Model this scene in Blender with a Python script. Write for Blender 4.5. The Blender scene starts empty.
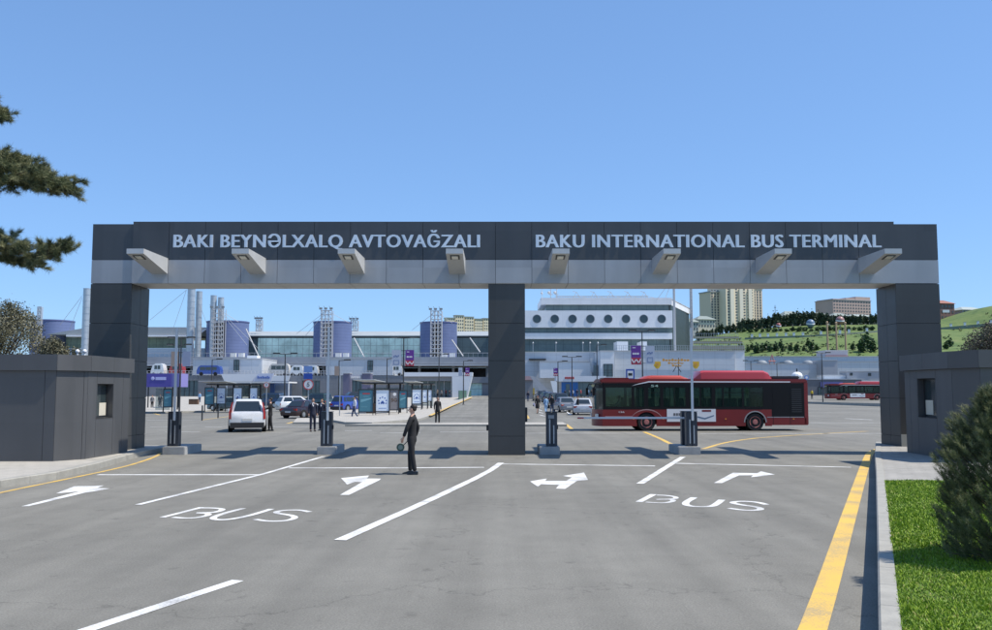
import bpy, bmesh, math, random
import numpy as np
from mathutils import Vector, Matrix
random.seed(7); RNG = np.random.default_rng(11)
PI = math.pi
scene = bpy.context.scene
COL = scene.collection

# ------------------------------------------------------------ camera geometry
FPX, CX, CY, CAMH, PITCH = 900.0, 496.0, 315.0, 2.2, math.atan(75/900)
cp, sp = math.cos(PITCH), math.sin(PITCH)
def ray(x, y):
    a = (x-CX)/FPX; b = (CY-y)/FPX
    return (a, cp-b*sp, sp+b*cp)
def wp(x, y, Y):
    d = ray(x, y); t = Y/d[1]
    return Vector((d[0]*t, Y, CAMH+d[2]*t))
def WX(x, Y, y=380): return wp(x, y, Y).x
def WZ(y, Y): return wp(CX, y, Y).z
def zg(Y): return 0.9*min(1, max(0, (Y-100)/120))
def gp(x, y, z=0.0):
    d = ray(x, y)
    t = (z-CAMH)/d[2]
    for _ in range(30):
        t = 0.5*t+0.5*(z+zg(d[1]*t)-CAMH)/d[2]
    return Vector((d[0]*t, d[1]*t, z+zg(d[1]*t)))

# ------------------------------------------------------------ materials
MATS = {}
def mat(name, col, rough=0.6, metal=0.0, var=0.0, scale=4.0, bump=0.0, spec=0.5, emit=None, estr=1.0, stain=None, coat=0.0, alpha_mix=None, bscale=None):
    if name in MATS: return MATS[name]
    m = bpy.data.materials.new(name); m.use_nodes = True
    nt = m.node_tree; N = nt.nodes; L = nt.links
    b = N['Principled BSDF']
    c = tuple(col)+(1,) if len(col) == 3 else col
    b.inputs['Base Color'].default_value = c
    b.inputs['Roughness'].default_value = rough
    b.inputs['Metallic'].default_value = metal
    b.inputs['Specular IOR Level'].default_value = spec
    if coat: b.inputs['Coat Weight'].default_value = coat; b.inputs['Coat Roughness'].default_value = 0.08
    if var > 0 or bump > 0 or stain:
        tc = N.new('ShaderNodeTexCoord')
    if var > 0:
        n1 = N.new('ShaderNodeTexNoise'); n1.inputs['Scale'].default_value = scale; n1.inputs['Detail'].default_value = 6; n1.inputs['Roughness'].default_value = 0.65
        L.new(tc.outputs['Object'], n1.inputs['Vector'])
        mr = N.new('ShaderNodeMapRange'); mr.inputs['From Min'].default_value = 0.3; mr.inputs['From Max'].default_value = 0.7
        mr.inputs['To Min'].default_value = 1-var; mr.inputs['To Max'].default_value = 1+var
        L.new(n1.outputs['Fac'], mr.inputs['Value'])
        mx = N.new('ShaderNodeVectorMath'); mx.operation = 'SCALE'
        mx.inputs[0].default_value = c[:3]; L.new(mr.outputs['Result'], mx.inputs['Scale'])
        L.new(mx.outputs['Vector'], b.inputs['Base Color'])
        mr2 = N.new('ShaderNodeMapRange'); mr2.inputs['To Min'].default_value = max(0.03, rough-0.12); mr2.inputs['To Max'].default_value = min(1, rough+0.12)
        L.new(n1.outputs['Fac'], mr2.inputs['Value']); L.new(mr2.outputs['Result'], b.inputs['Roughness'])
    if bump > 0:
        n2 = N.new('ShaderNodeTexNoise'); n2.inputs['Scale'].default_value = bscale or scale*6; n2.inputs['Detail'].default_value = 8
        L.new(tc.outputs['Object'], n2.inputs['Vector'])
        bp = N.new('ShaderNodeBump'); bp.inputs['Strength'].default_value = bump; bp.inputs['Distance'].default_value = 0.02
        L.new(n2.outputs['Fac'], bp.inputs['Height']); L.new(bp.outputs['Normal'], b.inputs['Normal'])
    if emit:
        b.inputs['Emission Color'].default_value = tuple(emit)+(1,); b.inputs['Emission Strength'].default_value = estr
    if alpha_mix is not None:
        tr = N.new('ShaderNodeBsdfTransparent'); tr.inputs['Color'].default_value = tuple(alpha_mix[1])+(1,)
        ms = N.new('ShaderNodeMixShader'); ms.inputs['Fac'].default_value = alpha_mix[0]
        out = N['Material Output']
        L.new(b.outputs['BSDF'], ms.inputs[1]); L.new(tr.outputs['BSDF'], ms.inputs[2]); L.new(ms.outputs['Shader'], out.inputs['Surface'])
    MATS[name] = m
    return m

def panel_mat(name, col, rough, pw, ph, line=0.55, metal=0.0, var=0.06, lw=0.03):
    """cladding with thin dark joints, laid out in world metres (x, z)"""
    m = mat(name, col, rough, metal, var=var, scale=0.35)
    nt = m.node_tree; N = nt.nodes; L = nt.links; b = N['Principled BSDF']
    geo = N.new('ShaderNodeNewGeometry'); sep = N.new('ShaderNodeSeparateXYZ'); L.new(geo.outputs['Position'], sep.inputs[0])
    add = N.new('ShaderNodeMath'); add.operation = 'ADD'; L.new(sep.outputs['X'], add.inputs[0]); L.new(sep.outputs['Y'], add.inputs[1])
    outs = []
    for src, per in ((add.outputs[0], pw), (sep.outputs['Z'], ph)):
        d = N.new('ShaderNodeMath'); d.operation = 'DIVIDE'; L.new(src, d.inputs[0]); d.inputs[1].default_value = per
        f = N.new('ShaderNodeMath'); f.operation = 'FRACT'; L.new(d.outputs[0], f.inputs[0])
        g = N.new('ShaderNodeMath'); g.operation = 'LESS_THAN'; L.new(f.outputs[0], g.inputs[0]); g.inputs[1].default_value = lw/per
        outs.append(g.outputs[0])
    mx = N.new('ShaderNodeMath'); mx.operation = 'MAXIMUM'; L.new(outs[0], mx.inputs[0]); L.new(outs[1], mx.inputs[1])
    mr = N.new('ShaderNodeMapRange'); mr.inputs['To Min'].default_value = 1; mr.inputs['To Max'].default_value = line
    L.new(mx.outputs[0], mr.inputs['Value'])
    src = b.inputs['Base Color'].links[0].from_socket
    sc = N.new('ShaderNodeVectorMath'); sc.operation = 'SCALE'
    L.new(src, sc.inputs[0]); L.new(mr.outputs['Result'], sc.inputs['Scale']); L.new(sc.outputs['Vector'], b.inputs['Base Color'])
    return m

# ------------------------------------------------------------ mesh building
class MB:
    def __init__(s): s.v = []; s.f = []; s.m = []; s.mats = []; s.cur = 0
    def use(s, m):
        if m not in s.mats: s.mats.append(m)
        s.cur = s.mats.index(m); return s
    def add(s, vs, fs):
        k = len(s.v); s.v += [tuple(v) for v in vs]
        for f in fs: s.f.append([i+k for i in f]); s.m.append(s.cur)
        return s
    def box(s, x0, x1, y0, y1, z0, z1):
        return s.add([(x0,y0,z0),(x1,y0,z0),(x1,y1,z0),(x0,y1,z0),(x0,y0,z1),(x1,y0,z1),(x1,y1,z1),(x0,y1,z1)],
              [(0,3,2,1),(4,5,6,7),(0,1,5,4),(1,2,6,5),(2,3,7,6),(3,0,4,7)])
    def bbox(s, x0, x1, y0, y1, z0, z1, r=0.01):
        """box with chamfered edges"""
        bm = bmesh.new(); bmesh.ops.create_cube(bm, size=1)
        for v in bm.verts:
            v.co = Vector(((x0+x1)/2+v.co.x*(x1-x0), (y0+y1)/2+v.co.y*(y1-y0), (z0+z1)/2+v.co.z*(z1-z0)))
        bmesh.ops.bevel(bm, geom=bm.edges[:], offset=r, segments=2, affect='EDGES')
        bm.verts.ensure_lookup_table()
        s.add([v.co[:] for v in bm.verts], [[v.index for v in f.verts] for f in bm.faces]); bm.free(); return s
    def slab(s, p0, p1, th, z0, z1, side=1):
        """vertical panel from p0 to p1 (2d), thickness to the left side (side=1) of p0->p1"""
        a = Vector(p0[:2]); b = Vector(p1[:2]); d = (b-a).normalized(); n = Vector((-d.y, d.x))*th*side
        q = [a, b, b+n, a+n]
        return s.prism(q, z0, z1)
    def prism(s, poly, z0, z1):
        n = len(poly); ar = sum(poly[i][0]*poly[(i+1)%n][1]-poly[(i+1)%n][0]*poly[i][1] for i in range(n))
        if ar < 0: poly = list(poly)[::-1]
        vs = [(p[0],p[1],z0) for p in poly]+[(p[0],p[1],z1) for p in poly]
        return s.add(vs, [list(range(n))[::-1], list(range(n,2*n))]+[(i,(i+1)%n,(i+1)%n+n,i+n) for i in range(n)])
    def extr(s, poly3, vec):
        """extrude a planar polygon of 3d points along vec"""
        n = len(poly3); v = Vector(vec)
        vs = [tuple(p) for p in poly3]+[tuple(Vector(p)+v) for p in poly3]
        return s.add(vs, [list(range(n))[::-1], list(range(n,2*n))]+[(i,(i+1)%n,(i+1)%n+n,i+n) for i in range(n)])
    def tube(s, p, q, r1, r2=None, n=10, cap=True):
        r2 = r1 if r2 is None else r2
        p = Vector(p); q = Vector(q); d = (q-p).normalized()
        u = d.orthogonal().normalized(); w = d.cross(u)
        vs = []
        for c, r in ((p,r1),(q,r2)):
            for i in range(n):
                a = 2*PI*i/n; vs.append(tuple(c+(u*math.cos(a)+w*math.sin(a))*r))
        fs = [(i,(i+1)%n,(i+1)%n+n,i+n) for i in range(n)]
        if cap: fs += [list(range(n))[::-1], list(range(n,2*n))]
        return s.add(vs, fs)
    def path(s, pts, r, n=8):
        for a, b in zip(pts[:-1], pts[1:]): s.tube(a, b, r, r, n)
        return s
    def lathe(s, prof, axis_p=(0,0,0), n=24, axis='z'):
        vs = []; k = len(prof)
        for r, h in prof:
            for i in range(n):
                a = 2*PI*i/n; c, d = r*math.cos(a), r*math.sin(a)
                v = (c,d,h) if axis == 'z' else ((h,c,d) if axis == 'x' else (c,h,d))
                vs.append((v[0]+axis_p[0], v[1]+axis_p[1], v[2]+axis_p[2]))
        fs = []
        for j in range(k-1):
            for i in range(n):
                fs.append((j*n+i, j*n+(i+1)%n, (j+1)*n+(i+1)%n, (j+1)*n+i))
        fs += [list(range(n))[::-1], list(range((k-1)*n, k*n))]
        return s.add(vs, fs)
    def ball(s, c, r, n=12, m=8):
        r = (r,r,r) if isinstance(r, (int,float)) else r
        prof = []
        vs = [(c[0],c[1],c[2]-r[2])]
        for j in range(1,m):
            t = PI*j/m
            for i in range(n):
                a = 2*PI*i/n; vs.append((c[0]+r[0]*math.sin(t)*math.cos(a), c[1]+r[1]*math.sin(t)*math.sin(a), c[2]-r[2]*math.cos(t)))
        vs.append((c[0],c[1],c[2]+r[2]))
        fs = [(0,1+(i+1)%n,1+i) for i in range(n)]
        for j in range(m-2):
            for i in range(n):
                a = 1+j*n; fs.append((a+i, a+(i+1)%n, a+n+(i+1)%n, a+n+i))
        e = 1+(m-2)*n; fs += [(e+i, e+(i+1)%n, len(vs)-1) for i in range(n)]
        return s.add(vs, fs)
    def loft(s, rings, closed=True, caps=True):
        n = len(rings[0]); vs = [tuple(p) for r in rings for p in r]; fs = []
        for j in range(len(rings)-1):
            for i in range(n if closed else n-1):
                fs.append((j*n+i, j*n+(i+1)%n, (j+1)*n+(i+1)%n, (j+1)*n+i))
        if caps: fs += [list(range(n))[::-1], list(range((len(rings)-1)*n, len(rings)*n))]
        return s.add(vs, fs)
    def mesh(s, name, origin=(0,0,0), smooth=None, fix=False):
        me = bpy.data.meshes.new(name)
        ox, oy, oz = origin
        me.from_pydata([(v[0]-ox, v[1]-oy, v[2]-oz) for v in s.v], [], s.f)
        for m in s.mats: me.materials.append(m)
        me.polygons.foreach_set('material_index', s.m)
        if fix:
            bm = bmesh.new(); bm.from_mesh(me); bmesh.ops.recalc_face_normals(bm, faces=bm.faces[:]); bm.to_mesh(me); bm.free()
        if smooth is not None:
            me.polygons.foreach_set('use_smooth', [True]*len(me.polygons))
            me.set_sharp_from_angle(angle=math.radians(smooth))
        me.update()
        return me

ORG = {}
def tag(o, label=None, cat=None, group=None, kind=None):
    if label: o['label'] = label
    if cat: o['category'] = cat
    if group: o['group'] = group
    if kind: o['kind'] = kind
    return o
def thing(name, label, cat, loc=(0,0,0), rz=0, group=None, local=False):
    o = bpy.data.objects.new(name, None); COL.objects.link(o)
    o.empty_display_size = 0.3
    o.location = loc; o.rotation_euler = (0,0,rz)
    ORG[o.name] = (0,0,0) if local else tuple(loc)
    return tag(o, label, cat, group)
def part(name, mb, parent, smooth=None, label=None, kind=None):
    org = ORG[parent.name]
    me = mb if isinstance(mb, bpy.types.Mesh) else mb.mesh(name, org, smooth, fix=True)
    o = bpy.data.objects.new(name, me); COL.objects.link(o); o.parent = parent
    ORG[o.name] = org
    tag(o, label, kind=kind)
    return o
def solo(name, label, cat, mb, loc=(0,0,0), rz=0, group=None, smooth=None, kind=None, local=False, fix=True):
    me = mb if isinstance(mb, bpy.types.Mesh) else mb.mesh(name, (0,0,0) if local else loc, smooth, fix=fix)
    o = bpy.data.objects.new(name, me); COL.objects.link(o); o.location = loc; o.rotation_euler = (0,0,rz)
    return tag(o, label, cat, group, kind)
def struct(name, mb, smooth=None):
    o = bpy.data.objects.new(name, mb.mesh(name, (0,0,0), smooth)); COL.objects.link(o)
    o['kind'] = 'structure'; return o
def copy_tree(o, parent=None):
    kids = list(o.children)
    c = o.copy(); COL.objects.link(c); c.parent = parent
    for k in kids: copy_tree(k, c)
    return c
def dup(o, loc, rz=None, label=None, scale=None):
    c = copy_tree(o); c.location = loc
    if rz is not None: c.rotation_euler = (0,0,rz)
    if label: c['label'] = label
    if scale: c.scale = (scale,)*3 if isinstance(scale,(int,float)) else scale
    return c

def text_verts(txt, offset=0.0, extrude=0.1):
    cu = bpy.data.curves.new('t', 'FONT'); cu.body = txt; cu.offset = offset; cu.extrude = extrude; cu.resolution_u = 3
    ob = bpy.data.objects.new('t', cu); COL.objects.link(ob)
    dg = bpy.context.evaluated_depsgraph_get()
    me = bpy.data.meshes.new_from_object(ob.evaluated_get(dg))
    vs = [v.co[:] for v in me.vertices]; fs = [list(p.vertices) for p in me.polygons]
    bpy.data.objects.remove(ob); bpy.data.curves.remove(cu); bpy.data.meshes.remove(me)
    return vs, fs
def put_text(mb, txt, x0, x1, z0, z1, yfront, depth, offset=0.0, capref='H', flip=False):
    """letters standing in the xz plane, facing -Y (or +Y when flip)"""
    vs, fs = text_verts(txt, offset)
    hv, _ = text_verts(capref, offset)
    h0 = min(v[1] for v in hv); h1 = max(v[1] for v in hv)
    a0 = min(v[0] for v in vs); a1 = max(v[0] for v in vs)
    out = []
    for v in vs:
        u = (v[0]-a0)/(a1-a0); w = (v[1]-h0)/(h1-h0); d = (v[2]/0.2+0.5)*depth
        X = x0+(x1-x0)*(u if not flip else 1-u)
        out.append((X, yfront+(depth-d if not flip else d-depth), z0+(z1-z0)*w))
    mb.add(out, fs)

def letters(parent, mt, txt, x0, x1, z0, z1, yfront, depth, bold=.024, capref='H'):
    """one part per raised letter"""
    full = MB(); put_text(full, txt, x0, x1, z0, z1, yfront, depth, 0.0, capref)
    n = len(full.v); par = list(range(n))
    def find(i):
        while par[i] != i: par[i] = par[par[i]]; i = par[i]
        return i
    for f in full.f:
        for a in f[1:]:
            ra, rb = find(a), find(f[0])
            if ra != rb: par[ra] = rb
    comp = {}
    for fi, f in enumerate(full.f): comp.setdefault(find(f[0]), []).append(fi)
    items = []
    for fl in comp.values():
        xs = [full.v[i][0] for q in fl for i in full.f[q]]; items.append([min(xs), max(xs), fl])
    items.sort(); merged = []
    for it in items:
        for mg in merged:
            ov = min(it[1], mg[1])-max(it[0], mg[0])
            if ov > .6*min(it[1]-it[0], mg[1]-mg[0]): mg[0] = min(mg[0],it[0]); mg[1] = max(mg[1],it[1]); mg[2] += it[2]; break
        else: merged.append(it)
    for k, (a, b, fl) in enumerate(merged):
        mb = MB().use(mt); cx_ = (a+b)/2
        for s, dy in ((-bold,0),(0,-.002),(bold,-.004)):
            idx = {}; vs = []; fs = []
            for q in fl:
                g = []
                for i in full.f[q]:
                    if i not in idx: idx[i] = len(vs); v = full.v[i]; vs.append((cx_+(v[0]-cx_)*.93+s, v[1]+dy, v[2]))
                    g.append(idx[i])
                fs.append(g)
            mb.add(vs, fs)
        part('letter', mb, parent)
# ------------------------------------------------------------ common materials
M = dict(
 white=mat('white_paint', (.78,.79,.80), .45, var=.04, scale=1.5),
 dark=mat('dark_metal', (.03,.032,.036), .45, .2),
 black=mat('black_rubber', (.012,.012,.013), .8),
 steel=mat('galvanised_steel', (.42,.44,.46), .42, .6, var=.12, scale=3),
 conc=mat('concrete', (.40,.39,.37), .85, var=.14, scale=2.2, bump=.25),
 glassd=mat('dark_glass', (.03,.045,.05), .06, spec=.8),
 glassb=mat('blue_glass', (.05,.09,.12), .08, spec=.9),
)
# ============================================================ GROUND
def asphalt_material():
    m = bpy.data.materials.new('asphalt'); m.use_nodes = True
    nt = m.node_tree; N = nt.nodes; L = nt.links; b = N['Principled BSDF']
    geo = N.new('ShaderNodeNewGeometry')
    def noise(scale, detail=6, rough=.6, vec=None):
        n = N.new('ShaderNodeTexNoise'); n.inputs['Scale'].default_value = scale; n.inputs['Detail'].default_value = detail; n.inputs['Roughness'].default_value = rough
        L.new(vec or geo.outputs['Position'], n.inputs['Vector']); return n
    def rng(src, a, b_, c, d):
        r = N.new('ShaderNodeMapRange'); r.inputs['From Min'].default_value = a; r.inputs['From Max'].default_value = b_
        r.inputs['To Min'].default_value = c; r.inputs['To Max'].default_value = d; L.new(src, r.inputs['Value']); return r.outputs['Result']
    def mul(a, b_):
        r = N.new('ShaderNodeMath'); r.operation = 'MULTIPLY'; L.new(a, r.inputs[0]); L.new(b_, r.inputs[1]); return r.outputs[0]
    big = rng(noise(.12, 4).outputs['Fac'], .3, .7, .82, 1.13)
    mid = rng(noise(.9, 6, .7).outputs['Fac'], .3, .75, .88, 1.1)
    fine = rng(noise(45, 3, .7).outputs['Fac'], .3, .7, .74, 1.26)
    speck = rng(noise(160, 2).outputs['Fac'], .55, .75, 1, 1.5)
    # tyre-worn streaks along the driving direction
    mp = N.new('ShaderNodeMapping'); mp.inputs['Rotation'].default_value = (0,0,math.radians(22.7)); mp.inputs['Scale'].default_value = (1.1,.035,1)
    L.new(geo.outputs['Position'], mp.inputs['Vector'])
    st = rng(noise(1.0, 5, .6, mp.outputs['Vector']).outputs['Fac'], .35, .72, 1.06, .82)
    # dark oil drips
    oil = rng(noise(2.7, 3, .5).outputs['Fac'], .64, .78, 1, .66)
    v = mul(mul(mul(mul(big, mid), mul(fine, speck)), st), oil)
    # fine cracks
    vor = N.new('ShaderNodeTexVoronoi'); vor.feature = 'DISTANCE_TO_EDGE'; vor.inputs['Scale'].default_value = .16
    wn = noise(.7, 6); mixv = N.new('ShaderNodeMixRGB'); mixv.inputs['Fac'].default_value = .55
    L.new(geo.outputs['Position'], mixv.inputs[1]); L.new(wn.outputs['Color'], mixv.inputs[2]); 
    sc3 = N.new('ShaderNodeVectorMath'); sc3.operation = 'ADD'; L.new(geo.outputs['Position'], sc3.inputs[0]); 
    s4 = N.new('ShaderNodeVectorMath'); s4.operation = 'SCALE'; s4.inputs['Scale'].default_value = 2.5; L.new(wn.outputs['Color'], s4.inputs[0]); L.new(s4.outputs['Vector'], sc3.inputs[1])
    L.new(sc3.outputs['Vector'], vor.inputs['Vector'])
    crack = rng(vor.outputs['Distance'], 0, .004, .70, 1)
    v = mul(v, crack)
    s = N.new('ShaderNodeVectorMath'); s.operation = 'SCALE'; s.inputs[0].default_value = (.196,.190,.168)
    L.new(v, s.inputs['Scale']); L.new(s.outputs['Vector'], b.inputs['Base Color'])
    b.inputs['Roughness'].default_value = .86; b.inputs['Specular IOR Level'].default_value = .3
    bp = N.new('ShaderNodeBump'); bp.inputs['Strength'].default_value = .5; bp.inputs['Distance'].default_value = .008
    L.new(noise(90, 3).outputs['Fac'], bp.inputs['Height']); L.new(bp.outputs['Normal'], b.inputs['Normal'])
    return m
ASPH = asphalt_material()
def paint_material(name, col):
    m = bpy.data.materials.new(name); m.use_nodes = True
    nt = m.node_tree; N = nt.nodes; L = nt.links; b = N['Principled BSDF']
    geo = N.new('ShaderNodeNewGeometry')
    n1 = N.new('ShaderNodeTexNoise'); n1.inputs['Scale'].default_value = 38; n1.inputs['Detail'].default_value = 5; n1.inputs['Roughness'].default_value = .8
    n2 = N.new('ShaderNodeTexNoise'); n2.inputs['Scale'].default_value = 1.6; n2.inputs['Detail'].default_value = 4
    L.new(geo.outputs['Position'], n1.inputs['Vector']); L.new(geo.outputs['Position'], n2.inputs['Vector'])
    ad = N.new('ShaderNodeMath'); ad.operation = 'MULTIPLY_ADD'; ad.inputs[1].default_value = .8; L.new(n2.outputs['Fac'], ad.inputs[0]); L.new(n1.outputs['Fac'], ad.inputs[2])
    cr = N.new('ShaderNodeMapRange'); cr.inputs['From Min'].default_value = .84; cr.inputs['From Max'].default_value = 1.12; cr.inputs['To Min'].default_value = .02; cr.inputs['To Max'].default_value = .75
    L.new(ad.outputs[0], cr.inputs['Value'])
    mx = N.new('ShaderNodeMixRGB'); mx.inputs[1].default_value = tuple(col)+(1,); mx.inputs[2].default_value = (.2,.2,.2,1)
    L.new(cr.outputs['Result'], mx.inputs['Fac']); L.new(mx.outputs['Color'], b.inputs['Base Color'])
    b.inputs['Roughness'].default_value = .7
    return m
WPAINT = paint_material('white_road_paint', (.74,.74,.72)); YPAINT = paint_material('yellow_road_paint', (.70,.45,.085))
EARTH = mat('dry_earth', (.16,.17,.10), .95, var=.3, scale=.05)

m = MB().use(EARTH)
xs = [-3000,-600,-200,0,200,600,3000]; ys = [-400,0,100,220,260,700,4000]
for j in range(len(ys)-1):
    for i in range(len(xs)-1):
        z0 = zg(ys[j])-.012; z1 = zg(ys[j+1])-.012
        m.add([(xs[i],ys[j],z0),(xs[i+1],ys[j],z0),(xs[i+1],ys[j+1],z1),(xs[i],ys[j+1],z1)], [(0,1,2,3)])
struct('ground', m)
m = MB().use(ASPH)
ys = [-30,0,20,40,60,80,100,130,160,190,220,240]
for a, b in zip(ys[:-1], ys[1:]):
    m.add([(-260,a,zg(a)),(260,a,zg(a)),(260,b,zg(b)),(-260,b,zg(b))], [(0,1,2,3)])
struct('road', m)

mw = MB().use(WPAINT); my = MB().use(YPAINT)
ZP = .005
def fillp(mb, pxs, z=ZP):
    pts = [gp(x,y) for x,y in pxs]
    n = len(pts); ar = sum(pts[i][0]*pts[(i+1)%n][1]-pts[(i+1)%n][0]*pts[i][1] for i in range(n))
    if ar < 0: pts = pts[::-1]
    mb.add([(p.x,p.y,p.z+z) for p in pts], [list(range(n))])
def stroke(mb, pxs, w, z=ZP, smooth=0, ground=True, world=None):
    pts = world or [gp(x,y) for x,y in pxs]
    for _ in range(smooth):
        q = [pts[0]]
        for a, b in zip(pts[:-1], pts[1:]): q += [a*.75+b*.25, a*.25+b*.75]
        pts = q+[pts[-1]]
    L_, R_ = [], []
    n = len(pts)
    for i, p in enumerate(pts):
        a = pts[max(0,i-1)]; b = pts[min(n-1,i+1)]; d = Vector((b.x-a.x, b.y-a.y)).normalized(); nn = Vector((-d.y,d.x))*w/2
        L_.append((p.x+nn.x,p.y+nn.y,zg(p.y+nn.y)+z)); R_.append((p.x-nn.x,p.y-nn.y,zg(p.y-nn.y)+z))
    mb.add(R_+L_, [(i,i+1,n+i+1,n+i) for i in range(n-1)])
# stop lines
stroke(mw, [(98,474.8),(262,474.8)], .22)
stroke(mw, [(289,468),(400,468),(484,467.4)], .22, z=.0055)
stroke(mw, [(503,464),(655,466)], .21)
stroke(mw, [(676,463.4),(851,467.3)], .21, z=.0055)
# lane lines
stroke(mw, [(138,505),(264,474),(324,456.5)], .14, z=.009)
stroke(mw, [(340,540.5),(420,505),(487,473),(501,463)], .19, z=.009, smooth=1)
stroke(mw, [(640,484),(662,470),(683,457)], .18, z=.009)
stroke(mw, [(40,645.5),(238,580.5)], .16)
stroke(mw, [(-420,800),(-160,711)], .17)
# arrows
fillp(mw, [(21,506.5),(29,506.3),(85,492.8),(92,491.8),(110,488.6),(97,487.9),(104,485.6),(74,486.4),(56,493.6),(80,491.4)])
fillp(mw, [(340,495),(349,495),(379,480.5),(381,478.8),(367,478.6),(369,475.6),(353,477),(341,478.2),(347,484.6),(355,482.0),(362,482.3)])
fillp(mw, [(556,488.6),(565,489),(577,481),(588,480),(584,472.6),(563,476),(572,477.6),(566,481),(545,481),(547,478.6),(530,481.5),(538,486.8),(541,484.2),(559,485)])
fillp(mw, [(714,483),(722,483.2),(739,475.4),(753,475.4),(751,477.3),(775,474.6),(761,471.4),(757,473.3),(733,472.8)])
# BUS, left lane
def S1(*p): return [(160+x/6.2, 500+y/6.2) for x,y in p]
stroke(mw, S1((15,108),(130,79),(258,46)), .115)
stroke(mw, S1((250,50),(330,50),(392,56),(378,68),(330,79),(225,81)), .115, smooth=3, z=.0055)
stroke(mw, S1((235,81),(300,84),(300,96),(240,110),(160,115),(80,108)), .115, smooth=3, z=.006)
stroke(mw, S1((518,52),(420,77),(330,105),(330,122),(410,124),(510,108),(600,85),(690,56)), .12, smooth=3)
stroke(mw, S1((928,75),(870,62),(770,64),(715,74),(730,84),(815,95),(845,110),(790,130),(670,134),(590,120)), .115, smooth=3)
# BUS, right lane
def S2(*p): return [(620+x/6.2, 485+y/6.2) for x,y in p]
stroke(mw, S2((118,105),(208,58)), .14)
stroke(mw, S2((228,63),(300,66),(352,76),(340,88),(225,90)), .11, smooth=3, z=.0055)
stroke(mw, S2((240,89),(330,90),(330,103),(270,114),(160,107)), .11, smooth=3, z=.006)
stroke(mw, S2((460,78),(395,113),(430,134),(565,136),(600,118),(632,92)), .14, smooth=3)
stroke(mw, S2((908,122),(850,106),(740,100),(685,110),(750,124),(860,138),(880,154),(790,160),(675,145)), .13, smooth=3)
# beyond the gate
for p, w in (([(147,420.2),(202,420)],.18), ([(150,427),(186,426.6)],.15), ([(205,427),(222,427)],.15), ([(165,432),(200,431.6)],.15),
             ([(272,427),(330,427)],.15), ([(345,430.8),(372,430.6)],.15), ([(380,433),(420,432.8)],.15), ([(440,432),(488,432)],.15), ([(527,433.2),(640,433.2)],.15),
             ([(810,422.8),(900,422.8)],.2), ([(700,433.6),(900,433.4)],.18), ([(845,418.5),(872,419.8)],.3), ([(828,412),(850,412)],.15)):
    stroke(mw, p, w)
for k in range(11):   # hatched bay lines in the road by the shelters
    y = 400.5+k*1.25+k*k*.09
    x0 = 473-(y-399)*1.95; stroke(mw, [(x0+4,y),(min(484, x0+24+k*1.2),y)], .12)
for k in range(6):
    stroke(mw, [(534+k*1.2,401+k*2.8),(537+k*1.6,402.2+k*2.8)], .15)
stroke(mw, [(556,404),(571,415)], .15)
# yellow lines
stroke(my, [(-60,507),(0,492.6),(60,480.5),(122,467.6),(146,460.3),(158,455.6),(161,452.5),(152,448)], .12, smooth=2)
stroke(my, [(783,700),(814,630),(848,518),(868,456),(871,452),(878,449.3)], .25, smooth=2)
stroke(my, [(644,431.8),(660,438.5),(676,446.5)], .2)
stroke(my, [(703,449),(728,441.5),(770,436.5),(868,431.2)], .18, smooth=2)
stroke(my, [(202,420),(230,416.3),(262,412)], .16)
stroke(my, [(287,423.6),(293,422)], .2)
stroke(my, [(566,424.2),(572,429.2)], .22)
stroke(my, [(525,413.5),(528,418.5)], .3)
stroke(my, [(148,412),(160,415)], .2)
o = struct('road_markings', mw); o2 = struct('yellow_road_markings', my)

# ---- pavements
def paver_material(name, c1, c2, mort, bw, bh, rot=0):
    m = bpy.data.materials.new(name); m.use_nodes = True
    nt = m.node_tree; N = nt.nodes; L = nt.links; b = N['Principled BSDF']
    geo = N.new('ShaderNodeNewGeometry'); mp = N.new('ShaderNodeMapping'); mp.inputs['Rotation'].default_value = (0,0,rot)
    L.new(geo.outputs['Position'], mp.inputs['Vector'])
    br = N.new('ShaderNodeTexBrick'); br.inputs['Color1'].default_value = tuple(c1)+(1,); br.inputs['Color2'].default_value = tuple(c2)+(1,); br.inputs['Mortar'].default_value = tuple(mort)+(1,)
    br.inputs['Scale'].default_value = 1; br.inputs['Brick Width'].default_value = bw; br.inputs['Row Height'].default_value = bh; br.inputs['Mortar Size'].default_value = .008; br.inputs['Bias'].default_value = 0
    L.new(mp.outputs['Vector'], br.inputs['Vector'])
    n = N.new('ShaderNodeTexNoise'); n.inputs['Scale'].default_value = 1.3; n.inputs['Detail'].default_value = 7; L.new(geo.outputs['Position'], n.inputs['Vector'])
    mr = N.new('ShaderNodeMapRange'); mr.inputs['To Min'].default_value = .78; mr.inputs['To Max'].default_value = 1.2; L.new(n.outputs['Fac'], mr.inputs['Value'])
    s = N.new('ShaderNodeVectorMath'); s.operation = 'SCALE'; L.new(br.outputs['Color'], s.inputs[0]); L.new(mr.outputs['Result'], s.inputs['Scale'])
    L.new(s.outputs['Vector'], b.inputs['Base Color']); b.inputs['Roughness'].default_value = .85
    return m
PAVE = paver_material('grey_pavers', (.30,.29,.265), (.35,.335,.305), (.15,.145,.13), .4, .2, math.radians(-22.7))
PAVEL = paver_material('light_pavers', (.38,.36,.32), (.42,.395,.35), (.27,.26,.23), .4, .4)
KERB = mat('kerb_stone', (.33,.32,.285), .8, var=.14, scale=3, bump=.3)

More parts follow.
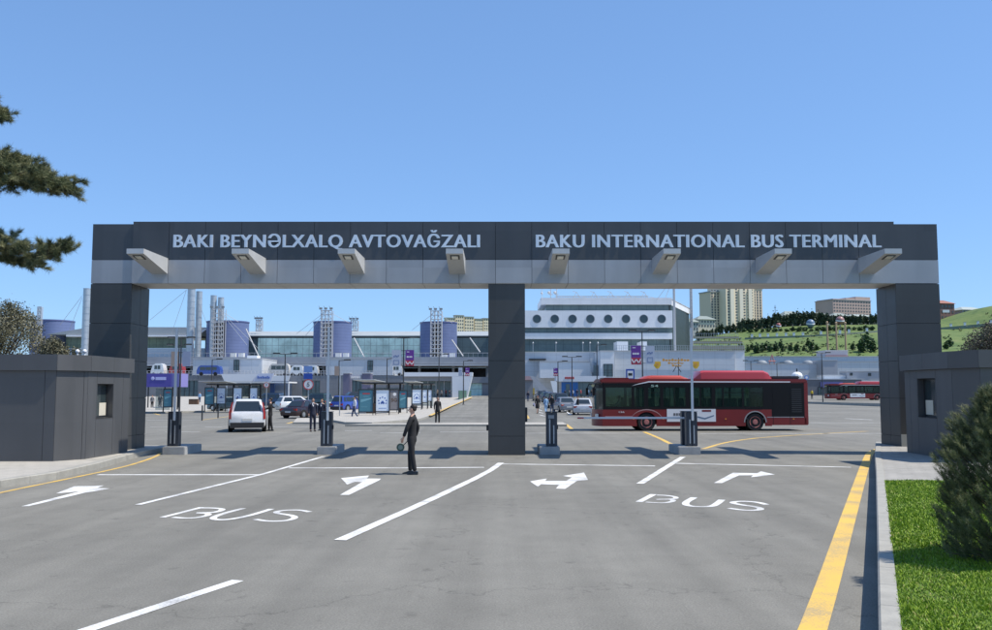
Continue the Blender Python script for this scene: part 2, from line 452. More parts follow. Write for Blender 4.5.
def kerb_run(mb, pts, w, h, side, seg=1.0, z0=-.02):
    """kerb stones along pts (2d), w wide to the given side (+1 = left of travel); each stone with a joint"""
    for a, b in zip(pts[:-1], pts[1:]):
        a = Vector(a[:2]); b = Vector(b[:2]); L_ = (b-a).length; d = (b-a)/L_; n = Vector((-d.y,d.x))*side
        k = max(1, round(L_/seg)); st = L_/k
        for i in range(k):
            p = a+d*(i*st+.004); q = a+d*((i+1)*st-.004); zz = zg(p.y)
            c = .02
            prof = [(0,z0+zz),(0,h-c+zz),(c,h+zz),(w,h+zz),(w,z0+zz)]
            r1 = [(p.x+n.x*u,p.y+n.y*u,z) for u,z in prof]; r2 = [(q.x+n.x*u,q.y+n.y*u,z) for u,z in prof]
            mb.loft([r1,r2])

# left pavement
KH = .18
kb = [(-60,500),(0,488),(57,479),(100,468.5),(134,458.3),(147,455.2)]
pts = [gp(x,y) for x,y in kb]
mk = MB().use(KERB)
kerb_run(mk, pts, .22, KH, 1)
e = pts[-1]; endp = [e, Vector((e.x+.05, 33.3, 0))]
kerb_run(mk, endp, .22, KH, 1)
inner = pts+[endp[1]]
poly = [(p.x-.12, p.y+.14) for p in inner]+[(-40,33.3),(-40,12)]
mp_ = MB().use(PAVEL)
mp_.prism(poly, -.02, KH-.012)
struct('left_pavement', mp_); struct('left_kerb', mk)
# right kerb, pavement and lawn
kr = [gp(882.5,1400,.3), gp(878.6,630,.3), gp(877.2,540,.3), gp(875.8,470,.3), gp(874.6,453,.3)]
kr = [Vector((p.x,p.y,0)) for p in kr]; 
kdir = (kr[1]-kr[0]).normalized(); kr.insert(0, kr[0]-kdir*10)
last = kr[-1]; kr.append(Vector((WX(875.5,31), 31.2, 0))); kr.append(Vector((WX(875.5,33.3), 33.5, 0)))
mk = MB().use(KERB); kerb_run(mk, kr, .17, .3, -1, seg=.9)
struct('right_kerb', mk)
gtop = gp(884.5,480,.3); gtr = gp(960,481,.3)
inn = [(p.x+.16, p.y-.05) for p in kr]
low = [q for q in inn if q[1] < gtop.y]; high = [q for q in inn if q[1] >= gtop.y]
cut = (gtop.x, gtop.y)
m = MB().use(PAVE); m.prism([cut]+high+[(40,33.5),(40,gtop.y+.3)], -.02, .29); struct('right_pavement', m)
SOIL = mat('lawn_soil', (.08,.13,.022), .95, var=.35, scale=3)
m = MB().use(SOIL); m.prism(low+[cut,(40,gtop.y+.3),(40,low[0][1])], -.02, .28); struct('lawn_soil', m)
# grass blades on the lawn
GR = []
for i, c in enumerate([(.20,.32,.02),(.29,.41,.03),(.12,.22,.018),(.40,.38,.12)]):
    GR.append(mat('grass_blade_%d'%i, c, .55, spec=.3))
def kx(y):
    for a, b in zip(low[:-1]+[low[-1]], low[1:]+[cut]):
        if a[1] <= y <= b[1]: return a[0]+(b[0]-a[0])*(y-a[1])/max(1e-6, b[1]-a[1])
    return low[0][0]
mg = MB()
verts = []; faces = []; mi = []
cnt = 0
rr = RNG.random
ys_ = 6.2+(gtop.y+.2-6.2)*RNG.random(230000)**1.6
for y in ys_:
    if y > gtop.y: continue
    x0 = kx(y); x1 = y*.60+1.5
    if x0 > x1: continue
    if rr() > min(1, (x1-x0)/5.0): continue
    x = x0+rr()*(x1-x0)
    if x > x0 + .0 and y > gtop.y+.02: continue
    clump = math.sin(x*3.1+math.sin(y*2.3)*2)*math.sin(y*2.7+math.cos(x*1.9)*2)
    h = (.018+.028*rr())*(1+.35*clump)*(1.0 if y < 12 else 1.2); w = .003+.004*rr()+(.003 if y > 11 else 0)
    a = rr()*6.28; lean = .03*rr()+.01; b = rr()*6.28
    c, s = math.cos(a)*w, math.sin(a)*w
    k = len(verts)
    verts += [(x-c,y-s,.278),(x+c,y+s,.278),(x+c*.7+math.cos(b)*lean*.4,y+s*.7+math.sin(b)*lean*.4,.278+h*.6),(x-c*.7+math.cos(b)*lean*.4,y-s*.7+math.sin(b)*lean*.4,.278+h*.6),(x+math.cos(b)*lean,y+math.sin(b)*lean,.278+h)]
    q = rr(); idx = 0 if q < .45 else (1 if q < .72+.1*clump else (2 if q < .95 else 3))
    faces += [(k,k+1,k+2,k+3),(k+3,k+2,k+4)]; mi += [idx,idx]
me = bpy.data.meshes.new('grass'); me.from_pydata(verts, [], faces)
for g in GR: me.materials.append(g)
me.polygons.foreach_set('material_index', mi); me.update()
o = bpy.data.objects.new('grass', me); COL.objects.link(o); o['kind'] = 'stuff'

# far pavements by the shelters
def pav(name, pxs, h=.14, ins=None, mt=PAVEL, kerb=True):
    pts = [gp(x,y) for x,y in pxs]
    m = MB().use(mt)
    n = len(pts)
    ar = sum(pts[i][0]*pts[(i+1)%n][1]-pts[(i+1)%n][0]*pts[i][1] for i in range(n))
    if ar < 0: pts = pts[::-1]
    vs = [(p.x,p.y,zg(p.y)-.02) for p in pts]+[(p.x,p.y,zg(p.y)+h) for p in pts]
    m.add(vs, [list(range(n,2*n))])
    m.use(KERB)
    m.add(vs, [(i,(i+1)%n,(i+1)%n+n,i+n) for i in range(n)])
    return struct(name, m)
pav('shelter_pavement', [(332,421.8),(345,424.2),(372,424.6),(420,420.5),(431,416.5),(450,407),(472,397.4),(330,397.4),(300,404),(322,408)])
pav('forecourt_pavement', [(60,413),(160,413.2),(206,412),(232,404.5),(262,402),(262,397.2),(60,397.2)])
pav('traffic_island', [(345,426.4),(567,426.4),(563,424),(372,425.2)], .12)
pav('small_island', [(293,424),(322,424),(322,419.5),(297,419.5)], .12)
stroke(my2 := MB().use(YPAINT), [(430,417.3),(450,407.6),(472,398)], .3, z=.15)
struct('yellow_kerb_line', my2)
# ============================================================ GATE
def clad(name, col, rough=.38, metal=.35, var=.05):
    m = mat(name, col, rough, metal, var=var, scale=.8, bump=.015, bscale=2.0)
    nt = m.node_tree; N = nt.nodes; L = nt.links; b = N['Principled BSDF']
    geo = N.new('ShaderNodeNewGeometry')
    sn = N.new('ShaderNodeVectorMath'); sn.operation = 'SNAP'; sn.inputs[1].default_value = (1.235,1.6,1.28); L.new(geo.outputs['Position'], sn.inputs[0])
    wn = N.new('ShaderNodeTexWhiteNoise'); wn.noise_dimensions = '3D'; L.new(sn.outputs['Vector'], wn.inputs['Vector'])
    r1 = N.new('ShaderNodeMapRange'); r1.inputs['To Min'].default_value = .93; r1.inputs['To Max'].default_value = 1.07; L.new(wn.outputs['Value'], r1.inputs['Value'])
    mp = N.new('ShaderNodeMapping'); mp.inputs['Scale'].default_value = (1.6,1.6,.25); L.new(geo.outputs['Position'], mp.inputs['Vector'])
    n = N.new('ShaderNodeTexNoise'); n.inputs['Scale'].default_value = 1; n.inputs['Detail'].default_value = 6; L.new(mp.outputs['Vector'], n.inputs['Vector'])
    r2 = N.new('ShaderNodeMapRange'); r2.inputs['From Min'].default_value = .35; r2.inputs['From Max'].default_value = .75; r2.inputs['To Min'].default_value = .97; r2.inputs['To Max'].default_value = 1.12; L.new(n.outputs['Fac'], r2.inputs['Value'])
    mu = N.new('ShaderNodeMath'); mu.operation = 'MULTIPLY'; L.new(r1.outputs['Result'], mu.inputs[0]); L.new(r2.outputs['Result'], mu.inputs[1])
    src = b.inputs['Base Color'].links[0].from_socket
    sc = N.new('ShaderNodeVectorMath'); sc.operation = 'SCALE'; L.new(src, sc.inputs[0]); L.new(mu.outputs[0], sc.inputs['Scale']); L.new(sc.outputs['Vector'], b.inputs['Base Color'])
    return m
G_DARK = clad('dark_grey_cladding', (.074,.076,.080))
G_PILL = clad('charcoal_cladding', (.068,.068,.067), .42)
G_SILV = clad('silver_cladding', (.36,.37,.385), .45, .25)
G_SOFF = clad('pale_soffit', (.52,.52,.51), .5, .2)
G_CORE = mat('joint_shadow', (.012,.012,.013), .9)
BRK = mat('bracket_paint', (.52,.53,.53), .5, .15, var=.05, scale=2)
LET = mat('letter_metal', (.66,.73,.80), .35, .1)
YF, YB = 30.8, 32.4
z_top, z_mid, z_bot = WZ(222.3,YF), WZ(260,YF), WZ(283.6,YF)
z_te = WZ(224.2,YF)
xl0, xl1 = wp(92,250,YF).x, wp(131.8,285,YF).x
xr0, xr1 = wp(895.5,285,YF).x, wp(938.3,260,YF).x
gate = thing('entrance_gate', 'dark grey and silver entrance gate spanning the road on three pillars', 'gate', (0,YF,0))
def face_panels(mb, x0, x1, z0, z1, n, y0, y1, gap=.012):
    w = (x1-x0)/n
    for i in range(n): mb.box(x0+i*w+gap/2, x0+(i+1)*w-gap/2, y0, y1, z0+gap/2, z1-gap/2)
d = .05
core = MB().use(G_CORE); core.box(xl0+.04, xr1-.04, YF+.03, YB-.03, z_bot+.03, z_te-.04)
part('beam_core', core, gate)
m = MB().use(G_DARK)
for ya, yb, pr in ((YF-d,YF,1),(YB,YB+d,1)):
    face_panels(m, xl1, xr0, z_mid, z_top, 21, ya, yb)
m.box(xl1, xr0, YF-d, YB+d, z_top-.0, z_top+.012)
m.box(xl1,xr0,YF+.001,YB-.001,z_te-.03,z_top-.002)
for a, b in ((xl0,xl1),(xr0,xr1)):
    m.box(a+.006, b-.006, YF, YF+.05, z_mid+.006, z_te); m.box(a+.006, b-.006, YB-.05, YB, z_mid+.006, z_te); m.box(a,b,YF+.052,YB-.052,z_te-.03,z_te-.002)
for x in (xl0, xr1-.05): m.box(x, x+.05, YF+.052, YB-.052, z_mid+.006, z_te-.035)
part('upper_fascia', m, gate)
m = MB().use(G_SILV)
for ya, yb in ((YF-d,YF),(YB,YB+d)): face_panels(m, xl1, xr0, z_bot, z_mid, 21, ya, yb)
for a, b in ((xl0,xl1),(xr0,xr1)):
    m.box(a+.006, b-.006, YF, YF+.05, z_bot+.01, z_mid-.006); m.box(a+.006, b-.006, YB-.05, YB, z_bot+.01, z_mid-.006)
for x in (xl0, xr1-.05): m.box(x, x+.05, YF+.052, YB-.052, z_bot+.01, z_mid-.006)
part('silver_fascia', m, gate)
m = MB().use(G_SOFF)
n = 21; w = (xr0-xl1)/n
for i in range(n): m.box(xl1+i*w+.008, xl1+(i+1)*w-.008, YF+.004, YB-.004, z_bot-.006, z_bot+.028)
part('soffit', m, gate)
# pillars
def pillar(x0, x1, zbase, zt):
    c = MB().use(G_CORE); c.box(x0+.03, x1-.03, YF+.03, YB-.03, zbase, zt)
    c.use(G_PILL)
    hts = [0, .64]
    while hts[-1] < zt: hts.append(hts[-1]+1.28)
    hts = [zbase if h == 0 else h for h in hts]; hts[-1] = zt
    if hts[-1]-hts[-2] < .25: hts.pop(-2)
    for a, b in zip(hts[:-1], hts[1:]):
        a += .006; b -= .006
        c.box(x0+.004, x1-.004, YF, YF+.028, a, b); c.box(x0+.004, x1-.004, YB-.028, YB, a, b)
        ym = (YF+YB)/2
        for x in (x0, x1-.028):
            c.box(x, x+.028, YF+.034, ym-.006, a, b); c.box(x, x+.028, ym+.006, YB-.034, a, b)
    return part('pillar', c, gate)
pillar(xl0, xl1, KH-.02, z_bot-.008)
cx0, cx1 = WX(488.3,YF), WX(525.2,YF)
pc = pillar(cx0, cx1, 0, z_bot-.008)
pillar(xr0, xr1, .29, z_bot-.008)
# bands wrap above the central pillar too; small boxes on its sides
m = MB().use(M['dark']); m.bbox(cx1, cx1+.09, YF+.5, YF+.75, 1.1, 1.6, .015); part('junction_box', m, gate)
m = MB().use(M['dark']); m.bbox(cx0-.07, cx0, YF+.5, YF+.65, .8, 1.0, .015); part('junction_box', m, gate)
# lettering
zl0, zl1 = WZ(247.7,YF), WZ(235.2,YF)
letters(gate, LET, 'BAKI BEYNƏLXALQ AVTOVAĞZALI', WX(174.5,YF,241), WX(479.5,YF,241), zl0, zl1, YF-d-.032, .026)
letters(gate, LET, 'BAKU INTERNATIONAL BUS TERMINAL', WX(536,YF,241), WX(880,YF,241), zl0, zl1, YF-d-.032, .026)
# brackets, front and back
LAMPG = mat('floodlight_glass', (.75,.74,.66), .15); LAMPF = mat('floodlight_frame', (.05,.05,.045), .5)
zt_, zb0, zb1 = 6.72, 6.56, 6.18
for k, px in enumerate((135.5,240.5,346.5,454.5,561,672,783,893)):
    xc = (px-496)/900*28.9
    for s in (-1, 1):
        yw = YF-d if s < 0 else YB+d; yt = yw+s*2.15
        b = MB().use(BRK)
        h = .275
        prof = [(yw+s*-.0, zt_), (yt, zt_), (yt, zb0), (yw, zb1)]
        b.extr([(xc-h, y, z) for y, z in prof], (2*h,0,0))
        o = part('lamp_bracket', b, gate)
        # lamp let into the sloping underside near the tip
        f = MB().use(LAMPF); sl = (zb0-zb1)/(yt-yw)
        def zz(y): return zb1+sl*(y-yw)
        for mt, hh, y0, y1, dz in ((LAMPF,.15,.16,.56,.018),(LAMPG,.10,.22,.50,.028)):
            f.use(mt); a = yt-s*y0; c = yt-s*y1
            f.extr([(xc-hh,a,zz(a)-dz),(xc-hh,c,zz(c)-dz),(xc-hh,c,zz(c)+.005),(xc-hh,a,zz(a)+.005)], (2*hh,0,0))
        part('floodlight', f, o)

# ============================================================ GUARD BOOTHS
def obox(mb, c, u, hu, v, hv, z0, z1):
    u = Vector(u).normalized(); v = Vector(v).normalized(); c = Vector(c)
    mb.prism([c-u*hu-v*hv, c+u*hu-v*hv, c+u*hu+v*hv, c-u*hu+v*hv], z0, z1)
B_WALL = clad('booth_cladding', (.088,.09,.094), .5, .2)
B_DARK = clad('booth_cladding_right', (.088,.088,.09), .5, .2)
def booth(name, label, cat, P, zb, zt, zf, winedge, win, splits, mt, wing_label):
    """P: outline (2d), first edges visible. winedge: edge index with the window; win: (t0,t1,z0,z1) along it"""
    P = [Vector(p[:2]) for p in P]; n = len(P)
    cen = sum(P, Vector((0,0)))/n
    t = thing(name, label, cat, (P[0].x, P[0].y, zb))
    body = MB().use(G_CORE)
    def inset(ds):
        out = []
        for i in range(n):
            a, b, c = P[i-1], P[i], P[(i+1)%n]
            d1 = (b-a).normalized(); d2 = (c-b).normalized()
            n1 = Vector((-d1.y,d1.x)); n2 = Vector((-d2.y,d2.x))
            if n1.dot(cen-b) < 0: n1 = -n1
            if n2.dot(cen-b) < 0: n2 = -n2
            bis = (n1+n2); bis = bis/max(.2,(1+n1.dot(n2)))
            out.append(b+bis*ds)
        return out
    body.prism(inset(.30), zb, zf); body.use(mt)
    for i in range(n):
        a, b = P[i], P[(i+1)%n]; d_ = b-a; L_ = d_.length; u = d_/L_; nn = Vector((-u.y,u.x))
        if nn.dot(cen-a) < 0: nn = -nn
        ts = splits.get(i, [0,1])
        for t0, t1 in zip(ts[:-1], ts[1:]):
            p = a+u*(t0*L_+.006); q = a+u*(t1*L_-.006)
            if i == winedge and abs(t0-win[0]) < 1e-6:
                for za, zb_ in ((zb, win[2]), (win[3], zf)):
                    body.prism([p,q,q+nn*.06,p+nn*.06], za+.004, zb_-.004)
                for e in (p, q-u*.03):
                    body.prism([e, e+u*.03, e+u*.03+nn*.26, e+nn*.26], win[2], win[3])
                body.prism([p,q,q+nn*.26,p+nn*.26], win[2]-.03, win[2]-.004)
            else:
                body.prism([p,q,q+nn*.06,p+nn*.06], zb+.01, zf-.004)
    part('wall', body, t)
    # window
    a, b = P[winedge], P[(winedge+1)%n]; d_ = b-a; L_ = d_.length; u = d_/L_; nn = Vector((-u.y,u.x))
    if nn.dot(cen-a) < 0: nn = -nn
    p = a+u*(win[0]*L_+.05)+nn*.18; q = a+u*(win[1]*L_-.05)+nn*.18
    w = MB().use(M['dark'])
    z0, z1 = win[2]+.0, win[3]
    for c in (p, q-u*.05): w.prism([c,c+u*.05,c+u*.05+nn*.06,c+nn*.06], z0, z1)
    for za in (z0, z1-.05): w.prism([p+u*.05,q-u*.05,q-u*.05+nn*.06,p+u*.05+nn*.06], za, za+.05)
    wo = part('window', w, t)
    g = MB().use(M['glassd']); g.prism([p+u*.05+nn*.02,q-u*.05+nn*.02,q-u*.05+nn*.03,p+u*.05+nn*.03], z0+.05, z1-.05)
    part('pane', g, wo)
    bl = MB().use(mat('paper_notice', (.62,.58,.48), .7)); pp = p+u*.07+nn*.005; ll = (q-p).length*.42
    bl.prism([pp,pp+u*ll,pp+u*ll+nn*.012,pp+nn*.012], z0+.06, z0+.06+(z1-z0)*.38)
    part('notice', bl, wo)
    # roof fascia
    out = inset(-.10); r = MB().use(mt)
    for i in range(n):
        a, b = out[i], out[(i+1)%n]; d_ = b-a; L_ = d_.length; u = d_/L_; nn = Vector((-u.y,u.x))
        if nn.dot(cen-a) < 0: nn = -nn
        k = max(1, round(L_/1.5))
        for j in range(k):
            p = a+u*(j*L_/k+.005); q = a+u*((j+1)*L_/k-.005)
            r.prism([p,q,q+nn*.05,p+nn*.05], zf, zt)
    r.use(G_CORE); r.prism(inset(-.05), zf+.02, zt-.03)
    part('roof', r, t)
    return t
A = gp(125.5,452,.17); B = gp(88,459,.17); C = gp(53,461.2,.17); D = gp(-190,463,.17)
xa = (A.x+B.x)/2
A = Vector((xa,A.y)); B = Vector((xa-.02,B.y)); C = Vector((C.x,C.y)); D = Vector((D.x,C.y-.15))
zt = WZ(355.5,B.y); zf = WZ(371,B.y)
def tpx(A_, B_, x):   # parameter along edge for a picture column
    for i in range(2001):
        t = i/2000; p = A_+(B_-A_)*t
        if (p.x/(p.y*cp+(1.5-CAMH)*sp))*FPX+CX <= x if B_.x < A_.x or x < 500 else (p.x/(p.y*cp+(1.5-CAMH)*sp))*FPX+CX >= x: return t
    return .5
w0, w1 = .40, .80
ew = [0,.17,w0,w1,1]
yb_ = A.y+(B.y-A.y)*.6
booth('guard_booth', 'low dark grey guard booth with a window, beside the left pillar of the gate', 'guard booth',
      [A,B,C,D,Vector((D.x,A.y))], KH-.03, zt, zf, 0, (w0,w1,WZ(417.5,yb_),WZ(384,yb_)), {0:ew,1:[0,.13,1],2:[0,.05]+[.05+.2375*i/1 for i in range(1,5)]}, B_WALL, '')
A = gp(907.5,452,.3); B = gp(953,459.5,.3); C = gp(984,462.5,.3)
xa = (A.x+B.x)/2
A = Vector((xa+.05,A.y)); B = Vector((xa,B.y)); C = Vector((C.x,C.y)); D = Vector((C.x+8,C.y-.1))
zt = WZ(351.5,B.y); zf = WZ(368.5,B.y)
yb_ = A.y+(B.y-A.y)*.5
booth('guard_booth', 'low charcoal guard booth behind the pine bush, joined to the right pillar', 'guard booth',
      [A,B,C,D,Vector((D.x,A.y))], .28, zt, zf, 0, (.28,.68,WZ(417,yb_),WZ(378.5,yb_)), {0:[0,.12,.28,.68,1],1:[0,1],2:[0,.25,.5,.75,1]}, B_DARK, '')
# pale plinth plate between right pillar and booth
m = MB().use(mat('pale_plate', (.30,.30,.27), .6)); m.box(WX(899,YF), WX(906.5,YF), YF-.03, YF-.004, .29, .70)
part('base_plate', m, gate)
# small white globe lamps on left booth roof
for k, x in enumerate((77.5,84.5)):
    m = MB().use(M['white']); p = wp(x,353,27.5); m.tube((p.x,p.y,zt-.05),(p.x,p.y,p.z+.02),.03); m.ball((p.x,p.y,p.z+.05),.065)
    solo('roof_lamp', 'small white globe lamp on the left booth roof, %s the gate pillar'%('further from' if k==0 else 'nearest to'), 'lamp', m, (p.x,p.y,zt), smooth=40, group='globe lamps on the booth roof')

# ============================================================ BARRIERS
CAB = mat('cabinet_paint', (.035,.042,.055), .42, .1, var=.1, scale=3)
PLN = mat('plinth_concrete', (.34,.34,.33), .85, var=.15, scale=3, bump=.3)
ARM = mat('barrier_arm_paint', (.62,.64,.66), .4)
RED = mat('red_paint', (.55,.03,.03), .4)
def barrier(px, ymid, label, xp0, xp1, arm, xoff=0, yoff=0.0, plinth=True):
    Y = 31.35+yoff
    x = WX(px, Y, 430)
    t = thing('barrier_gate', label, 'parking barrier', (x,Y,0), group='boom barriers under the gate')
    if plinth:
        m = MB().use(PLN); a, b = WX(xp0,30.9,450), WX(xp1,30.9,450); m.bbox(a, b, 30.95, 32.75, -.02, .27, .02); part('plinth', m, t)
    z0, z1 = .27, 1.44
    m = MB().use(CAB); m.bbox(x-.19, x-.005, Y-.16, Y+.16, z0, z1, .02); m.bbox(x+.005, x+.19, Y-.16, Y+.16, z0, z1, .02); m.box(x-.17,x+.17,Y-.12,Y+.12,z0,z1-.03)
    m.use(M['dark']); m.box(x-.2, x+.2, Y-.17, Y+.17, z1, z1+.02)
    cab = part('cabinet', m, t)
    m = MB().use(M['steel']); m.box(x+.05, x+.09, Y-.166, Y-.158, z0+.1, z1-.45); m.box(x-.09,x-.05,Y-.166,Y-.158,z0+.1,z1-.25); part('door_trim', m, cab)
    m = MB().use(M['dark']); m.bbox(x+.19, x+.225, Y-.05, Y+.05, .85, 1.0, .01); part('lock', m, cab)
    if arm == 'up':
        m = MB().use(ARM); xa_ = x+(.02 if px > 400 else .05); zt_a = 4.35
        m.bbox(xa_-.042, xa_+.042, Y-.22, Y-.17, 1.15, zt_a, .012)
        a_ = part('boom', m, t)
    if arm == 'left':
        m = MB().use(ARM); xe = WX(577,Y,418); m.bbox(xe, x, Y-.22, Y-.17, 1.185, 1.255, .012); a_ = part('boom', m, t)
        m = MB().use(RED); m.box(xe-.004, xe+.22, Y-.224, Y-.166, 1.20, 1.24); part('reflector', m, a_)
    if arm == 'none':
        m = MB().use(mat('screen_grey', (.25,.27,.29), .2)); m.box(x-.12, x+.08, Y-.168, Y-.161, 1.22, 1.34); part('display', m, cab)
    return t
barrier(174.5, 430, 'leftmost boom barrier, its arm raised, beside the left gate pillar', 161.5, 184, 'up')
barrier(327, 430, 'boom barrier with raised arm in front of two men in navy suits', 316.5, 335.5, 'up')
barrier(551.5, 430, 'boom barrier cabinet without a visible arm, right of the central pillar', 539.5, 560, 'none')
barrier(691, 430, 'boom barrier with raised arm in front of the red bus', 679, 701, 'up')
barrier(686.5, 430, 'rear barrier cabinet with a level arm reaching left across the bus lane', 0, 0, 'left', yoff=.75, plinth=False)
# ============================================================ PEOPLE
SKIN = mat('skin', (.48,.28,.20), .55); HAIRD = mat('dark_hair', (.018,.013,.010), .6)
SHOE = mat('black_shoe', (.012,.012,.012), .3)
def cloth(name, c, r=.85): return mat(name, c, r, var=.18, scale=6, bump=.12)
C_BLK = cloth('black_suit', (.013,.013,.015)); C_NAVY = cloth('navy_suit', (.016,.020,.042)); C_JEAN = cloth('blue_jeans', (.04,.065,.13))
C_WHT = cloth('white_shirt', (.62,.64,.68)); C_LBLU = cloth('light_blue_top', (.26,.42,.62)); C_GRY = cloth('grey_jacket', (.16,.16,.17)); C_RED = cloth('red_top', (.35,.05,.05)); C_BRN = cloth('tan_coat', (.28,.2,.13))
def skin_mesh(verts, edges, rads, sub=1, root=0):
    me = bpy.data.meshes.new('t'); me.from_pydata(verts, edges, [])
    ob = bpy.data.objects.new('t', me); COL.objects.link(ob)
    md = ob.modifiers.new('s', 'SKIN'); md.use_smooth_shade = True
    if not me.skin_vertices: raise RuntimeError('no skin layer')
    sv = me.skin_vertices[0].data
    for i, r in enumerate(rads):
        sv[i].radius = r if isinstance(r, tuple) else (r, r); sv[i].use_root = (i == root)
    sb = ob.modifiers.new('u', 'SUBSURF'); sb.levels = sub; sb.render_levels = sub
    dg = bpy.context.evaluated_depsgraph_get()
    out = bpy.data.meshes.new_from_object(ob.evaluated_get(dg))
    vs = [v.co[:] for v in out.vertices]; fs = [list(p.vertices) for p in out.polygons]
    bpy.data.objects.remove(ob); bpy.data.meshes.remove(me); bpy.data.meshes.remove(out)
    return vs, fs
class Sk:
    def __init__(s): s.v=[]; s.e=[]; s.r=[]
    def n(s, p, r, prev=None):
        s.v.append(tuple(p)); s.r.append(r); i = len(s.v)-1
        if prev is not None: s.e.append((prev,i))
        return i
    def chain(s, pts, prev=None):
        for p, r in pts: prev = s.n(p, r, prev)
        return prev
    def to(s, mb, sub=1):
        vs, fs = skin_mesh(s.v, s.e, s.r, sub); mb.add(vs, fs)
def person(label, loc, rz, h=1.75, pose='stand', top=C_BLK, bottom=C_BLK, hair=HAIRD, detail=1, armL=None, armR=None, group=None, suit=True, longhair=False, skirt=False, lean=0, tie=True):
    """local: facing +Y, feet on z=0; arm = (elbow, wrist) offsets for x>0 side mirrored"""
    t = thing('person', label, 'person', loc, rz, group, local=True)
    k = h/1.78; sub = 2 if detail > 1 else 1
    V = lambda x,y,z: (x*k, (y+lean*max(0,z-.95))*k, z*k)
    if pose == 'walk': legs = [((.085,.0,.90),(.09,.13,.50),(.085,.20,.09)), ((-.085,0,.90),(-.09,.02,.49),(-.085,-.26,.13))]
    elif pose == 'stride': legs = [((.085,.0,.90),(.10,.06,.50),(.11,.06,.08)), ((-.085,0,.90),(-.11,-.04,.49),(-.13,-.12,.09))]
    else: legs = [((.085,0,.90),(.10,.015,.49),(.11,-.02,.08)), ((-.085,0,.90),(-.10,.015,.49),(-.11,-.02,.08))]
    aR = armR or ((.215,-.03,1.16),(.215,.04,.91)); aL = armL or ((.215,-.03,1.16),(.215,.04,.91))
    arms = [(1,aR),(-1,aL)]
    # body: one continuous surface
    s = Sk()
    pel = s.n(V(0,0,.95), (.12*k,.09*k)); wa = s.n(V(0,.0,1.10), (.115*k,.08*k), pel); ch = s.n(V(0,.005,1.30), (.135*k,.09*k), wa)
    nb = s.n(V(0,-.01,1.45), (.075*k,.06*k), ch); nk = s.n(V(0,.0,1.53), .05*k, nb)
    hb = s.n(V(0,.02,1.60), (.062*k,.075*k), nk); hm = s.n(V(0,.015,1.67), (.074*k,.09*k), hb); s.n(V(0,.005,1.735), (.055*k,.065*k), hm)
    for sg, (el, wr) in arms:
        el = Vector((el[0]*sg, el[1], el[2])); wr = Vector((wr[0]*sg, wr[1], wr[2]))
        sh = s.n(V(.17*sg,-.005,1.43), .055*k, nb); e = s.n(V(*el), .038*k, sh); w = s.n(V(*wr), .026*k, e)
        dr = (wr-el).normalized()
        pm = wr+dr*.06; p_ = s.n(V(*pm), (.03*k,.018*k), w)
        if detail > 1:
            side = Vector((0,1,0)); side = (side-dr*side.dot(dr)).normalized(); inn = Vector((-sg,0,0))
            for f, (o_, ln) in enumerate(((-.03,.060),(-.010,.072),(.010,.078),(.030,.068))):
                b0 = pm+side*o_*.8+dr*.02; b1 = b0+dr*ln*.5+inn*.006; b2 = b1+(dr*.8+inn*.6).normalized()*ln*.5
                s.chain([(V(*b0), .0095*k),(V(*b1), .0085*k),(V(*b2), .007*k)], p_)
            b0 = wr+dr*.03+side*.03; b1 = b0+(dr+side*.6).normalized()*.035; b2 = b1+dr*.03
            s.chain([(V(*b0), .011*k),(V(*b1), .0095*k),(V(*b2), .008*k)], p_)
        else:
            s.n(V(*(wr+dr*.13)), .017*k, p_)
    for hp, kn, an in legs:
        a = s.n(V(*hp), .085*k, pel); b = s.n(V(*kn), .052*k, a); c = s.n(V(*an), .036*k, b)
        s.n(V(an[0],an[1]+.07,max(.035,an[2]-.04)), .024*k, c)
    mb = MB().use(SKIN); s.to(mb, sub)
    # face: nose, ears, eyes, mouth (same mesh)
    yb = lean*.7
    mb.ball(V(0,.112,1.625), (.012*k,.018*k,.022*k), 8, 6)
    for sg in (1,-1): mb.ball(V(.075*sg,.01,1.635), (.012*k,.02*k,.032*k), 8, 6)
    mb.use(mat('eye_white', (.6,.6,.6), .3))
    for sg in (1,-1): mb.ball(V(.03*sg,.088,1.65), (.013*k,.010*k,.008*k), 8, 6)
    mb.use(mat('iris', (.02,.012,.01), .2))
    for sg in (1,-1): mb.ball(V(.03*sg,.0965,1.65), (.006*k,.004*k,.006*k), 6, 4); mb.box((.016 if sg>0 else -.044)*k, (.044 if sg>0 else -.016)*k, (.09+yb)*k, (.098+yb)*k, 1.667*k, 1.674*k)
    mb.use(mat('lips', (.3,.10,.08), .5)); mb.ball(V(0,.094,1.592), (.024*k,.010*k,.007*k), 8, 6)
    part('body', mb, t, smooth=60)
    # hair
    mb = MB().use(hair)
    mb.ball(V(0,-.02,1.708), (.080*k,.096*k,.062*k), 14, 10); mb.ball(V(0,-.042,1.665), (.077*k,.062*k,.072*k), 12, 8)
    if longhair: mb.ball(V(0,-.07,1.57), (.09*k,.055*k,.13*k), 12, 8)
    part('hair', mb, t, smooth=60)
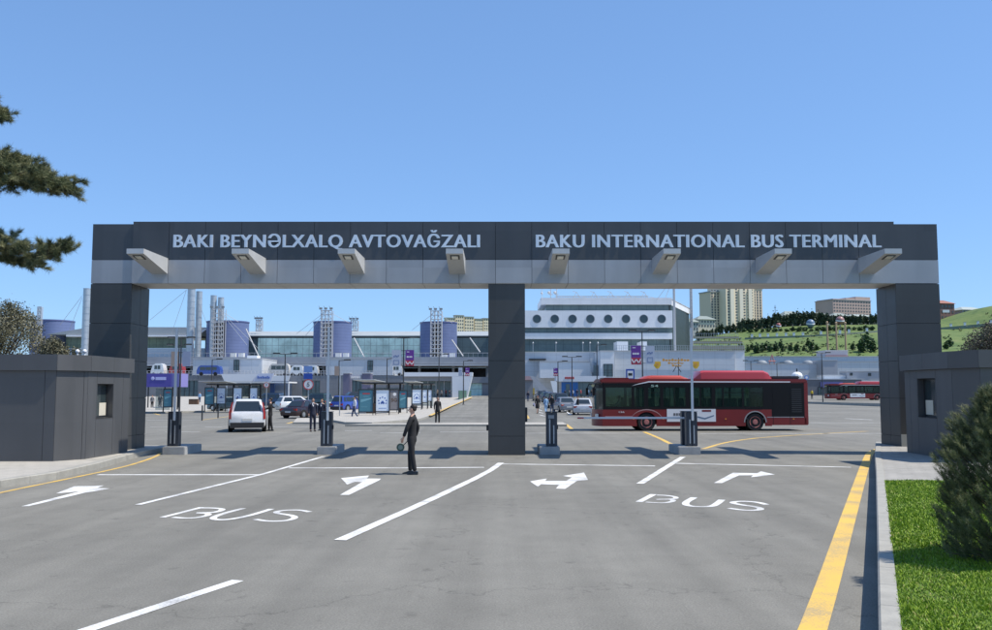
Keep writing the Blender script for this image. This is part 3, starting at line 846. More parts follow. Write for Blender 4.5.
    # trousers
    if not skirt:
        s = Sk(); p0 = s.n(V(0,0,1.06), (.14*k,.10*k)); p0 = s.n(V(0,0,.97), (.145*k,.105*k), p0)
        for hp, kn, an in legs:
            a = s.n(V(hp[0],hp[1],.86), (.105*k,.105*k), p0); b = s.n(V(*kn), .074*k, a); kd = Vector(kn).lerp(Vector(an), .5); c = s.n(V(*kd), .066*k, b); s.n(V(an[0],an[1],an[2]-.01), .058*k, c)
        mb = MB().use(bottom); s.to(mb, sub); part('trousers', mb, t, smooth=60)
    else:
        mb = MB().use(bottom); mb.lathe([(.15*k,.98*k),(.19*k,.85*k),(.21*k,.55*k),(.20*k,.5*k)], n=14); part('skirt', mb, t, smooth=60)
    # jacket / shirt
    s = Sk(); hem = .76 if suit else .90
    a = s.n(V(0,0,hem), (.185*k,.15*k) if suit else (.15*k,.115*k)); b = s.n(V(0,0,1.08), (.15*k,.11*k), a); c = s.n(V(0,.0,1.27), (.17*k,.12*k), b); d_ = s.n(V(0,-.01,1.42), (.12*k,.085*k), c); s.n(V(0,-.012,1.50), (.07*k,.065*k), d_); s.n(V(0,-.012,1.525), (.062*k,.06*k), len(s.v)-1)
    for sg, (el, wr) in arms:
        el = Vector((el[0]*sg, el[1], el[2])); wr = Vector((wr[0]*sg, wr[1], wr[2]))
        sh = s.n(V(.172*sg,-.005,1.42), .068*k, d_); e = s.n(V(*el), .056*k, sh); s.n(V(*(el.lerp(wr,.93))), .043*k, e)
    mb = MB().use(top); s.to(mb, sub); part('jacket' if suit else 'shirt', mb, t, smooth=60)
    if suit and tie:
        mb = MB().use(C_WHT); yb1 = lean*.4
        mb.add([V(-.05,.055,1.50),V(.05,.055,1.50),V(0,.126,1.30),V(-.04,.085,1.40),V(.04,.085,1.40)], [(0,1,4,2,3)])
        mb.lathe([(.056*k,1.485*k),(.054*k,1.525*k)], (0,lean*.5*k,0), 12); part('shirt_collar', mb, t)
    # shoes
    mb = MB().use(SHOE)
    for hp, kn, an in legs:
        ax, ay, az = an; dz = az-.08
        r = []
        for yy, hw, hh in ((-.08,.03,.07),(-.05,.042,.085),(.04,.045,.08),(.12,.048,.05),(.18,.042,.035),(.205,.02,.02)):
            zb = max(0, dz)-.0
            r.append([V(ax-hw,ay+yy,zb),V(ax+hw,ay+yy,zb),V(ax+hw*.8,ay+yy,zb+hh),V(ax-hw*.8,ay+yy,zb+hh)])
        # undo lean for feet (z<.95 has none)
        mb.loft(r)
    part('shoes', mb, t, smooth=50)
    return t
def g3(x, y): p = gp(x,y); return (p.x,p.y,p.z)
p = g3(411.5,474.3)
man = person('man in a black suit standing side-on in the road before the gate', p, math.radians(82), h=1.83, pose='stride', detail=2,
       armR=((.235,-.10,1.18),(.225,-.04,.93)), armL=((.25,.08,1.17),(.24,.16,.94)), lean=-.03)
# round hand paddle carried by the man
c = wp(400.5,447.3,p[1]-.12); hnd = wp(407.5,441.5,p[1]-.12)
pad = thing('signal_paddle', 'round dark green hand paddle held low by the man in the road', 'hand paddle', (c.x,c.y,c.z))
m = MB().use(mat('paddle_green', (.03,.07,.055), .4)); m.lathe([(.10,-.008),(.104,0),(.10,.008)], (c.x,c.y,c.z), 24, 'y'); part('disc', m, pad, smooth=40)
m = MB().use(mat('paddle_ring', (.12,.17,.16), .4))
m.lathe([(.062,-.012),(.062,-.0085)], (c.x,c.y,c.z), 20, 'y'); part('ring', m, pad, smooth=40)
m = MB().use(M['dark']); m.tube((c.x+.06,c.y,c.z+.04),(hnd.x+.02,hnd.y,hnd.z+.03),.012); part('handle', m, pad)
R = math.radians
person('man in black standing at the driver side of the white estate car', g3(270,431), R(100), 1.80, 'stride', armL=((.25,.10,1.2),(.2,.3,1.15)), tie=False)
person('man in a navy suit in plain view just left of the second barrier', g3(312.5,431.5), R(-160), 1.80, 'stride', C_NAVY, C_NAVY)
person('man in a navy suit half hidden by the second barrier cabinet', g3(321.5,430.5), R(165), 1.76, 'stand', C_NAVY, C_NAVY)
person('man in a white shirt and jeans walking past the brown bin', g3(354.5,418.3), R(120), 1.72, 'walk', C_WHT, C_JEAN, suit=False)
person('man in black standing at the kerb left of the central pillar', g3(437.5,423.8), R(200), 1.78, 'stand', C_BLK, C_BLK, tie=False)
person('person in dark clothes standing left under the purple kiosk', g3(152,409.6), R(180), 1.66, 'stand', C_GRY, C_BLK, suit=False)
person('man in a dark suit by the teal poster of the purple kiosk', g3(159.8,409.2), R(185), 1.75, 'stand', C_BLK, C_BLK)
person('person in a light blue shirt carrying a dark bag by the brown planter', g3(199.5,403.6), R(170), 1.7, 'stand', C_LBLU, C_JEAN, suit=False)
person('woman in black walking with a pale shopping bag right of the central pillar', g3(537.5,413.5), R(190), 1.72, 'walk', C_BLK, C_BLK, longhair=True, skirt=True, tie=False)
person('person in a light blue top walking just right of the woman in black', g3(546,413.2), R(10), 1.62, 'walk', C_LBLU, C_LBLU, suit=False)
person('man in dark clothes walking past just above the barrier cabinet', g3(552,412.8), R(-20), 1.75, 'walk', C_BLK, C_JEAN, tie=False)
person('person in black standing at the near corner of the silver parked car', g3(578,415), R(90), 1.72, 'stand', C_BLK, C_BLK, tie=False)
b = g3(534.2,410.2); m = MB().use(mat('bag_white', (.55,.52,.60), .6)); m.bbox(b[0]-.14,b[0]+.14,b[1]-.2,b[1]-.1,.42,.80,.02)
m.use(M['dark']); m.path([(b[0]-.08,b[1]-.15,.8),(b[0]-.05,b[1]-.15,.93),(b[0]+.05,b[1]-.15,.93),(b[0]+.08,b[1]-.15,.8)], .012, 6); m.bbox(b[0]-.145,b[0]-.02,b[1]-.21,b[1]-.2,.45,.6,.003)
solo('shopping_bag', 'pale shopping bag carried by the woman in black', 'bag', m, (b[0],b[1]-.15,.42))
# far crowds: distant figures each with their own clothes
tops = [C_BLK, C_GRY, C_WHT, C_NAVY, C_RED, C_BRN, C_LBLU]
crowd = [(565,397.6),(569.5,397.3),(573,397.9),(577,397.4),(581,397.8),(584.5,397.2),(588,397.7),(591.5,397.4),(594,398.0),
         (431,398.5),(434,397.8),(437.5,398.4),(441.5,398.2),(446,397.9),(449.5,398.4),(528,401.5)]
protos = []
words_ = ['black','grey','white','navy','red','tan','light blue']
for i, (x, y) in enumerate(crowd):
    place = 'in the crowd outside the shop behind the parked row' if 560 < x < 600 else ('at the terminal doors beyond the posters' if x < 500 else 'by the central pillar far back')
    if i < 7:
        pr = person('far %s-topped figure %s'%(words_[i], place), g3(x,y), R(60*i), 1.6+.04*i, 'stand' if i%2 else 'walk', tops[i], C_BLK if i%3 else C_JEAN, suit=False, group='distant people')
        protos.append(pr)
    else:
        q = protos[(i*3)%7]; w = words_[(i*3)%7]
        dup(q, g3(x,y), R(47*i), 'far %s-topped figure %s'%(w, place))
# ============================================================ VEHICLES
TYRE = mat('tyre', (.015,.015,.016), .85); RIM = mat('alloy_rim', (.45,.46,.47), .3, .8)
HEADL = mat('headlight_glass', (.55,.58,.6), .08, spec=1); TAILL = mat('tail_light', (.36,.03,.025), .15); PLATE = mat('number_plate', (.6,.6,.58), .5)
CGLASS = mat('car_glass', (.02,.028,.032), .04, spec=1)
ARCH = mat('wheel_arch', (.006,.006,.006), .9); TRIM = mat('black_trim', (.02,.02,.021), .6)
def paint(name, c): return mat(name, c, .28, .1, var=.04, scale=2, coat=.8)
def car(label, cat, loc, rz, L=4.4, W=1.78, H=1.5, col='p', style='sedan', group=None, name='parked_car', tall_tail=False):
    """local: centre at origin, forward = +Y"""
    pm = col
    t = thing(name, label, cat, loc, rz, group, local=True)
    h2 = L/2; wr = .31 if style != 'suv' else .35; gc = .2 if style != 'suv' else .25
    belt = {'sedan':.93,'hatch':.95,'suv':1.02,'van':1.05}[style]*H/{'sedan':1.45,'hatch':1.5,'suv':1.68,'van':1.9}[style]
    # stations: (y, halfwidth, z bottom, z belt)
    if style == 'sedan': st = [(-1,.74,.42,.72),(-.985,.86,.28,.86),(-.94,.93,gc,.93),(-.62,.99,gc,.97),(-.3,1,gc,1),(.2,1,gc,.99),(.42,.99,gc,.96),(.7,.97,gc,.87),(.92,.90,gc,.78),(.98,.82,.26,.66),(1,.7,.36,.55)]
    elif style == 'van': st = [(-1,.86,.36,1),(-.985,.93,gc,1),(-.9,.98,gc,1),(-.3,1,gc,1),(.4,1,gc,1),(.62,.99,gc,.98),(.82,.96,gc,.86),(.95,.9,gc,.78),(1,.78,.33,.6)]
    else: st = [(-1,.80,.40,.96),(-.985,.90,.28,1),(-.93,.95,gc,1.0),(-.6,.99,gc,1),(-.3,1,gc,1),(.2,1,gc,.99),(.44,.99,gc,.96),(.7,.97,gc,.89),(.92,.90,gc,.80),(.98,.83,.28,.66),(1,.7,.38,.55)]
    rings = []
    for f, w, zb, zt in st:
        y = f*h2; hw = w*W/2; zt = zt*belt; zm = zb+(zt-zb)*.62
        rings.append([(-hw*.93,y,zb),(hw*.93,y,zb),(hw,y,zb+(zt-zb)*.18),(hw,y,zm),(hw*.955,y,zt-.03),(hw*.86,y,zt),(-hw*.86,y,zt),(-hw*.955,y,zt-.03),(-hw,y,zm),(-hw,y,zb+(zt-zb)*.18)])
    mb = MB().use(pm); mb.loft(rings)
    # cabin
    r0, r1, f1, f0 = {'sedan':(-.66,-.42,.10,.44),'hatch':(-.95,-.80,.14,.50),'suv':(-.97,-.86,.14,.46),'van':(-.97,-.93,.42,.70)}[style]
    zb = belt-.02; hb = W/2*.90; ht = W/2*.71
    def ring(z, yr, yf, hw, c=.10): return [(-hw+c,yr,z),(hw-c,yr,z),(hw,yr+c,z),(hw,yf-c,z),(hw-c,yf,z),(-hw+c,yf,z),(-hw,yf-c,z),(-hw,yr+c,z)]
    lo = (r0*h2, f0*h2, hb); hi = (r1*h2, f1*h2, ht)
    mb.loft([ring(zb,*lo), ring(H-.06,*hi), ring(H-.015,hi[0]+.06,hi[1]-.06,hi[2]-.08), ring(H,hi[0]+.2,hi[1]-.2,hi[2]-.2)])
    mb.use(TRIM)
    mb.box(-W/2*.9, W/2*.9, -h2-.03, -h2+.15, gc-.02, gc+.26) if style in ('suv','van') else None
    if style == 'suv':
        mb.box(-ht+.08,-ht+.12, hi[0]+.15, hi[1]-.2, H, H+.05); mb.box(ht-.12,ht-.08, hi[0]+.15, hi[1]-.2, H, H+.05)
    part('body', mb, t, smooth=28)
    # windows on the cabin frustum
    def P(u, v, side):
        """side window point: u along (0 rear..1 front), v height 0..1"""
        yl = lo[0]+(lo[1]-lo[0])*u; yh = hi[0]+(hi[1]-hi[0])*u; hw = lo[2]+(hi[2]-lo[2])*v
        return Vector((side*(hw+.006), yl+(yh-yl)*v, zb+(H-.06-zb)*v))
    def quad(name, pts, off):
        m = MB().use(CGLASS); o = Vector(off)
        m.extr([Vector(p) for p in pts], o); part(name, m, t)
    splits = {'sedan':[(.10,.44),(.47,.88)],'hatch':[(.06,.42),(.45,.88)],'suv':[(.05,.22),(.25,.54),(.57,.90)],'van':[(.04,.34),(.37,.66),(.69,.93)]}[style]
    for side in (-1,1):
        for a, b in splits:
            quad('side_window', [P(a,.12,side),P(b,.12,side),P(b,.90,side),P(a,.90,side)], (side*.008,0,0))
    def E(yl, yh, s):
        q = []
        for u, v in ((-.86,.12),(.86,.12),(.86,.92),(-.86,.92)):
            hw = lo[2]+(hi[2]-lo[2])*v; q.append((u*(hw-.03), yl+(yh-yl)*v+s*.006, zb+(H-.06-zb)*v))
        return q
    quad('windscreen', E(lo[1],hi[1],1), (0,.008,.003)); quad('rear_window', E(lo[0],hi[0],-1), (0,-.008,.003))
    # lights
    tw = W/2
    for s in (-1,1):
        m = MB().use(HEADL); m.bbox(min(s*tw*.52,s*tw*.86), max(s*tw*.52,s*tw*.86), h2*.945, h2*.985, belt*.60, belt*.74, .01); part('headlight', m, t)
        m = MB().use(TAILL)
        if tall_tail:
            m.extr([(s*tw*.84,-h2*1.005,belt*.66),(s*tw*.965,-h2*.985,belt*.66),(s*tw*.965,-h2*.985,belt*1.0),(s*tw*.83,-h2*.97,H*.90),(s*tw*.76,-h2*.97,H*.92),(s*tw*.84,-h2*1.0,belt)], (0,.14,0))
        else: m.bbox(min(s*tw*.56,s*tw*.90), max(s*tw*.56,s*tw*.90), -h2*.995-.01, -h2*.93, belt*.66, belt*.84, .01)
        part('tail_light', m, t)
        m = MB().use(pm); m.bbox(min(s*tw*.96,s*(tw+.17)), max(s*tw*.96,s*(tw+.17)), f0*h2-.32, f0*h2-.2, belt-.02, belt+.13, .02); part('mirror', m, t)
    m = MB().use(PLATE); m.box(-.26,.26,-h2-.022,-h2+.02,belt*.58 if style=='suv' else belt*.5,belt*.58+.12 if style=='suv' else belt*.5+.11); part('number_plate', m, t)
    m = MB().use(TRIM); m.bbox(-tw*.4,tw*.4,h2*.97,h2+.01,belt*.42,belt*.66,.01); part('grille', m, t)
    for s in (-1,1):
        for f in (-.60,.62):
            y = f*h2
            m = MB().use(TYRE); x0 = s*(tw-.22); x1 = s*(tw+.012)
            m.lathe([(wr*.6,x0),(wr,x0+s*.02),(wr,x1-s*.02),(wr*.93,x1),(wr*.64,x1-s*.005)], (0,y,wr), 20, 'x')
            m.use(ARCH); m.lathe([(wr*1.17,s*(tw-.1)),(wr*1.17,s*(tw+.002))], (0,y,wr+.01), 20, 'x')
            w = part('wheel', m, t, smooth=40)
            m = MB().use(RIM); m.lathe([(wr*.62,x1-s*.01),(wr*.60,x1+s*.002),(wr*.2,x1-s*.002),(wr*.15,x1+s*.008)], (0,y,wr), 14, 'x'); part('rim', m, w, smooth=30)
    return t
p_white = paint('white_car_paint', (.78,.78,.77)); p_blk = paint('black_car_paint', (.022,.02,.024)); p_mar = paint('maroon_car_paint', (.028,.012,.016))
p_navy = paint('navy_car_paint', (.02,.045,.10)); p_green = paint('grey_green_car_paint', (.09,.13,.13)); p_sil = paint('silver_car_paint', (.48,.50,.53)); p_gry = paint('grey_car_paint', (.20,.22,.25))
p_blue = paint('bright_blue_paint', (.03,.07,.36)); p_dg = paint('dark_green_car_paint', (.03,.06,.055))
def cloc(x, y, dy, rz=0): p = gp(x,y); return (p.x-math.sin(R(rz))*dy, p.y+math.cos(R(rz))*dy, zg(p.y+dy))
car('white estate car with tall red tail lights driving away through the gate', 'car', cloc(247,432.3,2.1,14), R(14), 4.4, 1.92, 1.72, p_white, 'suv', name='moving_car', tall_tail=True)
car('dark maroon saloon seen from behind, right of the white estate car', 'car', cloc(289,418.5,2.0,-24), R(-24), 4.3, 1.75, 1.42, p_mar, 'sedan')
car('white hatchback behind the dark maroon saloon', 'car', cloc(292,412,2.2), R(-55), 4.2, 1.75, 1.58, p_white, 'hatch')
car('bright blue hatchback seen from behind near the round speed sign', 'car', cloc(336,411.8,2.0,-28), R(-28), 3.9, 1.75, 1.62, p_blue, 'suv')
car('grey-green saloon standing side-on left of the white estate car', 'car', cloc(224,411,1.5), R(78), 4.3, 1.75, 1.42, p_green, 'sedan')
car('dark blue off-road car beyond the white estate car', 'car', cloc(263,408.2,2), R(80), 4.3, 1.8, 1.75, p_navy, 'suv')
car('dark green off-road car behind the round speed sign', 'car', cloc(312,408.6,2), R(60), 4.3, 1.8, 1.75, p_dg, 'suv')
car('black off-road car parked left of the first teal poster', 'car', cloc(349,405.2,2), R(120), 4.4, 1.85, 1.75, p_blk, 'suv')
car('silver saloon seen from behind, at the near end of the parked row', 'car', cloc(583,415.2,2.2,-5), R(-5), 4.5, 1.8, 1.46, p_sil, 'sedan', group='cars parked in a row left of the bus')
car('grey saloon second in the parked row, left of the silver saloon', 'car', cloc(569.5,412.5,2.3,8), R(8), 4.5, 1.8, 1.5, p_gry, 'sedan', group='cars parked in a row left of the bus')
car('black off-road car third in the parked row', 'car', cloc(562,408.6,2.3,8), R(8), 4.6, 1.85, 1.78, p_blk, 'suv', group='cars parked in a row left of the bus')
car('dark maroon hatchback fourth in the parked row', 'car', cloc(555,404.5,2.3,8), R(8), 4.2, 1.8, 1.6, p_mar, 'hatch', group='cars parked in a row left of the bus')
car('navy car fifth in the parked row', 'car', cloc(549,402.5,2.3,8), R(8), 4.4, 1.8, 1.6, p_navy, 'hatch', group='cars parked in a row left of the bus')
car('dark car at the far end of the parked row', 'car', cloc(543,401.2,2.3,10), R(10), 4.4, 1.8, 1.7, p_blk, 'suv', group='cars parked in a row left of the bus')

# ---- the red city bus
BRED = mat('bus_red', (.18,.008,.008), .4, .0, var=.15, scale=.9, coat=.12); BBLK = mat('bus_black', (.007,.006,.007), .35, 0, spec=.25)
BWHT = mat('bus_white', (.74,.73,.73), .35, coat=.4); BPINK = mat('bus_roof_red', (.42,.03,.033), .35, coat=.5)
BGL = mat('bus_glass', (.03,.06,.05), .05, spec=1, alpha_mix=(.72, (.55,.66,.60)))
BSEAT = mat('bus_seat', (.03,.05,.08), .8); BFL = mat('bus_floor', (.12,.12,.12), .8); POLE = mat('yellow_pole', (.5,.4,.05), .4)
def bus(label, loc, rz, detail=True):
    """local: X along the length (front at x=0, rear x=11.6), near side y=0, far side y=2.5"""
    t = thing('city_bus', label, 'bus', loc, rz, None, local=True)
    LN, W = 11.55, 2.5
    zb, z1, z2, z3 = .26, 1.15, 2.55, 2.80
    def side_prof(x0, x1, za, zc): pass
    # red lower body with wheel openings, both sides
    body = MB().use(BRED)
    wx = (2.75, 8.65)
    def lower(y0, y1):
        segs = [(.45, wx[0]-.56), (wx[0]+.56, wx[1]-.56), (wx[1]+.56, 9.55)]
        for a, b in segs: body.box(a, b, y0, y1, zb, z1)
        body.box(9.55, LN-.12, y0, y1, zb+.05, .72)
        for w in wx:      # arch: ring segments above the wheel
            n = 10; outer = []; inner = []
            for i in range(n+1):
                a = PI*i/n; inner.append((w+.56*math.cos(a), .46+.56*math.sin(a)))
            for i in range(n):
                (xa, za), (xb, zb_) = inner[i], inner[i+1]
                body.extr([(xa,y0,za),(xb,y0,zb_),(xb,y0,z1),(xa,y0,z1)], (0,y1-y0,0))
            body.box(w-.56, w-.53, y0, y1, zb, .46); body.box(w+.53, w+.56, y0, y1, zb, .46)
    lower(0,.05); lower(W-.05,W)
    # front wrap (rounded) and rear
    def wrap(mb, za, zc, bulge, x1=.45, inset=.0):
        n = 10; out = []
        for i in range(n+1):
            v = i/n; y = v*W; e = abs(2*v-1); out.append((inset+bulge*(e**3.2)*1.0, y))
        mb.prism(out+[(x1,W),(x1,0)], za, zc)
    f = MB().use(BRED); wrap(f, zb, .78, .38, inset=-.02); wrap(f, .78, z1, .38, inset=.0); 
    body.v += []; 
    part('front_bumper', f, t, smooth=30)
    body.use(BRED); body.box(LN-.12, LN, .08, W-.08, zb+.05, 2.62)
    body.use(BRED); body.bbox(.25, LN, .0, W, 2.56, z3, .06)
    for y0, y1 in ((.0,.05),(W-.05,W)):
        body.use(BRED); body.box(LN-.2, LN-.0, y0 if y0 else .0, y1, zb+.1, 2.6)
    part('body', body, t, smooth=25)
    # black window band with panes
    wins = [(.55,1.95,'d'),(2.1,2.62,'w'),(2.85,3.50,'w'),(3.68,4.25,'w'),(4.30,4.88,'w'),(5.1,5.65,'w'),(5.72,6.30,'w'),(6.50,6.88,'w'),(6.95,7.95,'w'),(8.05,9.10,'w')]
    for y0, y1, nm in ((.0,.05,'near'),(W-.05,W,'far')):
        b = MB().use(BBLK); x = .45; zt, zl = 2.34, 1.30
        for a, c, _ in wins:
            b.box(x, a, y0, y1, z1, 2.56); x = c
        b.box(x, LN-.2, y0, y1, z1 if x < 9.3 else z1, 2.56); b.box(9.55, LN-.2, y0, y1, .72, z1)
        for a, c, _ in wins: b.box(a, c, y0, y1, z1, zl); b.box(a, c, y0, y1, zt, 2.56)
        part('window_band', b, t)
        for a, c, k in wins:
            g = MB().use(BGL); g.box(a, c, y0+.015, y1-.015, zl, zt)
            w = part('window', g, t)
            if k == 'w' and c-a > .6:
                s = MB().use(BBLK); yy = y0-.004 if nm == 'near' else y1-.006
                s.box(a, c, yy, yy+.01, zt-.30, zt-.27); part('window_bar', s, w)
    if detail:
        # white roofline swoosh, arches, stripe
        s = MB().use(BWHT)
        s.extr([(2.3,-.006,2.50),(2.9,-.006,2.61),(10.6,-.006,2.61),(10.6,-.006,2.665),(2.9,-.006,2.68),(2.3,-.006,2.54),(1.95,-.006,2.42)], (0,.005,0))
        part('roofline_stripe', s, t)
        s = MB().use(mat('faded_stripe', (.42,.25,.24), .5))
        n = 14; a0, a1 = math.radians(15), math.radians(150)
        for w, rr_ in ((wx[0],.66),(wx[1],.61)):
            if w == wx[0]:
                for i in range(n):
                    a = a0+(a1-a0)*i/n; b = a0+(a1-a0)*(i+1)/n; th0 = .01+.045*math.sin(PI*i/n); th1 = .01+.045*math.sin(PI*(i+1)/n)
                    s.extr([(w+rr_*1.35*math.cos(a),-.005,.46+rr_*math.sin(a)),(w+rr_*1.35*math.cos(b),-.005,.46+rr_*math.sin(b)),(w+(rr_*1.35+th1)*math.cos(b),-.005,.46+(rr_+th1)*math.sin(b)),(w+(rr_*1.35+th0)*math.cos(a),-.005,.46+(rr_+th0)*math.sin(a))], (0,.004,0))
        s.box(.5, 2.0, -.004, 0, .76, .80); s.box(3.35, 3.75, -.004, 0, .70, .72)
        part('side_stripe', s, t)
        s = MB().use(mat('arch_grey', (.30,.29,.29), .5))
        w = wx[1]
        for i in range(n):
            a = PI*i/n; b = PI*(i+1)/n
            s.extr([(w+.56*math.cos(a),-.005,.46+.56*math.sin(a)),(w+.56*math.cos(b),-.005,.46+.56*math.sin(b)),(w+.62*math.cos(b),-.005,.46+.62*math.sin(b)),(w+.62*math.cos(a),-.005,.46+.62*math.sin(a))], (0,.004,0))
        s.box(9.3, 11.3, -.004, 0, .72, .76)
        part('arch_trim', s, t)
        ad = MB().use(BWHT); ad.box(3.85, 6.50, -.014, -.002, .50, 1.18); adp = part('side_advert', ad, t)
        ad = MB().use(mat('advert_grey', (.14,.13,.13), .5))
        for i in range(6): ad.box(4.2+.14*i, 4.31+.14*i, -.018, -.014, .82, .96)
        part('advert_print', ad, adp); ad = MB()
        ad.use(mat('advert_blue', (.12,.18,.26), .5)); ad.extr([(5.5,-.018,.72),(5.9,-.018,.62),(6.4,-.018,.80),(6.4,-.018,.86),(5.9,-.018,.70),(5.5,-.018,.80)], (0,.003,0))
        part('advert_figure', ad, adp); ad = MB()
        ad.use(BRED); ad.box(5.75,6.25,-.018,-.014,1.03,1.13)
        part('advert_title', ad, adp)
        s = MB().use(mat('digit_green', (.35,.5,.42), .5)); put_text(s, '54', 3.0, 3.4, 2.36, 2.48, -.012, .008, .01); part('route_number', s, t)
        s = MB().use(BWHT); put_text(s, '126', 1.25, 1.55, .98, 1.06, -.010, .008, .01); part('fleet_number', s, t)
        s = MB().use(BBLK); s.box(8.1, 9.05, -.008,-.001, 1.18, 1.22)
        for x in (9.62, 10.55): s.box(x, x+.02, -.005, 0, .34, 2.4)
        part('panel_gap', s, t)
        s = MB().use(mat('vent_black', (.02,.02,.022), .5))
        for i in range(12): s.box(10.65, 11.2, -.010, -.001, 1.0+i*.11, 1.06+i*.11)
        part('engine_grille', s, t)
        s = MB().use(mat('amber_lamp', (.8,.3,.03), .3))
        for x in (2.0, 3.6, 7.0, 10.7): s.box(x, x+.08, -.012, -.001, .62, .67)
        part('side_marker', s, t)
    # windscreen, dashboard
    g = MB().use(mat('windscreen_glass', (.03,.045,.045), .05, spec=1, alpha_mix=(.30,(.4,.5,.47))))
    n = 10; pts = []
    for i in range(n+1):
        v = i/n; y = .06+v*(W-.12); e = abs(2*v-1); pts.append((.03+.36*(e**3.2), y))
    g.prism(pts+[(p[0]+.02,p[1]) for p in pts[::-1]], z1, 2.30); part('windscreen', g, t)
    d = MB().use(BBLK); d.prism(pts+[(.45,W-.05),(.45,.05)], 2.30, 2.60); d.box(.40,.46,0,.07,z1,2.35); d.box(.40,.46,W-.07,W,z1,2.35); part('destination_box', d, t)
    dn = MB().use(mat('destination_text', (.45,.4,.15), .5)); dn.box(-.004+.03, .035, .7, 1.8, 2.38, 2.5); part('destination_display', dn, t)
    for y in (.28, W-.28):
        h = MB().use(HEADL); h.bbox(.02, .16, y-.16, y+.16, .72, .92, .02); part('headlight', h, t)
    for y, s in ((-.14,-1),(W+.14,1)):
        mm = MB().use(BBLK); mm.path([(.35,.05 if s<0 else W-.05,2.5),(.0,y,2.55),(-.12,y,2.3)], .025, 6); mm.bbox(-.2,-.06,y-.1,y+.1,1.9,2.32,.02); part('mirror', mm, t)
    # interior
    it = MB().use(BFL); it.box(.45, LN-.15, .06, W-.06, .62, .70); it.use(mat('bus_ceiling', (.35,.35,.34), .7)); it.box(.45, LN-.15, .06, W-.06, 2.45, 2.5); it.use(BBLK); it.box(9.5,9.55,.06,W-.06,.7,2.45)
    part('interior_floor', it, t)
    for sx in [2.2,3.1,3.9,4.7,5.5,6.3,7.2,8.0,8.9]:
        for y in (.12,.58,1.5,1.95):
            if 4.5 < sx < 6 and y > 1: continue
            m = MB().use(BSEAT); m.bbox(sx, sx+.12, y, y+.42, 1.0, 1.75, .03); m.bbox(sx-.38, sx, y, y+.42, 1.0, 1.12, .03); part('seat', m, t)
    m = MB().use(POLE)
    for x in (2.7,4.3,6.1,7.6): m.tube((x,1.25,.7),(x,1.25,2.45),.02,n=6)
    part('handrail', m, t)
    m = MB().use(BSEAT); m.bbox(1.5,1.62,.3,.8,1.0,1.8,.03); m.use(M['dark']); m.lathe([(.22,1.38),(.24,1.40),(.22,1.42)], (.95,.55,0), 16); m.bbox(.5,.85,.1,2.3,.9,1.3,.04); part('driver_seat', m, t)
    # roof equipment
    def pod(x0, x1, z0, z1_, mt, e=.5):
        m = MB().use(mt)
        r0 = []
        for (xx, hw, zz) in ((x0,.75,z0),(x0+e*.7,1.0,z1_-.04),(x0+e,1.0,z1_),(x1-e,1.0,z1_),(x1-e*.4,.95,z1_-.12),(x1,.85,z0)):
            r0.append([(xx,1.25-hw,z0-.02),(xx,1.25+hw,z0-.02),(xx,1.25+hw*.97,max(z0-.01,zz-.1)),(xx,1.25+hw*.8,zz),(xx,1.25-hw*.8,zz),(xx,1.25-hw*.97,max(z0-.01,zz-.1))])
        m.loft(r0); return m
    part('gas_tank_cover', pod(5.45, 9.75, z3, 3.26, BPINK), t, smooth=25)
    part('air_conditioner', pod(2.6, 5.2, z3, 2.99, mat('bus_orange', (.40,.05,.03), .4)), t, smooth=25)
    m = MB().use(M['dark']); m.bbox(9.8, 11.3, .5, 2.0, z3, z3+.16, .04); part('rear_roof_unit', m, t)
    m = MB().use(BRED); m.bbox(.5, 1.9, .4, 2.1, z3, z3+.07, .03); part('roof_hatch', m, t)
    # wheels
    for x in wx:
        for y0, y1 in ((.03,.33),(W-.03,W-.33)):
            m = MB().use(TYRE); s = 1 if y1 > y0 else -1
            m.lathe([(.3,y1),(.47,y1-s*.03),(.48,y0+s*.05),(.45,y0),(.30,y0+s*.01)], (x,0,.48), 28, 'y')
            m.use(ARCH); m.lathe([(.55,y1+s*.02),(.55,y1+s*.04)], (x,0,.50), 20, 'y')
            w = part('wheel', m, t, smooth=35)
            m = MB().use(mat('wheel_red', (.42,.15,.13), .5, var=.2, scale=8)); m.lathe([(.31,y0+s*.02),(.30,y0-s*.004),(.24,y0+s*.03),(.15,y0+s*.03),(.13,y0-s*.02),(.05,y0-s*.025)], (x,0,.48), 24, 'y'); hb = part('hub', m, w, smooth=30)
    return t
pb = gp(601, 431.3)
BUSL = (596-CX)/FPX*(pb.y*.997)
bus1 = bus('large red and black city bus driving left behind the barriers, with a white side advert', (BUSL, pb.y+.25, 0), R(1.5))
# people inside the bus: the driver
dr = person('bus driver in a white shirt seated at the wheel of the near red bus', (0,0,0), R(90), 1.7, 'stand', C_WHT, C_BLK, suit=False, armL=((.2,.2,1.2),(.15,.42,1.25)), armR=((.2,.2,1.2),(.15,.42,1.25)))
bp_ = bus1.matrix_world.copy(); 
bm_ = Matrix.Translation((BUSL,pb.y+.25,0)) @ Matrix.Rotation(R(1.5),4,'Z')
q = bm_ @ Vector((1.35,.55,.22)); dr.location = q
# fold the driver's legs: seated pose by replacing the lower meshes
for o in list(dr.children):
    if o.name.startswith(('trousers','shoes')): bpy.data.objects.remove(o)
tq = MB().use(C_BLK)
for sx in (.1,-.1):
    tq.tube((sx,0,.92),(sx,.42,.90),.09,.075,10); tq.tube((sx,.42,.92),(sx,.46,.50),.07,.05,10)
part('trousers', tq, dr, smooth=60)
b2 = dup(bus1, (WX(828.5,158,395), 158, zg(158)), R(2), 'second red city bus far behind, half hidden by the right pillar')
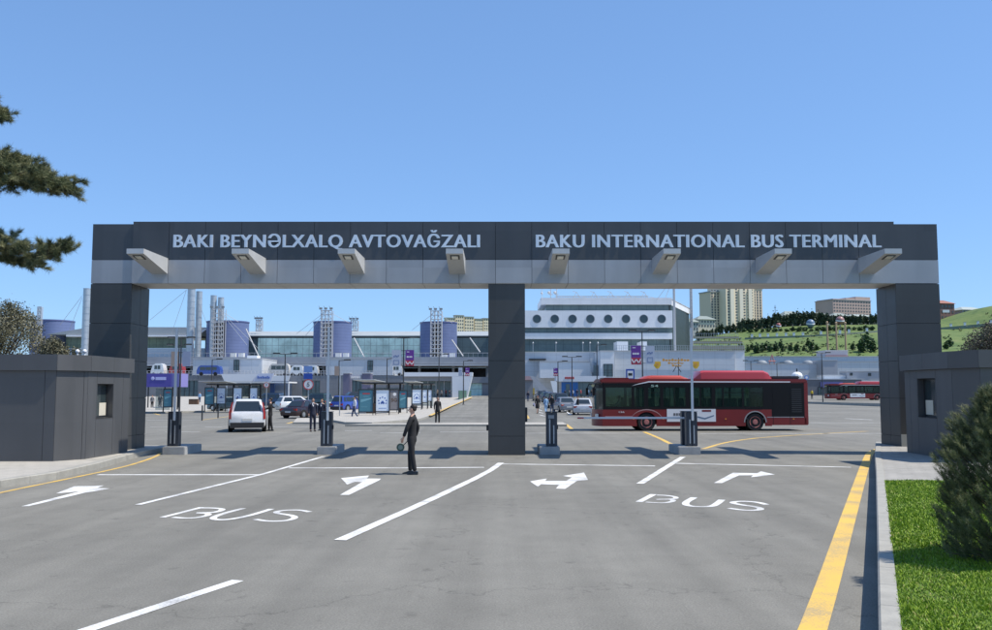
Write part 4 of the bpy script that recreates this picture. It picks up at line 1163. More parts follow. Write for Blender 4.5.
# ============================================================ STREET FURNITURE
POSTG = mat('lamp_post_paint', (.035,.037,.04), .5); 
def pxbox(mb, x0, x1, ya, yb, Y, dy=.1, mt=None):
    """box facing the camera from picture extents at depth Y (top row ya, bottom row yb)"""
    if mt: mb.use(mt)
    a, b = WX(x0,Y,(ya+yb)/2), WX(x1,Y,(ya+yb)/2)
    mb.box(a, b, Y, Y+dy, WZ(yb,Y), WZ(ya,Y)); return a, b, WZ(yb,Y), WZ(ya,Y)
def lamp(px, ytop, ybase, label, double=True, Y=None, banners=None, pr=.07):
    b = gp(px, ybase); Y = Y or b.y; x = WX(px,Y,370); z0 = zg(Y); zt = WZ(ytop,Y)
    t = thing('street_lamp', label, 'street lamp', (x,Y,z0), group='street lamps of the bus terminal')
    m = MB().use(POSTG); m.tube((x,Y,z0),(x,Y,zt),pr*1.2,pr*.8,10); m.lathe([(.16,z0),(.16,z0+.06),(.1,z0+.12)],(x,Y,0),12); part('pole', m, t)
    for s in ((-1,1) if double else (1,)):
        h = MB().use(POSTG); a = .25 if double else .1
        h.tube((x,Y,zt-.03),(x+s*1.1,Y,zt+.05),.035,n=6); h.bbox(min(x+s*.55,x+s*1.3),max(x+s*.55,x+s*1.3),Y-.13,Y+.13,zt+.0,zt+.14,.03)
        hp = part('lamp_head', h, t)
        g = MB().use(LAMPG); g.box(min(x+s*.65,x+s*1.2),max(x+s*.65,x+s*1.2),Y-.09,Y+.09,zt-.012,zt); part('lamp_glass', g, hp)
    return t, x, Y
PUR = mat('banner_purple', (.13,.035,.26), .6); BRD = mat('banner_red', (.40,.03,.06), .6); BGR = mat('banner_grey', (.42,.46,.54), .6)
def banner(name, label, x0, x1, ya, yb, Y, kind, pole_x):
    m = MB()
    a, b = WX(x0,Y,ya), WX(x1,Y,ya); z0, z1 = WZ(yb,Y), WZ(ya,Y); w = b-a; h = z1-z0
    t = thing('banner', label, 'banner', (a,Y,z0))
    if kind == 'purple':
        m.use(PUR).box(a,b,Y,Y+.03,z0+h*.36,z1); m.use(BRD).box(a,b,Y,Y+.03,z0,z0+h*.358)
        part('panel', m, t)
        q = MB().use(BWHT)
        yy = Y-.012; zt, zb_ = z0+h*.29, z0+h*.07; pts_w = [(.06,zt),(.26,zb_),(.5,zt),(.74,zb_),(.94,zt)]
        for (u0,za),(u1,zc) in zip(pts_w[:-1],pts_w[1:]): q.extr([(a+w*(u0-.05),yy,za),(a+w*(u0+.07),yy,za),(a+w*(u1+.07),yy,zc),(a+w*(u1-.05),yy,zc)], (0,.01,0))
        q.box(a+w*.15,a+w*.45,Y-.012,Y-.002,z0+h*.86,z0+h*.90)
        for i in range(4): q.box(a+w*(.15+.17*i),a+w*(.27+.17*i),Y-.012,Y-.002,z0+h*.52,z0+h*.62)
        part('print', q, t)
    else:
        m.use(BGR).box(a,b,Y,Y+.03,z0,z1); part('panel', m, t)
        q = MB().use(mat('banner_blue_print', (.12,.17,.34), .6))
        for i in range(4): q.box(a+w*(.18+.16*i),a+w*(.30+.16*i),Y-.012,Y-.002,z0+h*(.55+.04*(i%2)),z0+h*(.64+.04*(i%2)))
        for (u0,u1,v0,v1) in ((.2,.8,.36,.38),(.2,.8,.1,.12),(.2,.24,.12,.36),(.76,.8,.12,.36)): q.box(a+w*u0,a+w*u1,Y-.012,Y-.002,z0+h*v0,z0+h*v1)
        part('print', q, t)
    br = MB().use(POSTG); sx = a if abs(pole_x-b) > abs(pole_x-a) else b
    for z in (z0+.05, z1-.08): br.box(min(sx,pole_x)-.02,max(sx,pole_x)+.02,Y+.0301,Y+.06,z,z+.05)
    part('bracket', br, t)
    return t
_, x, Y = lamp(403.5, 338, 398, 'tall double street lamp with a grey and a purple banner above the posters', Y=92)
banner('b','purple banner with white zigzag foot on the tall lamp above the posters',405.5,414,350,366,Y-.1,'purple',x)
banner('b','pale grey banner left of the purple one on the tall lamp above the posters',392,401,350,366,Y-.1,'grey',x)
_, x, Y = lamp(642.5, 331, 405, 'tall double street lamp with banners rising behind the front of the red bus', Y=88)
banner('b','purple banner with white zigzag foot above the front of the red bus',631,641,345.5,364.5,Y-.1,'purple',x)
banner('b','pale grey banner above the roof of the red bus, right of its lamp post',645.5,654.5,346,364,Y-.1,'grey',x)
lamp(285, 354, 400, 'double street lamp behind the white estate car', Y=95)
lamp(439, 354.5, 399, 'double street lamp behind the man in black at the kerb', Y=120)
_, x, Y = lamp(463.5, 361, 398.5, 'single street lamp with two small banners beside the green fence', double=False, Y=125)
banner('b','small purple banner on the single lamp beside the green fence',465.2,469.5,367.5,376,Y-.1,'purple',x)
banner('b','small grey banner on the single lamp beside the green fence',458.5,462.5,367.5,376,Y-.1,'grey',x)
lamp(572, 357, 398, 'double street lamp before the shop with white fascia', Y=118)
_, x, Y = lamp(558, 361.5, 398, 'single street lamp with a small purple banner at the parked row', double=False, Y=120)
banner('b','small purple banner on the single lamp at the parked row',553.5,557.6,368,376,Y-.1,'purple',x)
lamp(339, 360.5, 401, 'single street lamp right of the round speed sign', double=False, Y=100)
lamp(212, 359.5, 400, 'single street lamp above the brown planter', double=False, Y=115)
lamp(387, 358.5, 400, 'single street lamp between the two groups of posters', double=False, Y=115)
lamp(822, 353, 402, 'double street lamp left of the second red bus', Y=128)
lamp(751, 361, 402, 'double street lamp rising behind the rear roof of the red bus', Y=150)
lamp(777, 363, 402, 'single street lamp behind the rear end of the red bus', double=False, Y=160)
lamp(597, 345, 400, 'slim single street lamp left of the red bus front', double=False, Y=118)
lamp(180.5, 338, 407, 'double street lamp beside the purple kiosk', Y=84)
t_, x, Y = lamp(178.5, 345, 403, 'tall lamp mast left of the brown planter carrying two flat boards', Y=94)
for x0, x1, mt, lb in ((171,178,mat('board_tan', (.33,.26,.22), .7),'tan board on the lamp mast above the purple kiosk'),(182.5,190.5,mat('board_slate', (.27,.31,.42), .7),'slate blue board on the lamp mast above the purple kiosk')):
    m = MB(); a, b, z0, z1 = pxbox(m, x0, x1, 351.5, 366.5, Y-.15, .05, mt); m.use(POSTG); m.box(min(b,x)-.02 if x1<180 else x-.02, x+.02 if x1<180 else a+.1, Y-.1,Y-.05,z1-.15,z1-.08)
    solo('notice_board', lb, 'board', m, (a,Y,z0))
# signs
def pole_sign(px, ybase, label, ring=None, boards=(), Y=None, cat='road sign', name='road_sign'):
    b = gp(px, ybase); Y = Y or b.y; x = WX(px,Y,ybase); z0 = zg(Y)
    t = thing(name, label, cat, (x,Y,z0))
    ys = [ring[0]-ring[1]] if ring else []; ys += [bb[2] for bb in boards]
    m = MB().use(M['steel']); m.tube((x,Y,z0),(x,Y,WZ(min(ys)+1,Y)),.04,n=8); part('pole', m, t)
    if ring:
        zc = WZ(ring[0],Y); r = ring[1]*Y/FPX
        m = MB().use(BWHT); m.lathe([(r,-.075),(r,-.06)], (x,Y,zc), 28, 'y'); f = part('sign_face', m, t)
        m = MB().use(RED); n = 28
        for i in range(n):
            a, c = 2*PI*i/n, 2*PI*(i+1)/n
            m.extr([(x+r*math.cos(a),Y-.085,zc+r*math.sin(a)),(x+r*math.cos(c),Y-.085,zc+r*math.sin(c)),(x+r*.84*math.cos(c),Y-.085,zc+r*.84*math.sin(c)),(x+r*.84*math.cos(a),Y-.085,zc+r*.84*math.sin(a))], (0,.008,0))
        part('red_ring', m, f)
        m = MB().use(mat('sign_grey', (.12,.12,.13), .5)); put_text(m, '5', x-r*.24, x+r*.24, zc-r*.42, zc+r*.42, Y-.09, .008, .02, '5'); part('speed_digit', m, f)
    for x0, x1, ya, yb, mt, inner in boards:
        m = MB(); a, b_, za, zb = pxbox(m, x0, x1, ya, yb, Y-.08, .03, mt); bo = part('board', m, t)
        if inner:
            w = b_-a; h = zb-za; m = MB().use(BWHT)
            m.box(a+w*.16,b_-w*.16,Y-.09,Y-.08,za+h*.2,za+h*.85); 
            q = MB().use(mt); m.use(M['dark']); m.box(a+w*.26,b_-w*.26,Y-.095,Y-.09,za+h*.42,za+h*.65)
            part('symbol', m, bo)
    return t
SBL = mat('sign_blue', (.02,.07,.36), .4); SBL2 = mat('sign_pale_blue', (.16,.27,.55), .4)
t = pole_sign(308, 417.5, 'round white speed sign with a red ring under a blue board', (384.5,5.2), ((303.6,312.4,366,372.5,SBL2,False),(303.6,312.4,373.3,379,SBL,False)))
pole_sign(266, 414, 'small round red and white sign behind the white estate car', (385,2.6), Y=78)
t = pole_sign(630, 418, 'blue bus stop sign with a white bus symbol above the bus roof', None, ((626,634.5,369,380.5,SBL,True),), Y=62)
pole_sign(339.5, 418, 'slim signpost with a tan board, just right of the blue hatchback', None, ((334.5,339,366,375.5,mat('board_tan', (.33,.26,.22), .7),False),), Y=72)
for px, yb_, yt, lb in ((202,420.5,406,'thin grey kerb post nearer the left pillar'),(218,418,409.5,'thin grey kerb post left of the white estate car'),(193,0,0,'')):
    if not lb: continue
    p = gp(px,yb_); m = MB().use(POSTG); h = WZ(yt,p.y); m.tube((p.x,p.y,0),(p.x,p.y,h),.055,n=10); m.ball((p.x,p.y,h),.06,8,6)
    solo('kerb_post', lb, 'post', m, (p.x,p.y,0))
# bins and planter
WOOD = mat('brown_slats', (.13,.075,.045), .8, var=.3, scale=6)
def bin_(x0, x1, ya, yb, label, cat, name):
    p = gp((x0+x1)/2, yb); Y = p.y; a, b = WX(x0,Y,yb), WX(x1,Y,yb); zt = WZ(ya,Y); z0 = zg(Y)+.13
    t = thing(name, label, cat, (a,Y,z0)); m = MB().use(WOOD); n = max(3,round((b-a)/.13)); w = (b-a)/n
    for i in range(n):
        m.box(a+i*w+.008,a+(i+1)*w-.008,Y,Y+.03,z0+.04,zt-.05); 
    for i in range(5): m.box(a-.0,a+.03,Y+.035+i*.12,Y+.145+i*.12,z0+.04,zt-.05); m.box(b-.03,b,Y+.035+i*.12,Y+.145+i*.12,z0+.04,zt-.05)
    part('slats', m, t); m = MB().use(M['dark']); m.box(a+.03,b-.03,Y+.04,Y+.62,z0,zt-.1); m.box(a-.02,b+.02,Y-.02,Y+.65,zt-.05,zt); part('frame', m, t)
bin_(188.5, 197.5, 399, 406, 'low brown slatted planter box on the left pavement', 'planter', 'planter_box')
bin_(366, 374.5, 403.2, 415.2, 'brown slatted litter bin in front of the teal poster', 'litter bin', 'litter_bin')

# ============================================================ SHELTERS AND POSTERS
FRM = mat('shelter_frame', (.022,.024,.027), .45)
P_TEAL = mat('poster_teal', (.06,.19,.25), .35, var=.12, scale=1.2); P_WHT = mat('poster_white', (.72,.80,.88), .3); P_GRY = mat('poster_grey', (.22,.21,.22), .35, var=.1, scale=2)
P_BLUE = mat('poster_blue', (.07,.14,.42), .4); P_RED = mat('poster_red', (.42,.05,.05), .4); P_LT = mat('poster_light_teal', (.16,.36,.42), .4)
P_BRN = mat('poster_brown', (.12,.07,.04), .4)
SGL = mat('shelter_glass', (.25,.3,.32), .06, spec=1, alpha_mix=(.75,(.85,.9,.9)))
def poster(label, x0, x1, ya, yb, Y, kind, yaw=0.0, group=None):
    a = WX(x0,Y,yb); b = WX(x1,Y,yb); z0, z1 = WZ(yb,Y), WZ(ya,Y); w = b-a; h = z1-z0; zf = zg(Y)+.12
    # local box: x along the face
    t = thing('poster_case', label, 'advertising poster', (a,Y,zf), yaw, group, local=True); w = w/math.cos(yaw); z0 -= zf; z1 -= zf
    f = MB().use(FRM)
    f.box(-.06,0,-.05,.10,0,z1+.08); f.box(w,w+.06,-.05,.10,0,z1+.08); f.box(0,w,-.05,.10,z1,z1+.08); f.box(0,w,-.05,.10,z0-.08,z0); f.box(.0,w,.05,.08,z0,z1)
    part('frame', f, t)
    s = MB().use({'teal':P_TEAL,'white':P_WHT,'grey':P_GRY}[kind]); s.box(0,w,.0,.045,z0,z1); sh = part('poster', s, t)
    g = MB()
    def disc(u, v, r):
        g.lathe([(r,-.007),(r,-.001)], (w*u,0,z0+h*v), 14, 'y')
    if kind == 'white':
        g.use(P_BLUE)
        for i in range(7):
            a_ = PI*(-.15+1.3*i/6); disc(.5+.30*math.cos(a_)*1.0, .46+.30*w/h*math.sin(a_)*1.1, w*.055)
        disc(.5,.43,w*.10); disc(.42,.38,w*.08); disc(.58,.38,w*.08)
        g.use(SBL2); g.box(w*.2,w*.8,-.006,-.001,z0+h*.12,z0+h*.15)
    elif kind == 'teal':
        g.use(P_RED); g.box(w*.25,w*.78,-.006,-.001,z0+h*.80,z0+h*.86); g.use(P_LT)
        g.extr([(w*.12,-.006,z0+h*.42),(w*.9,-.006,z0+h*.58),(w*.9,-.006,z0+h*.64),(w*.12,-.006,z0+h*.56)], (0,.005,0)); g.box(w*.3,w*.7,-.006,-.001,z0+h*.68,z0+h*.70); g.box(w*.15,w*.6,-.006,-.001,z0+h*.2,z0+h*.22)
    else:
        g.use(BWHT); g.lathe([(w*.2,-.007),(w*.2,-.001)], (w*.55,0,z0+h*.78), 16, 'y'); g.use(P_BRN); put_text(g, '5G', w*.14, w*.86, z0+h*.40, z0+h*.58, -.010, .008, .02, 'G')
    part('print', g, sh)
    return t
def shelter(label, x0, x1, yroof, Y, posts, depth=1.8, front_light=True, ybase=None, tilt=.35):
    zf = zg(Y)+.12; a, b = WX(x0,Y,yroof), WX(x1,Y,yroof); zr = WZ(yroof,Y)
    t = thing('bus_shelter', label, 'bus shelter', (a,Y,zf))
    r = MB().use(FRM); r.extr([(a,Y-.5,zr+.02),(a,Y+depth,zr-.05),(a,Y+depth,zr+.03),(a,Y-.5,zr+.14)], (b-a,0,0)); part('roof', r, t)
    # pale up-tilted canopy sheet over the front
    r = MB().use(mat('canopy_sheet', (.50,.52,.52), .5)); r.extr([(a-.6,Y-1.2,zr+.34),(a+.3,Y-.6,zr+.16),(a+.3,Y-.6,zr+.21),(a-.6,Y-1.2,zr+.40)], ((b-a)*.5,0,0)); part('canopy', r, t)
    for px in posts:
        p = MB().use(FRM); x = WX(px,Y,yroof); p.bbox(x-.09,x+.09,Y+.2,Y+.4,zf,zr,.01); part('post', p, t)
    g = MB().use(SGL); g.box(a+.2,b-.2,Y+depth-.3,Y+depth-.28,zf+.3,zr-.3); part('rear_glass', g, t)
    bn = MB().use(M['steel']); bn.box(a+.6,b-.6,Y+depth-.9,Y+depth-.5,zf+.42,zf+.48)
    for x in (a+.8,b-.8): bn.box(x,x+.06,Y+depth-.75,Y+depth-.65,zf,zf+.42)
    part('bench', bn, t)
    return t
shelter('black-framed bus shelter behind the grey-green saloon', 208, 262, 385, 88.6, (217,233,249,260))
poster('teal poster at the left end of the shelter behind the grey-green saloon', 205, 213.5, 388, 404, 86.5, 'teal')
poster('white poster left of the centre post behind the grey-green saloon', 217, 225, 388, 403.5, 88, 'white', group='posters in the shelter behind the cars')
poster('white poster above the roof of the white estate car', 233.5, 241.5, 388, 403.5, 88, 'white', group='posters in the shelter behind the cars')
poster('white poster right of the white estate car roof', 250, 257, 388, 403.5, 88, 'white', group='posters in the shelter behind the cars')
shelter('bus shelter over the tall white poster and the 5G poster', 362, 404, 384, 79.5, (374.5,388.5,400), depth=2.2)
poster('teal poster behind the brown litter bin', 359, 372.3, 390, 411.5, 73.5, 'teal', R(8))
poster('tall white poster with a blue dotted emblem, left of the 5G poster', 376, 388.6, 390, 411, 74, 'white', R(8))
poster('grey poster reading 5G above the head of the man in the road', 389.8, 398, 390, 409.5, 76, 'grey', R(14))
poster('teal poster right of the 5G poster', 399.3, 406.5, 391, 407.8, 79, 'teal', R(14))
shelter('further bus shelter with a pale canopy right of the tall lamp', 408, 434, 384.5, 99, (412,422,431), depth=2.2)
poster('white poster first in the further shelter', 412.3, 421, 389.5, 403.5, 91, 'white', R(10))
poster('narrow white poster second in the further shelter', 422.6, 427, 389.8, 402, 94, 'white', R(14))
poster('narrowest poster at the far right end of the further shelter', 428.3, 431.5, 390, 400.8, 98, 'white', R(14))
# purple kiosk at the left pillar
Y = 84; zf = zg(Y)+.12
t = thing('kiosk', 'purple topped waiting kiosk between the left pillar and the tan board', 'kiosk', (WX(150,Y),Y,zf))
m = MB(); pxbox(m, 141, 171, 373.5, 387, Y, 2.4, mat('kiosk_purple', (.09,.075,.34), .45)); part('header', m, t)
m = MB(); pxbox(m, 171.2, 180, 373.5, 387, Y+.1, 2.2, mat('kiosk_lilac', (.25,.23,.52), .45)); part('side_panel', m, t)
m = MB(); a, b, z0, z1 = pxbox(m, 155.5, 166, 377, 380, Y-.03, .02, mat('kiosk_lettering', (.5,.5,.8), .5)); m.ball((WX(152.8,Y),Y-.02,(z0+z1)/2),(.17,.02,.17)); part('sign', m, t)
for px in (147.5,164,172,178):
    m = MB(); pxbox(m, px, px+.9, 387, 407.5, Y+.3, .1, FRM); part('post', m, t)
m = MB().use(SGL); m.box(WX(148,Y),WX(163,Y),Y+2,Y+2.03,zf+.2,WZ(388,Y)); part('rear_glass', m, t)
m = MB().use(M['steel']); m.box(WX(148,Y),WX(162,Y),Y+1.3,Y+1.7,zf+.42,zf+.48); part('bench', m, t)
poster('teal poster on the purple kiosk beside the man in the dark suit', 163.5, 171.5, 389.5, 406.5, 83.4, 'teal')

# ============================================================ TERMINAL, LEFT
W_PAN = panel_mat('pale_blue_cladding', (.55,.58,.61), .5, 2.6, 1.3, .72, lw=.06)
W_PAN2 = panel_mat('white_cladding', (.74,.75,.76), .5, 2.8, 1.5, .86, lw=.05)
W_GRY = panel_mat('grey_cladding', (.22,.225,.24), .55, 1.6, 1.2, .8, lw=.05)
W_MID = panel_mat('mid_grey_wall', (.38,.39,.41), .7, 6, 3, .8)
DECK = mat('deck_concrete', (.33,.345,.37), .8, var=.12, scale=.3)
SHAD = mat('interior_shade', (.035,.035,.04), .8)  # near black: deck shadow put into the colour, also backs the masts
TEALG = panel_mat('green_facade_glass', (.55,.76,.70), .5, 1.7, 2.4, .6, lw=.14, var=.3)
DKG = panel_mat('dark_facade_glass', (.12,.17,.175), .2, 2.2, 2.0, .6, lw=.1, var=.2)
ROOFM = mat('pale_roof_sheet', (.36,.39,.40), .5, var=.08, scale=.2)
BLUCYL = panel_mat('blue_ribbed_cladding', (.125,.165,.31), .55, 400, .8, .8, lw=.1, var=.08)
def PB(mb, x0, x1, ya, yb, Y, dy=.3, mt=None): return pxbox(mb, x0, x1, ya, yb, Y, dy, mt)
# elevated deck
YD = 222
t = thing('elevated_deck', 'long grey elevated deck running across the terminal front', 'elevated deck', (0,YD,zg(YD)))
m = MB(); PB(m, 20, 492, 357, 363.6, YD, 20, DECK); part('parapet', m, t)
m = MB(); PB(m, 20, 492, 363.9, 365.8, YD-.4, 20, mat('deck_edge', (.46,.475,.49), .7)); part('edge_beam', m, t)
m = MB().use(SHAD); m.box(WX(20,YD),WX(492,YD),YD+19,YD+19.3,0,WZ(366,YD)); part('rear_wall', m, t)  # wall coloured dark to give the shadow in the gap under the deck
for px in (125,190,266,300,322,395,418,452,486):
    m = MB(); PB(m, px, px+2.4, 366, 398, YD+3, .9, DECK); part('column', m, t)
m = MB().use(M['steel']); a, b = WX(20,YD), WX(492,YD); zz = WZ(357,YD)
m.tube((a,YD+.2,zz+1.0),(b,YD+.2,zz+1.0),.05,n=5)
for i in range(100): x = a+(b-a)*i/99; m.box(x,x+.07,YD+.15,YD+.22,zz,zz+1)
part('railing', m, t)
# car park level and ground floor hall
YH = 205
t = thing('ground_floor_hall', 'low grey ground floor hall under the elevated deck', 'building', (0,YH,zg(YH)))
m = MB()
for x0, x1 in ((60,180),(198,238),(262,272),(292,302),(320,352),(368,404)):
    PB(m, x0, x1, 375.5, 398, YH, .4, W_GRY)
for x0, x1 in ((180,198),(238,262),(302,320),(352,368),(272,292)): PB(m, x0, x1, 375.5, 380.5, YH, .4, W_GRY)
m.use(W_GRY); a, b = WX(60,YH), WX(404,YH); m.box(a,b,YH+.4,YH+16,WZ(376.5,YH),WZ(375.5,YH))
part('wall', m, t)
for x0, x1 in ((180,198),(238,262),(302,320),(352,368)):
    m = MB(); PB(m, x0+.05, x1-.05, 380.6, 398, YH+.25, .1, DKG); w = part('glazed_door', m, t)
    m = MB().use(M['dark']); aa, bb, z0, z1 = PB(MB(), x0, x1, 380.6, 398, YH)
    for i in range(5): xx = aa+(bb-aa)*i/4; m.box(xx-.05,xx+.05,YH+.15,YH+.24,z0,z1)
    part('door_frame', m, w)
m = MB(); PB(m, 272, 292, 380.6, 398, YH+.2, .1, mat('louvre_blue', (.28,.34,.44), .5, var=.1, scale=.5)); part('louvre', m, t)
m = MB().use(mat('railing_white', (.6,.6,.6), .5)); a, b = WX(60,YH), WX(404,YH); zz = WZ(375.5,YH)
for h in (.5,1.05): m.box(a,b,YH-.1,YH-.03,zz+h,zz+h+.07)
for i in range(100): x = a+(b-a)*i/99; m.box(x,x+.1,YH-.1,YH-.02,zz,zz+1.05)
part('railing', m, t)
m = MB().use(DECK); m.box(WX(60,YH),WX(404,YH),YH+.5,YD+18,WZ(376,YH)-.3,WZ(376,YH)); part('car_park_floor', m, t)
# slanted white canopy with blue lettering panel
m = MB().use(mat('canopy_white', (.66,.68,.71), .5)); Y = 196
def xz(x, y, Y): return (WX(x,Y,y), Y, WZ(y,Y))
m.extr([xz(221,374,Y),xz(258,374,Y),xz(252,381.5,Y),xz(224.5,381.5,Y)], (0,.6,0)); m.extr([xz(273,375.5,Y),xz(290,375.5,Y),xz(288,381,Y),xz(271,381,Y)], (0,.6,0))
can = thing('shop_canopy', 'slanted white canopy with blue lettering panel above the shelter', 'canopy', (WX(221,Y),Y,WZ(381,Y)))
part('fascia', m, can)
m = MB().use(mat('canopy_panel', (.50,.54,.66), .5)); m.extr([xz(258.3,373.5,Y-.1),xz(273.5,373.5,Y-.1),xz(271,381.5,Y-.1),xz(252.5,381.5,Y-.1)], (0,.5,0)); sp_ = part('sign_panel', m, can)
m = MB().use(P_BLUE)
for i in range(8): p = xz(257.3+i*1.6, 378.6, Y-.2); m.box(p[0],p[0]+.24,Y-.2,Y-.1,p[2],p[2]+.42+.15*(i%3==0))
part('lettering', m, sp_)
m = MB(); PB(m, 225, 289, 381.6, 383, Y+.2, 8, M['white']); part('soffit', m, can)
for px in (226,250,288):
    m = MB(); PB(m, px, px+1, 383, 398, Y+.4, .3, M['white']); part('post', m, can)
m = MB(); PB(m, 270, 274.5, 382, 397, YH-1, .4, mat('pilaster_blue', (.07,.15,.40), .5)); solo('blue_pillar', 'bright blue flat pillar behind the white canopy', 'pillar', m, (WX(272,YH),YH-1,1))
# panelled blocks standing in front of the deck
def block(x0, x1, ya, yb, Y, dy, mt, label, cat='building', door=None, extra=None, name='panel_block'):
    t = thing(name, label, cat, (WX((x0+x1)/2,Y),Y,zg(Y)))
    m = MB(); PB(m, x0, x1, ya, yb, Y, dy, mt); part('wall', m, t)
    m = MB(); PB(m, x0-.3, x1+.3, ya-.8, ya, Y-.15, dy+.3, mat('coping', (.45,.47,.49), .6)); part('coping', m, t)
    for d_ in (door or []):
        m = MB(); PB(m, d_[0], d_[1], d_[2], d_[3], Y-.12, .1, DKG); w = part('window', m, t)
        m = MB().use(M['dark']); a, b, z0, z1 = PB(MB(), d_[0], d_[1], d_[2], d_[3], Y)
        m.box(a-.08,a,Y-.2,Y,z0,z1); m.box(b,b+.08,Y-.2,Y,z0,z1); m.box(a,b,Y-.2,Y-.121,z1-.08,z1+.02); m.box(a,b,Y-.2,Y-.121,(z0+z1)/2-.04,(z0+z1)/2+.04); m.box((a+b)/2-.04,(a+b)/2+.04,Y-.19,Y-.125,z0,z1)
        part('frame', m, w)
    return t
block(193, 262, 359, 375.2, 207, 14, W_PAN, 'pale blue panelled block with one dark door, above the white estate car', door=[(234.3,239,360,371.5)])
block(326, 393, 359, 375.2, 207, 14, W_PAN, 'pale blue panelled block with one dark door, left of the purple banner', door=[(368,372.6,360.5,371.5)])
m = MB(); PB(m, 247, 257, 355.5, 359, 212, 3, M['white']); solo('roof_unit', 'small white box on top of the left panelled block', 'box', m, (WX(250,212),212,WZ(359,212)))
# slate blocks
block(343, 349.5, 373.5, 397.5, 185, 3, mat('slate_wall', (.12,.12,.19), .6, var=.1, scale=.3), 'narrow slate pillar left of the small pale sign', 'pillar', name='slate_pillar')
block(362, 370.5, 373.5, 397.5, 185, 3, mat('slate_wall', (.12,.12,.19), .6), 'wider slate pillar right of the small pale sign', 'pillar', name='slate_pillar')
m = MB(); PB(m, 349.8, 361.7, 374.8, 379.5, 185.5, .3, mat('sign_slate', (.36,.38,.44), .5))
m.use(BWHT)
for i in range(6): p = xz(351+i*1.7,378.3,185.3); m.box(p[0],p[0]+.22,185.3,185.5,p[2],p[2]+.4)
solo('shop_sign', 'small pale sign between the two slate pillars', 'sign', m, (WX(355,185.5),185.5,WZ(379,185.5)))
# white portal
Y = 180
t = thing('entrance_portal', 'white framed terminal entrance with dark glazing beyond the posters', 'entrance portal', (WX(440,Y),Y,zg(Y)))
m = MB().use(mat('portal_white', (.66,.68,.71), .5, var=.03, scale=.3))
m.extr([xz(404,372.3,Y),xz(472.5,372.3,Y),xz(472.2,376.4,Y),xz(404,376.4,Y)], (0,6,0))
m.extr([xz(452,376.5,Y),xz(472,376.5,Y),xz(466.5,399.5,Y),xz(452,399.5,Y)], (0,6,0))
part('frame', m, t)
m = MB(); PB(m, 404, 451.9, 376.6, 381, Y+.6, 5, W_GRY); part('fascia', m, t)
m = MB(); PB(m, 404, 451.9, 381.1, 399, Y+3, .2, DKG); g = part('glazing', m, t)
m = MB().use(M['steel'])
for px in (412,420,428,436,444,451): p = xz(px,390,Y+2.9); m.box(p[0]-.06,p[0]+.06,Y+2.8,Y+2.98,zg(Y),WZ(381,Y+3))
part('mullion', m, g)
m = MB(); PB(m, 430, 450, 397.2, 398.4, Y-4, .2, M['steel']); part('handrail', m, t)
p0 = gp(459,400.5); p1 = gp(471,396.6)
m = MB().use(mat('fence_green', (.04,.11,.085), .6)); m.slab((p0.x,p0.y),(p1.x,p1.y),.1,zg(p0.y),zg(p0.y)+1.7); solo('green_fence', 'short dark green board fence beside the white portal', 'fence', m, (p0.x,p0.y,zg(p0.y)))
Y = 214
t = thing('grey_entrance_wing', 'grey wing with glazed doors left of the central pillar', 'building', (WX(480,Y),Y,zg(Y)))
m = MB(); PB(m, 470, 500, 377, 383, Y, 6, W_GRY); part('fascia', m, t)
m = MB(); PB(m, 466, 482, 383.2, 399, Y+1, .3, TEALG); part('glazed_door', m, t)
m = MB(); PB(m, 482, 500, 383.2, 399, Y+.6, .5, W_GRY); part('wall', m, t)
# parked coaches and vans on the car park level
PKZ = WZ(376,YH)
def coach(x0, x1, zf, Y, col, label, cat='coach', name='parked_coach', H=3.1, rows=1, group=None):
    a, b = WX(x0,Y,371), WX(x1,Y,371); t = thing(name, label, cat, (a,Y,zf), 0, group)
    m = MB().use(col); L_ = b-a
    prof = [(a,zf+.4),(b,zf+.4),(b,zf+H*.55),(b-.25,zf+H*.9),(b-.7,zf+H),(a+.9,zf+H),(a+.35,zf+H*.85),(a,zf+H*.5)]
    m.extr([(x,Y,z) for x,z in prof], (0,2.3,0)); part('body', m, t, smooth=25)
    n = max(2, int(L_/1.5)); 
    for i in range(n):
        w = (L_-1.4)/n; x = a+.7+i*w
        m = MB().use(CGLASS); m.box(x+.06,x+w-.06,Y-.02,Y-.001,zf+H*.55,zf+H*.85); part('window', m, t)
    for x in (a+L_*.2, b-L_*.2):
        m = MB().use(TYRE); m.lathe([(.42,-.03),(.42,.25)], (x,Y,zf+.42), 14, 'y'); part('wheel', m, t)
    return t
c_red = paint('coach_red', (.42,.04,.04)); c_bl = paint('coach_blue', (.03,.08,.36))
coach(151,163.5,PKZ,207,p_white,'white coach above the purple kiosk', H=2.9)
coach(169,182.5,PKZ,207,c_red,'red coach above the purple kiosk, right of the white coach', H=2.9)
coach(196.5,220,PKZ+.0,203.5-2.6,c_bl,'bright blue coach in front of the left panelled block', H=2.3)
coach(268,289,PKZ,209,mat('trailer_beige', (.50,.49,.46), .6),'long beige trailer under the elevated deck', 'trailer', 'parked_trailer', H=2.9)
coach(290,303,PKZ,208,p_white,'white van under the deck, left of the blue board', 'van', 'parked_van', H=2.5)
coach(305,317.5,PKZ,208,p_white,'white van under the deck, right of the blue board', 'van', 'parked_van', H=2.5)
coach(390,402,PKZ,208,p_white,'white van under the deck behind the tall lamp', 'van', 'parked_van', H=2.6)
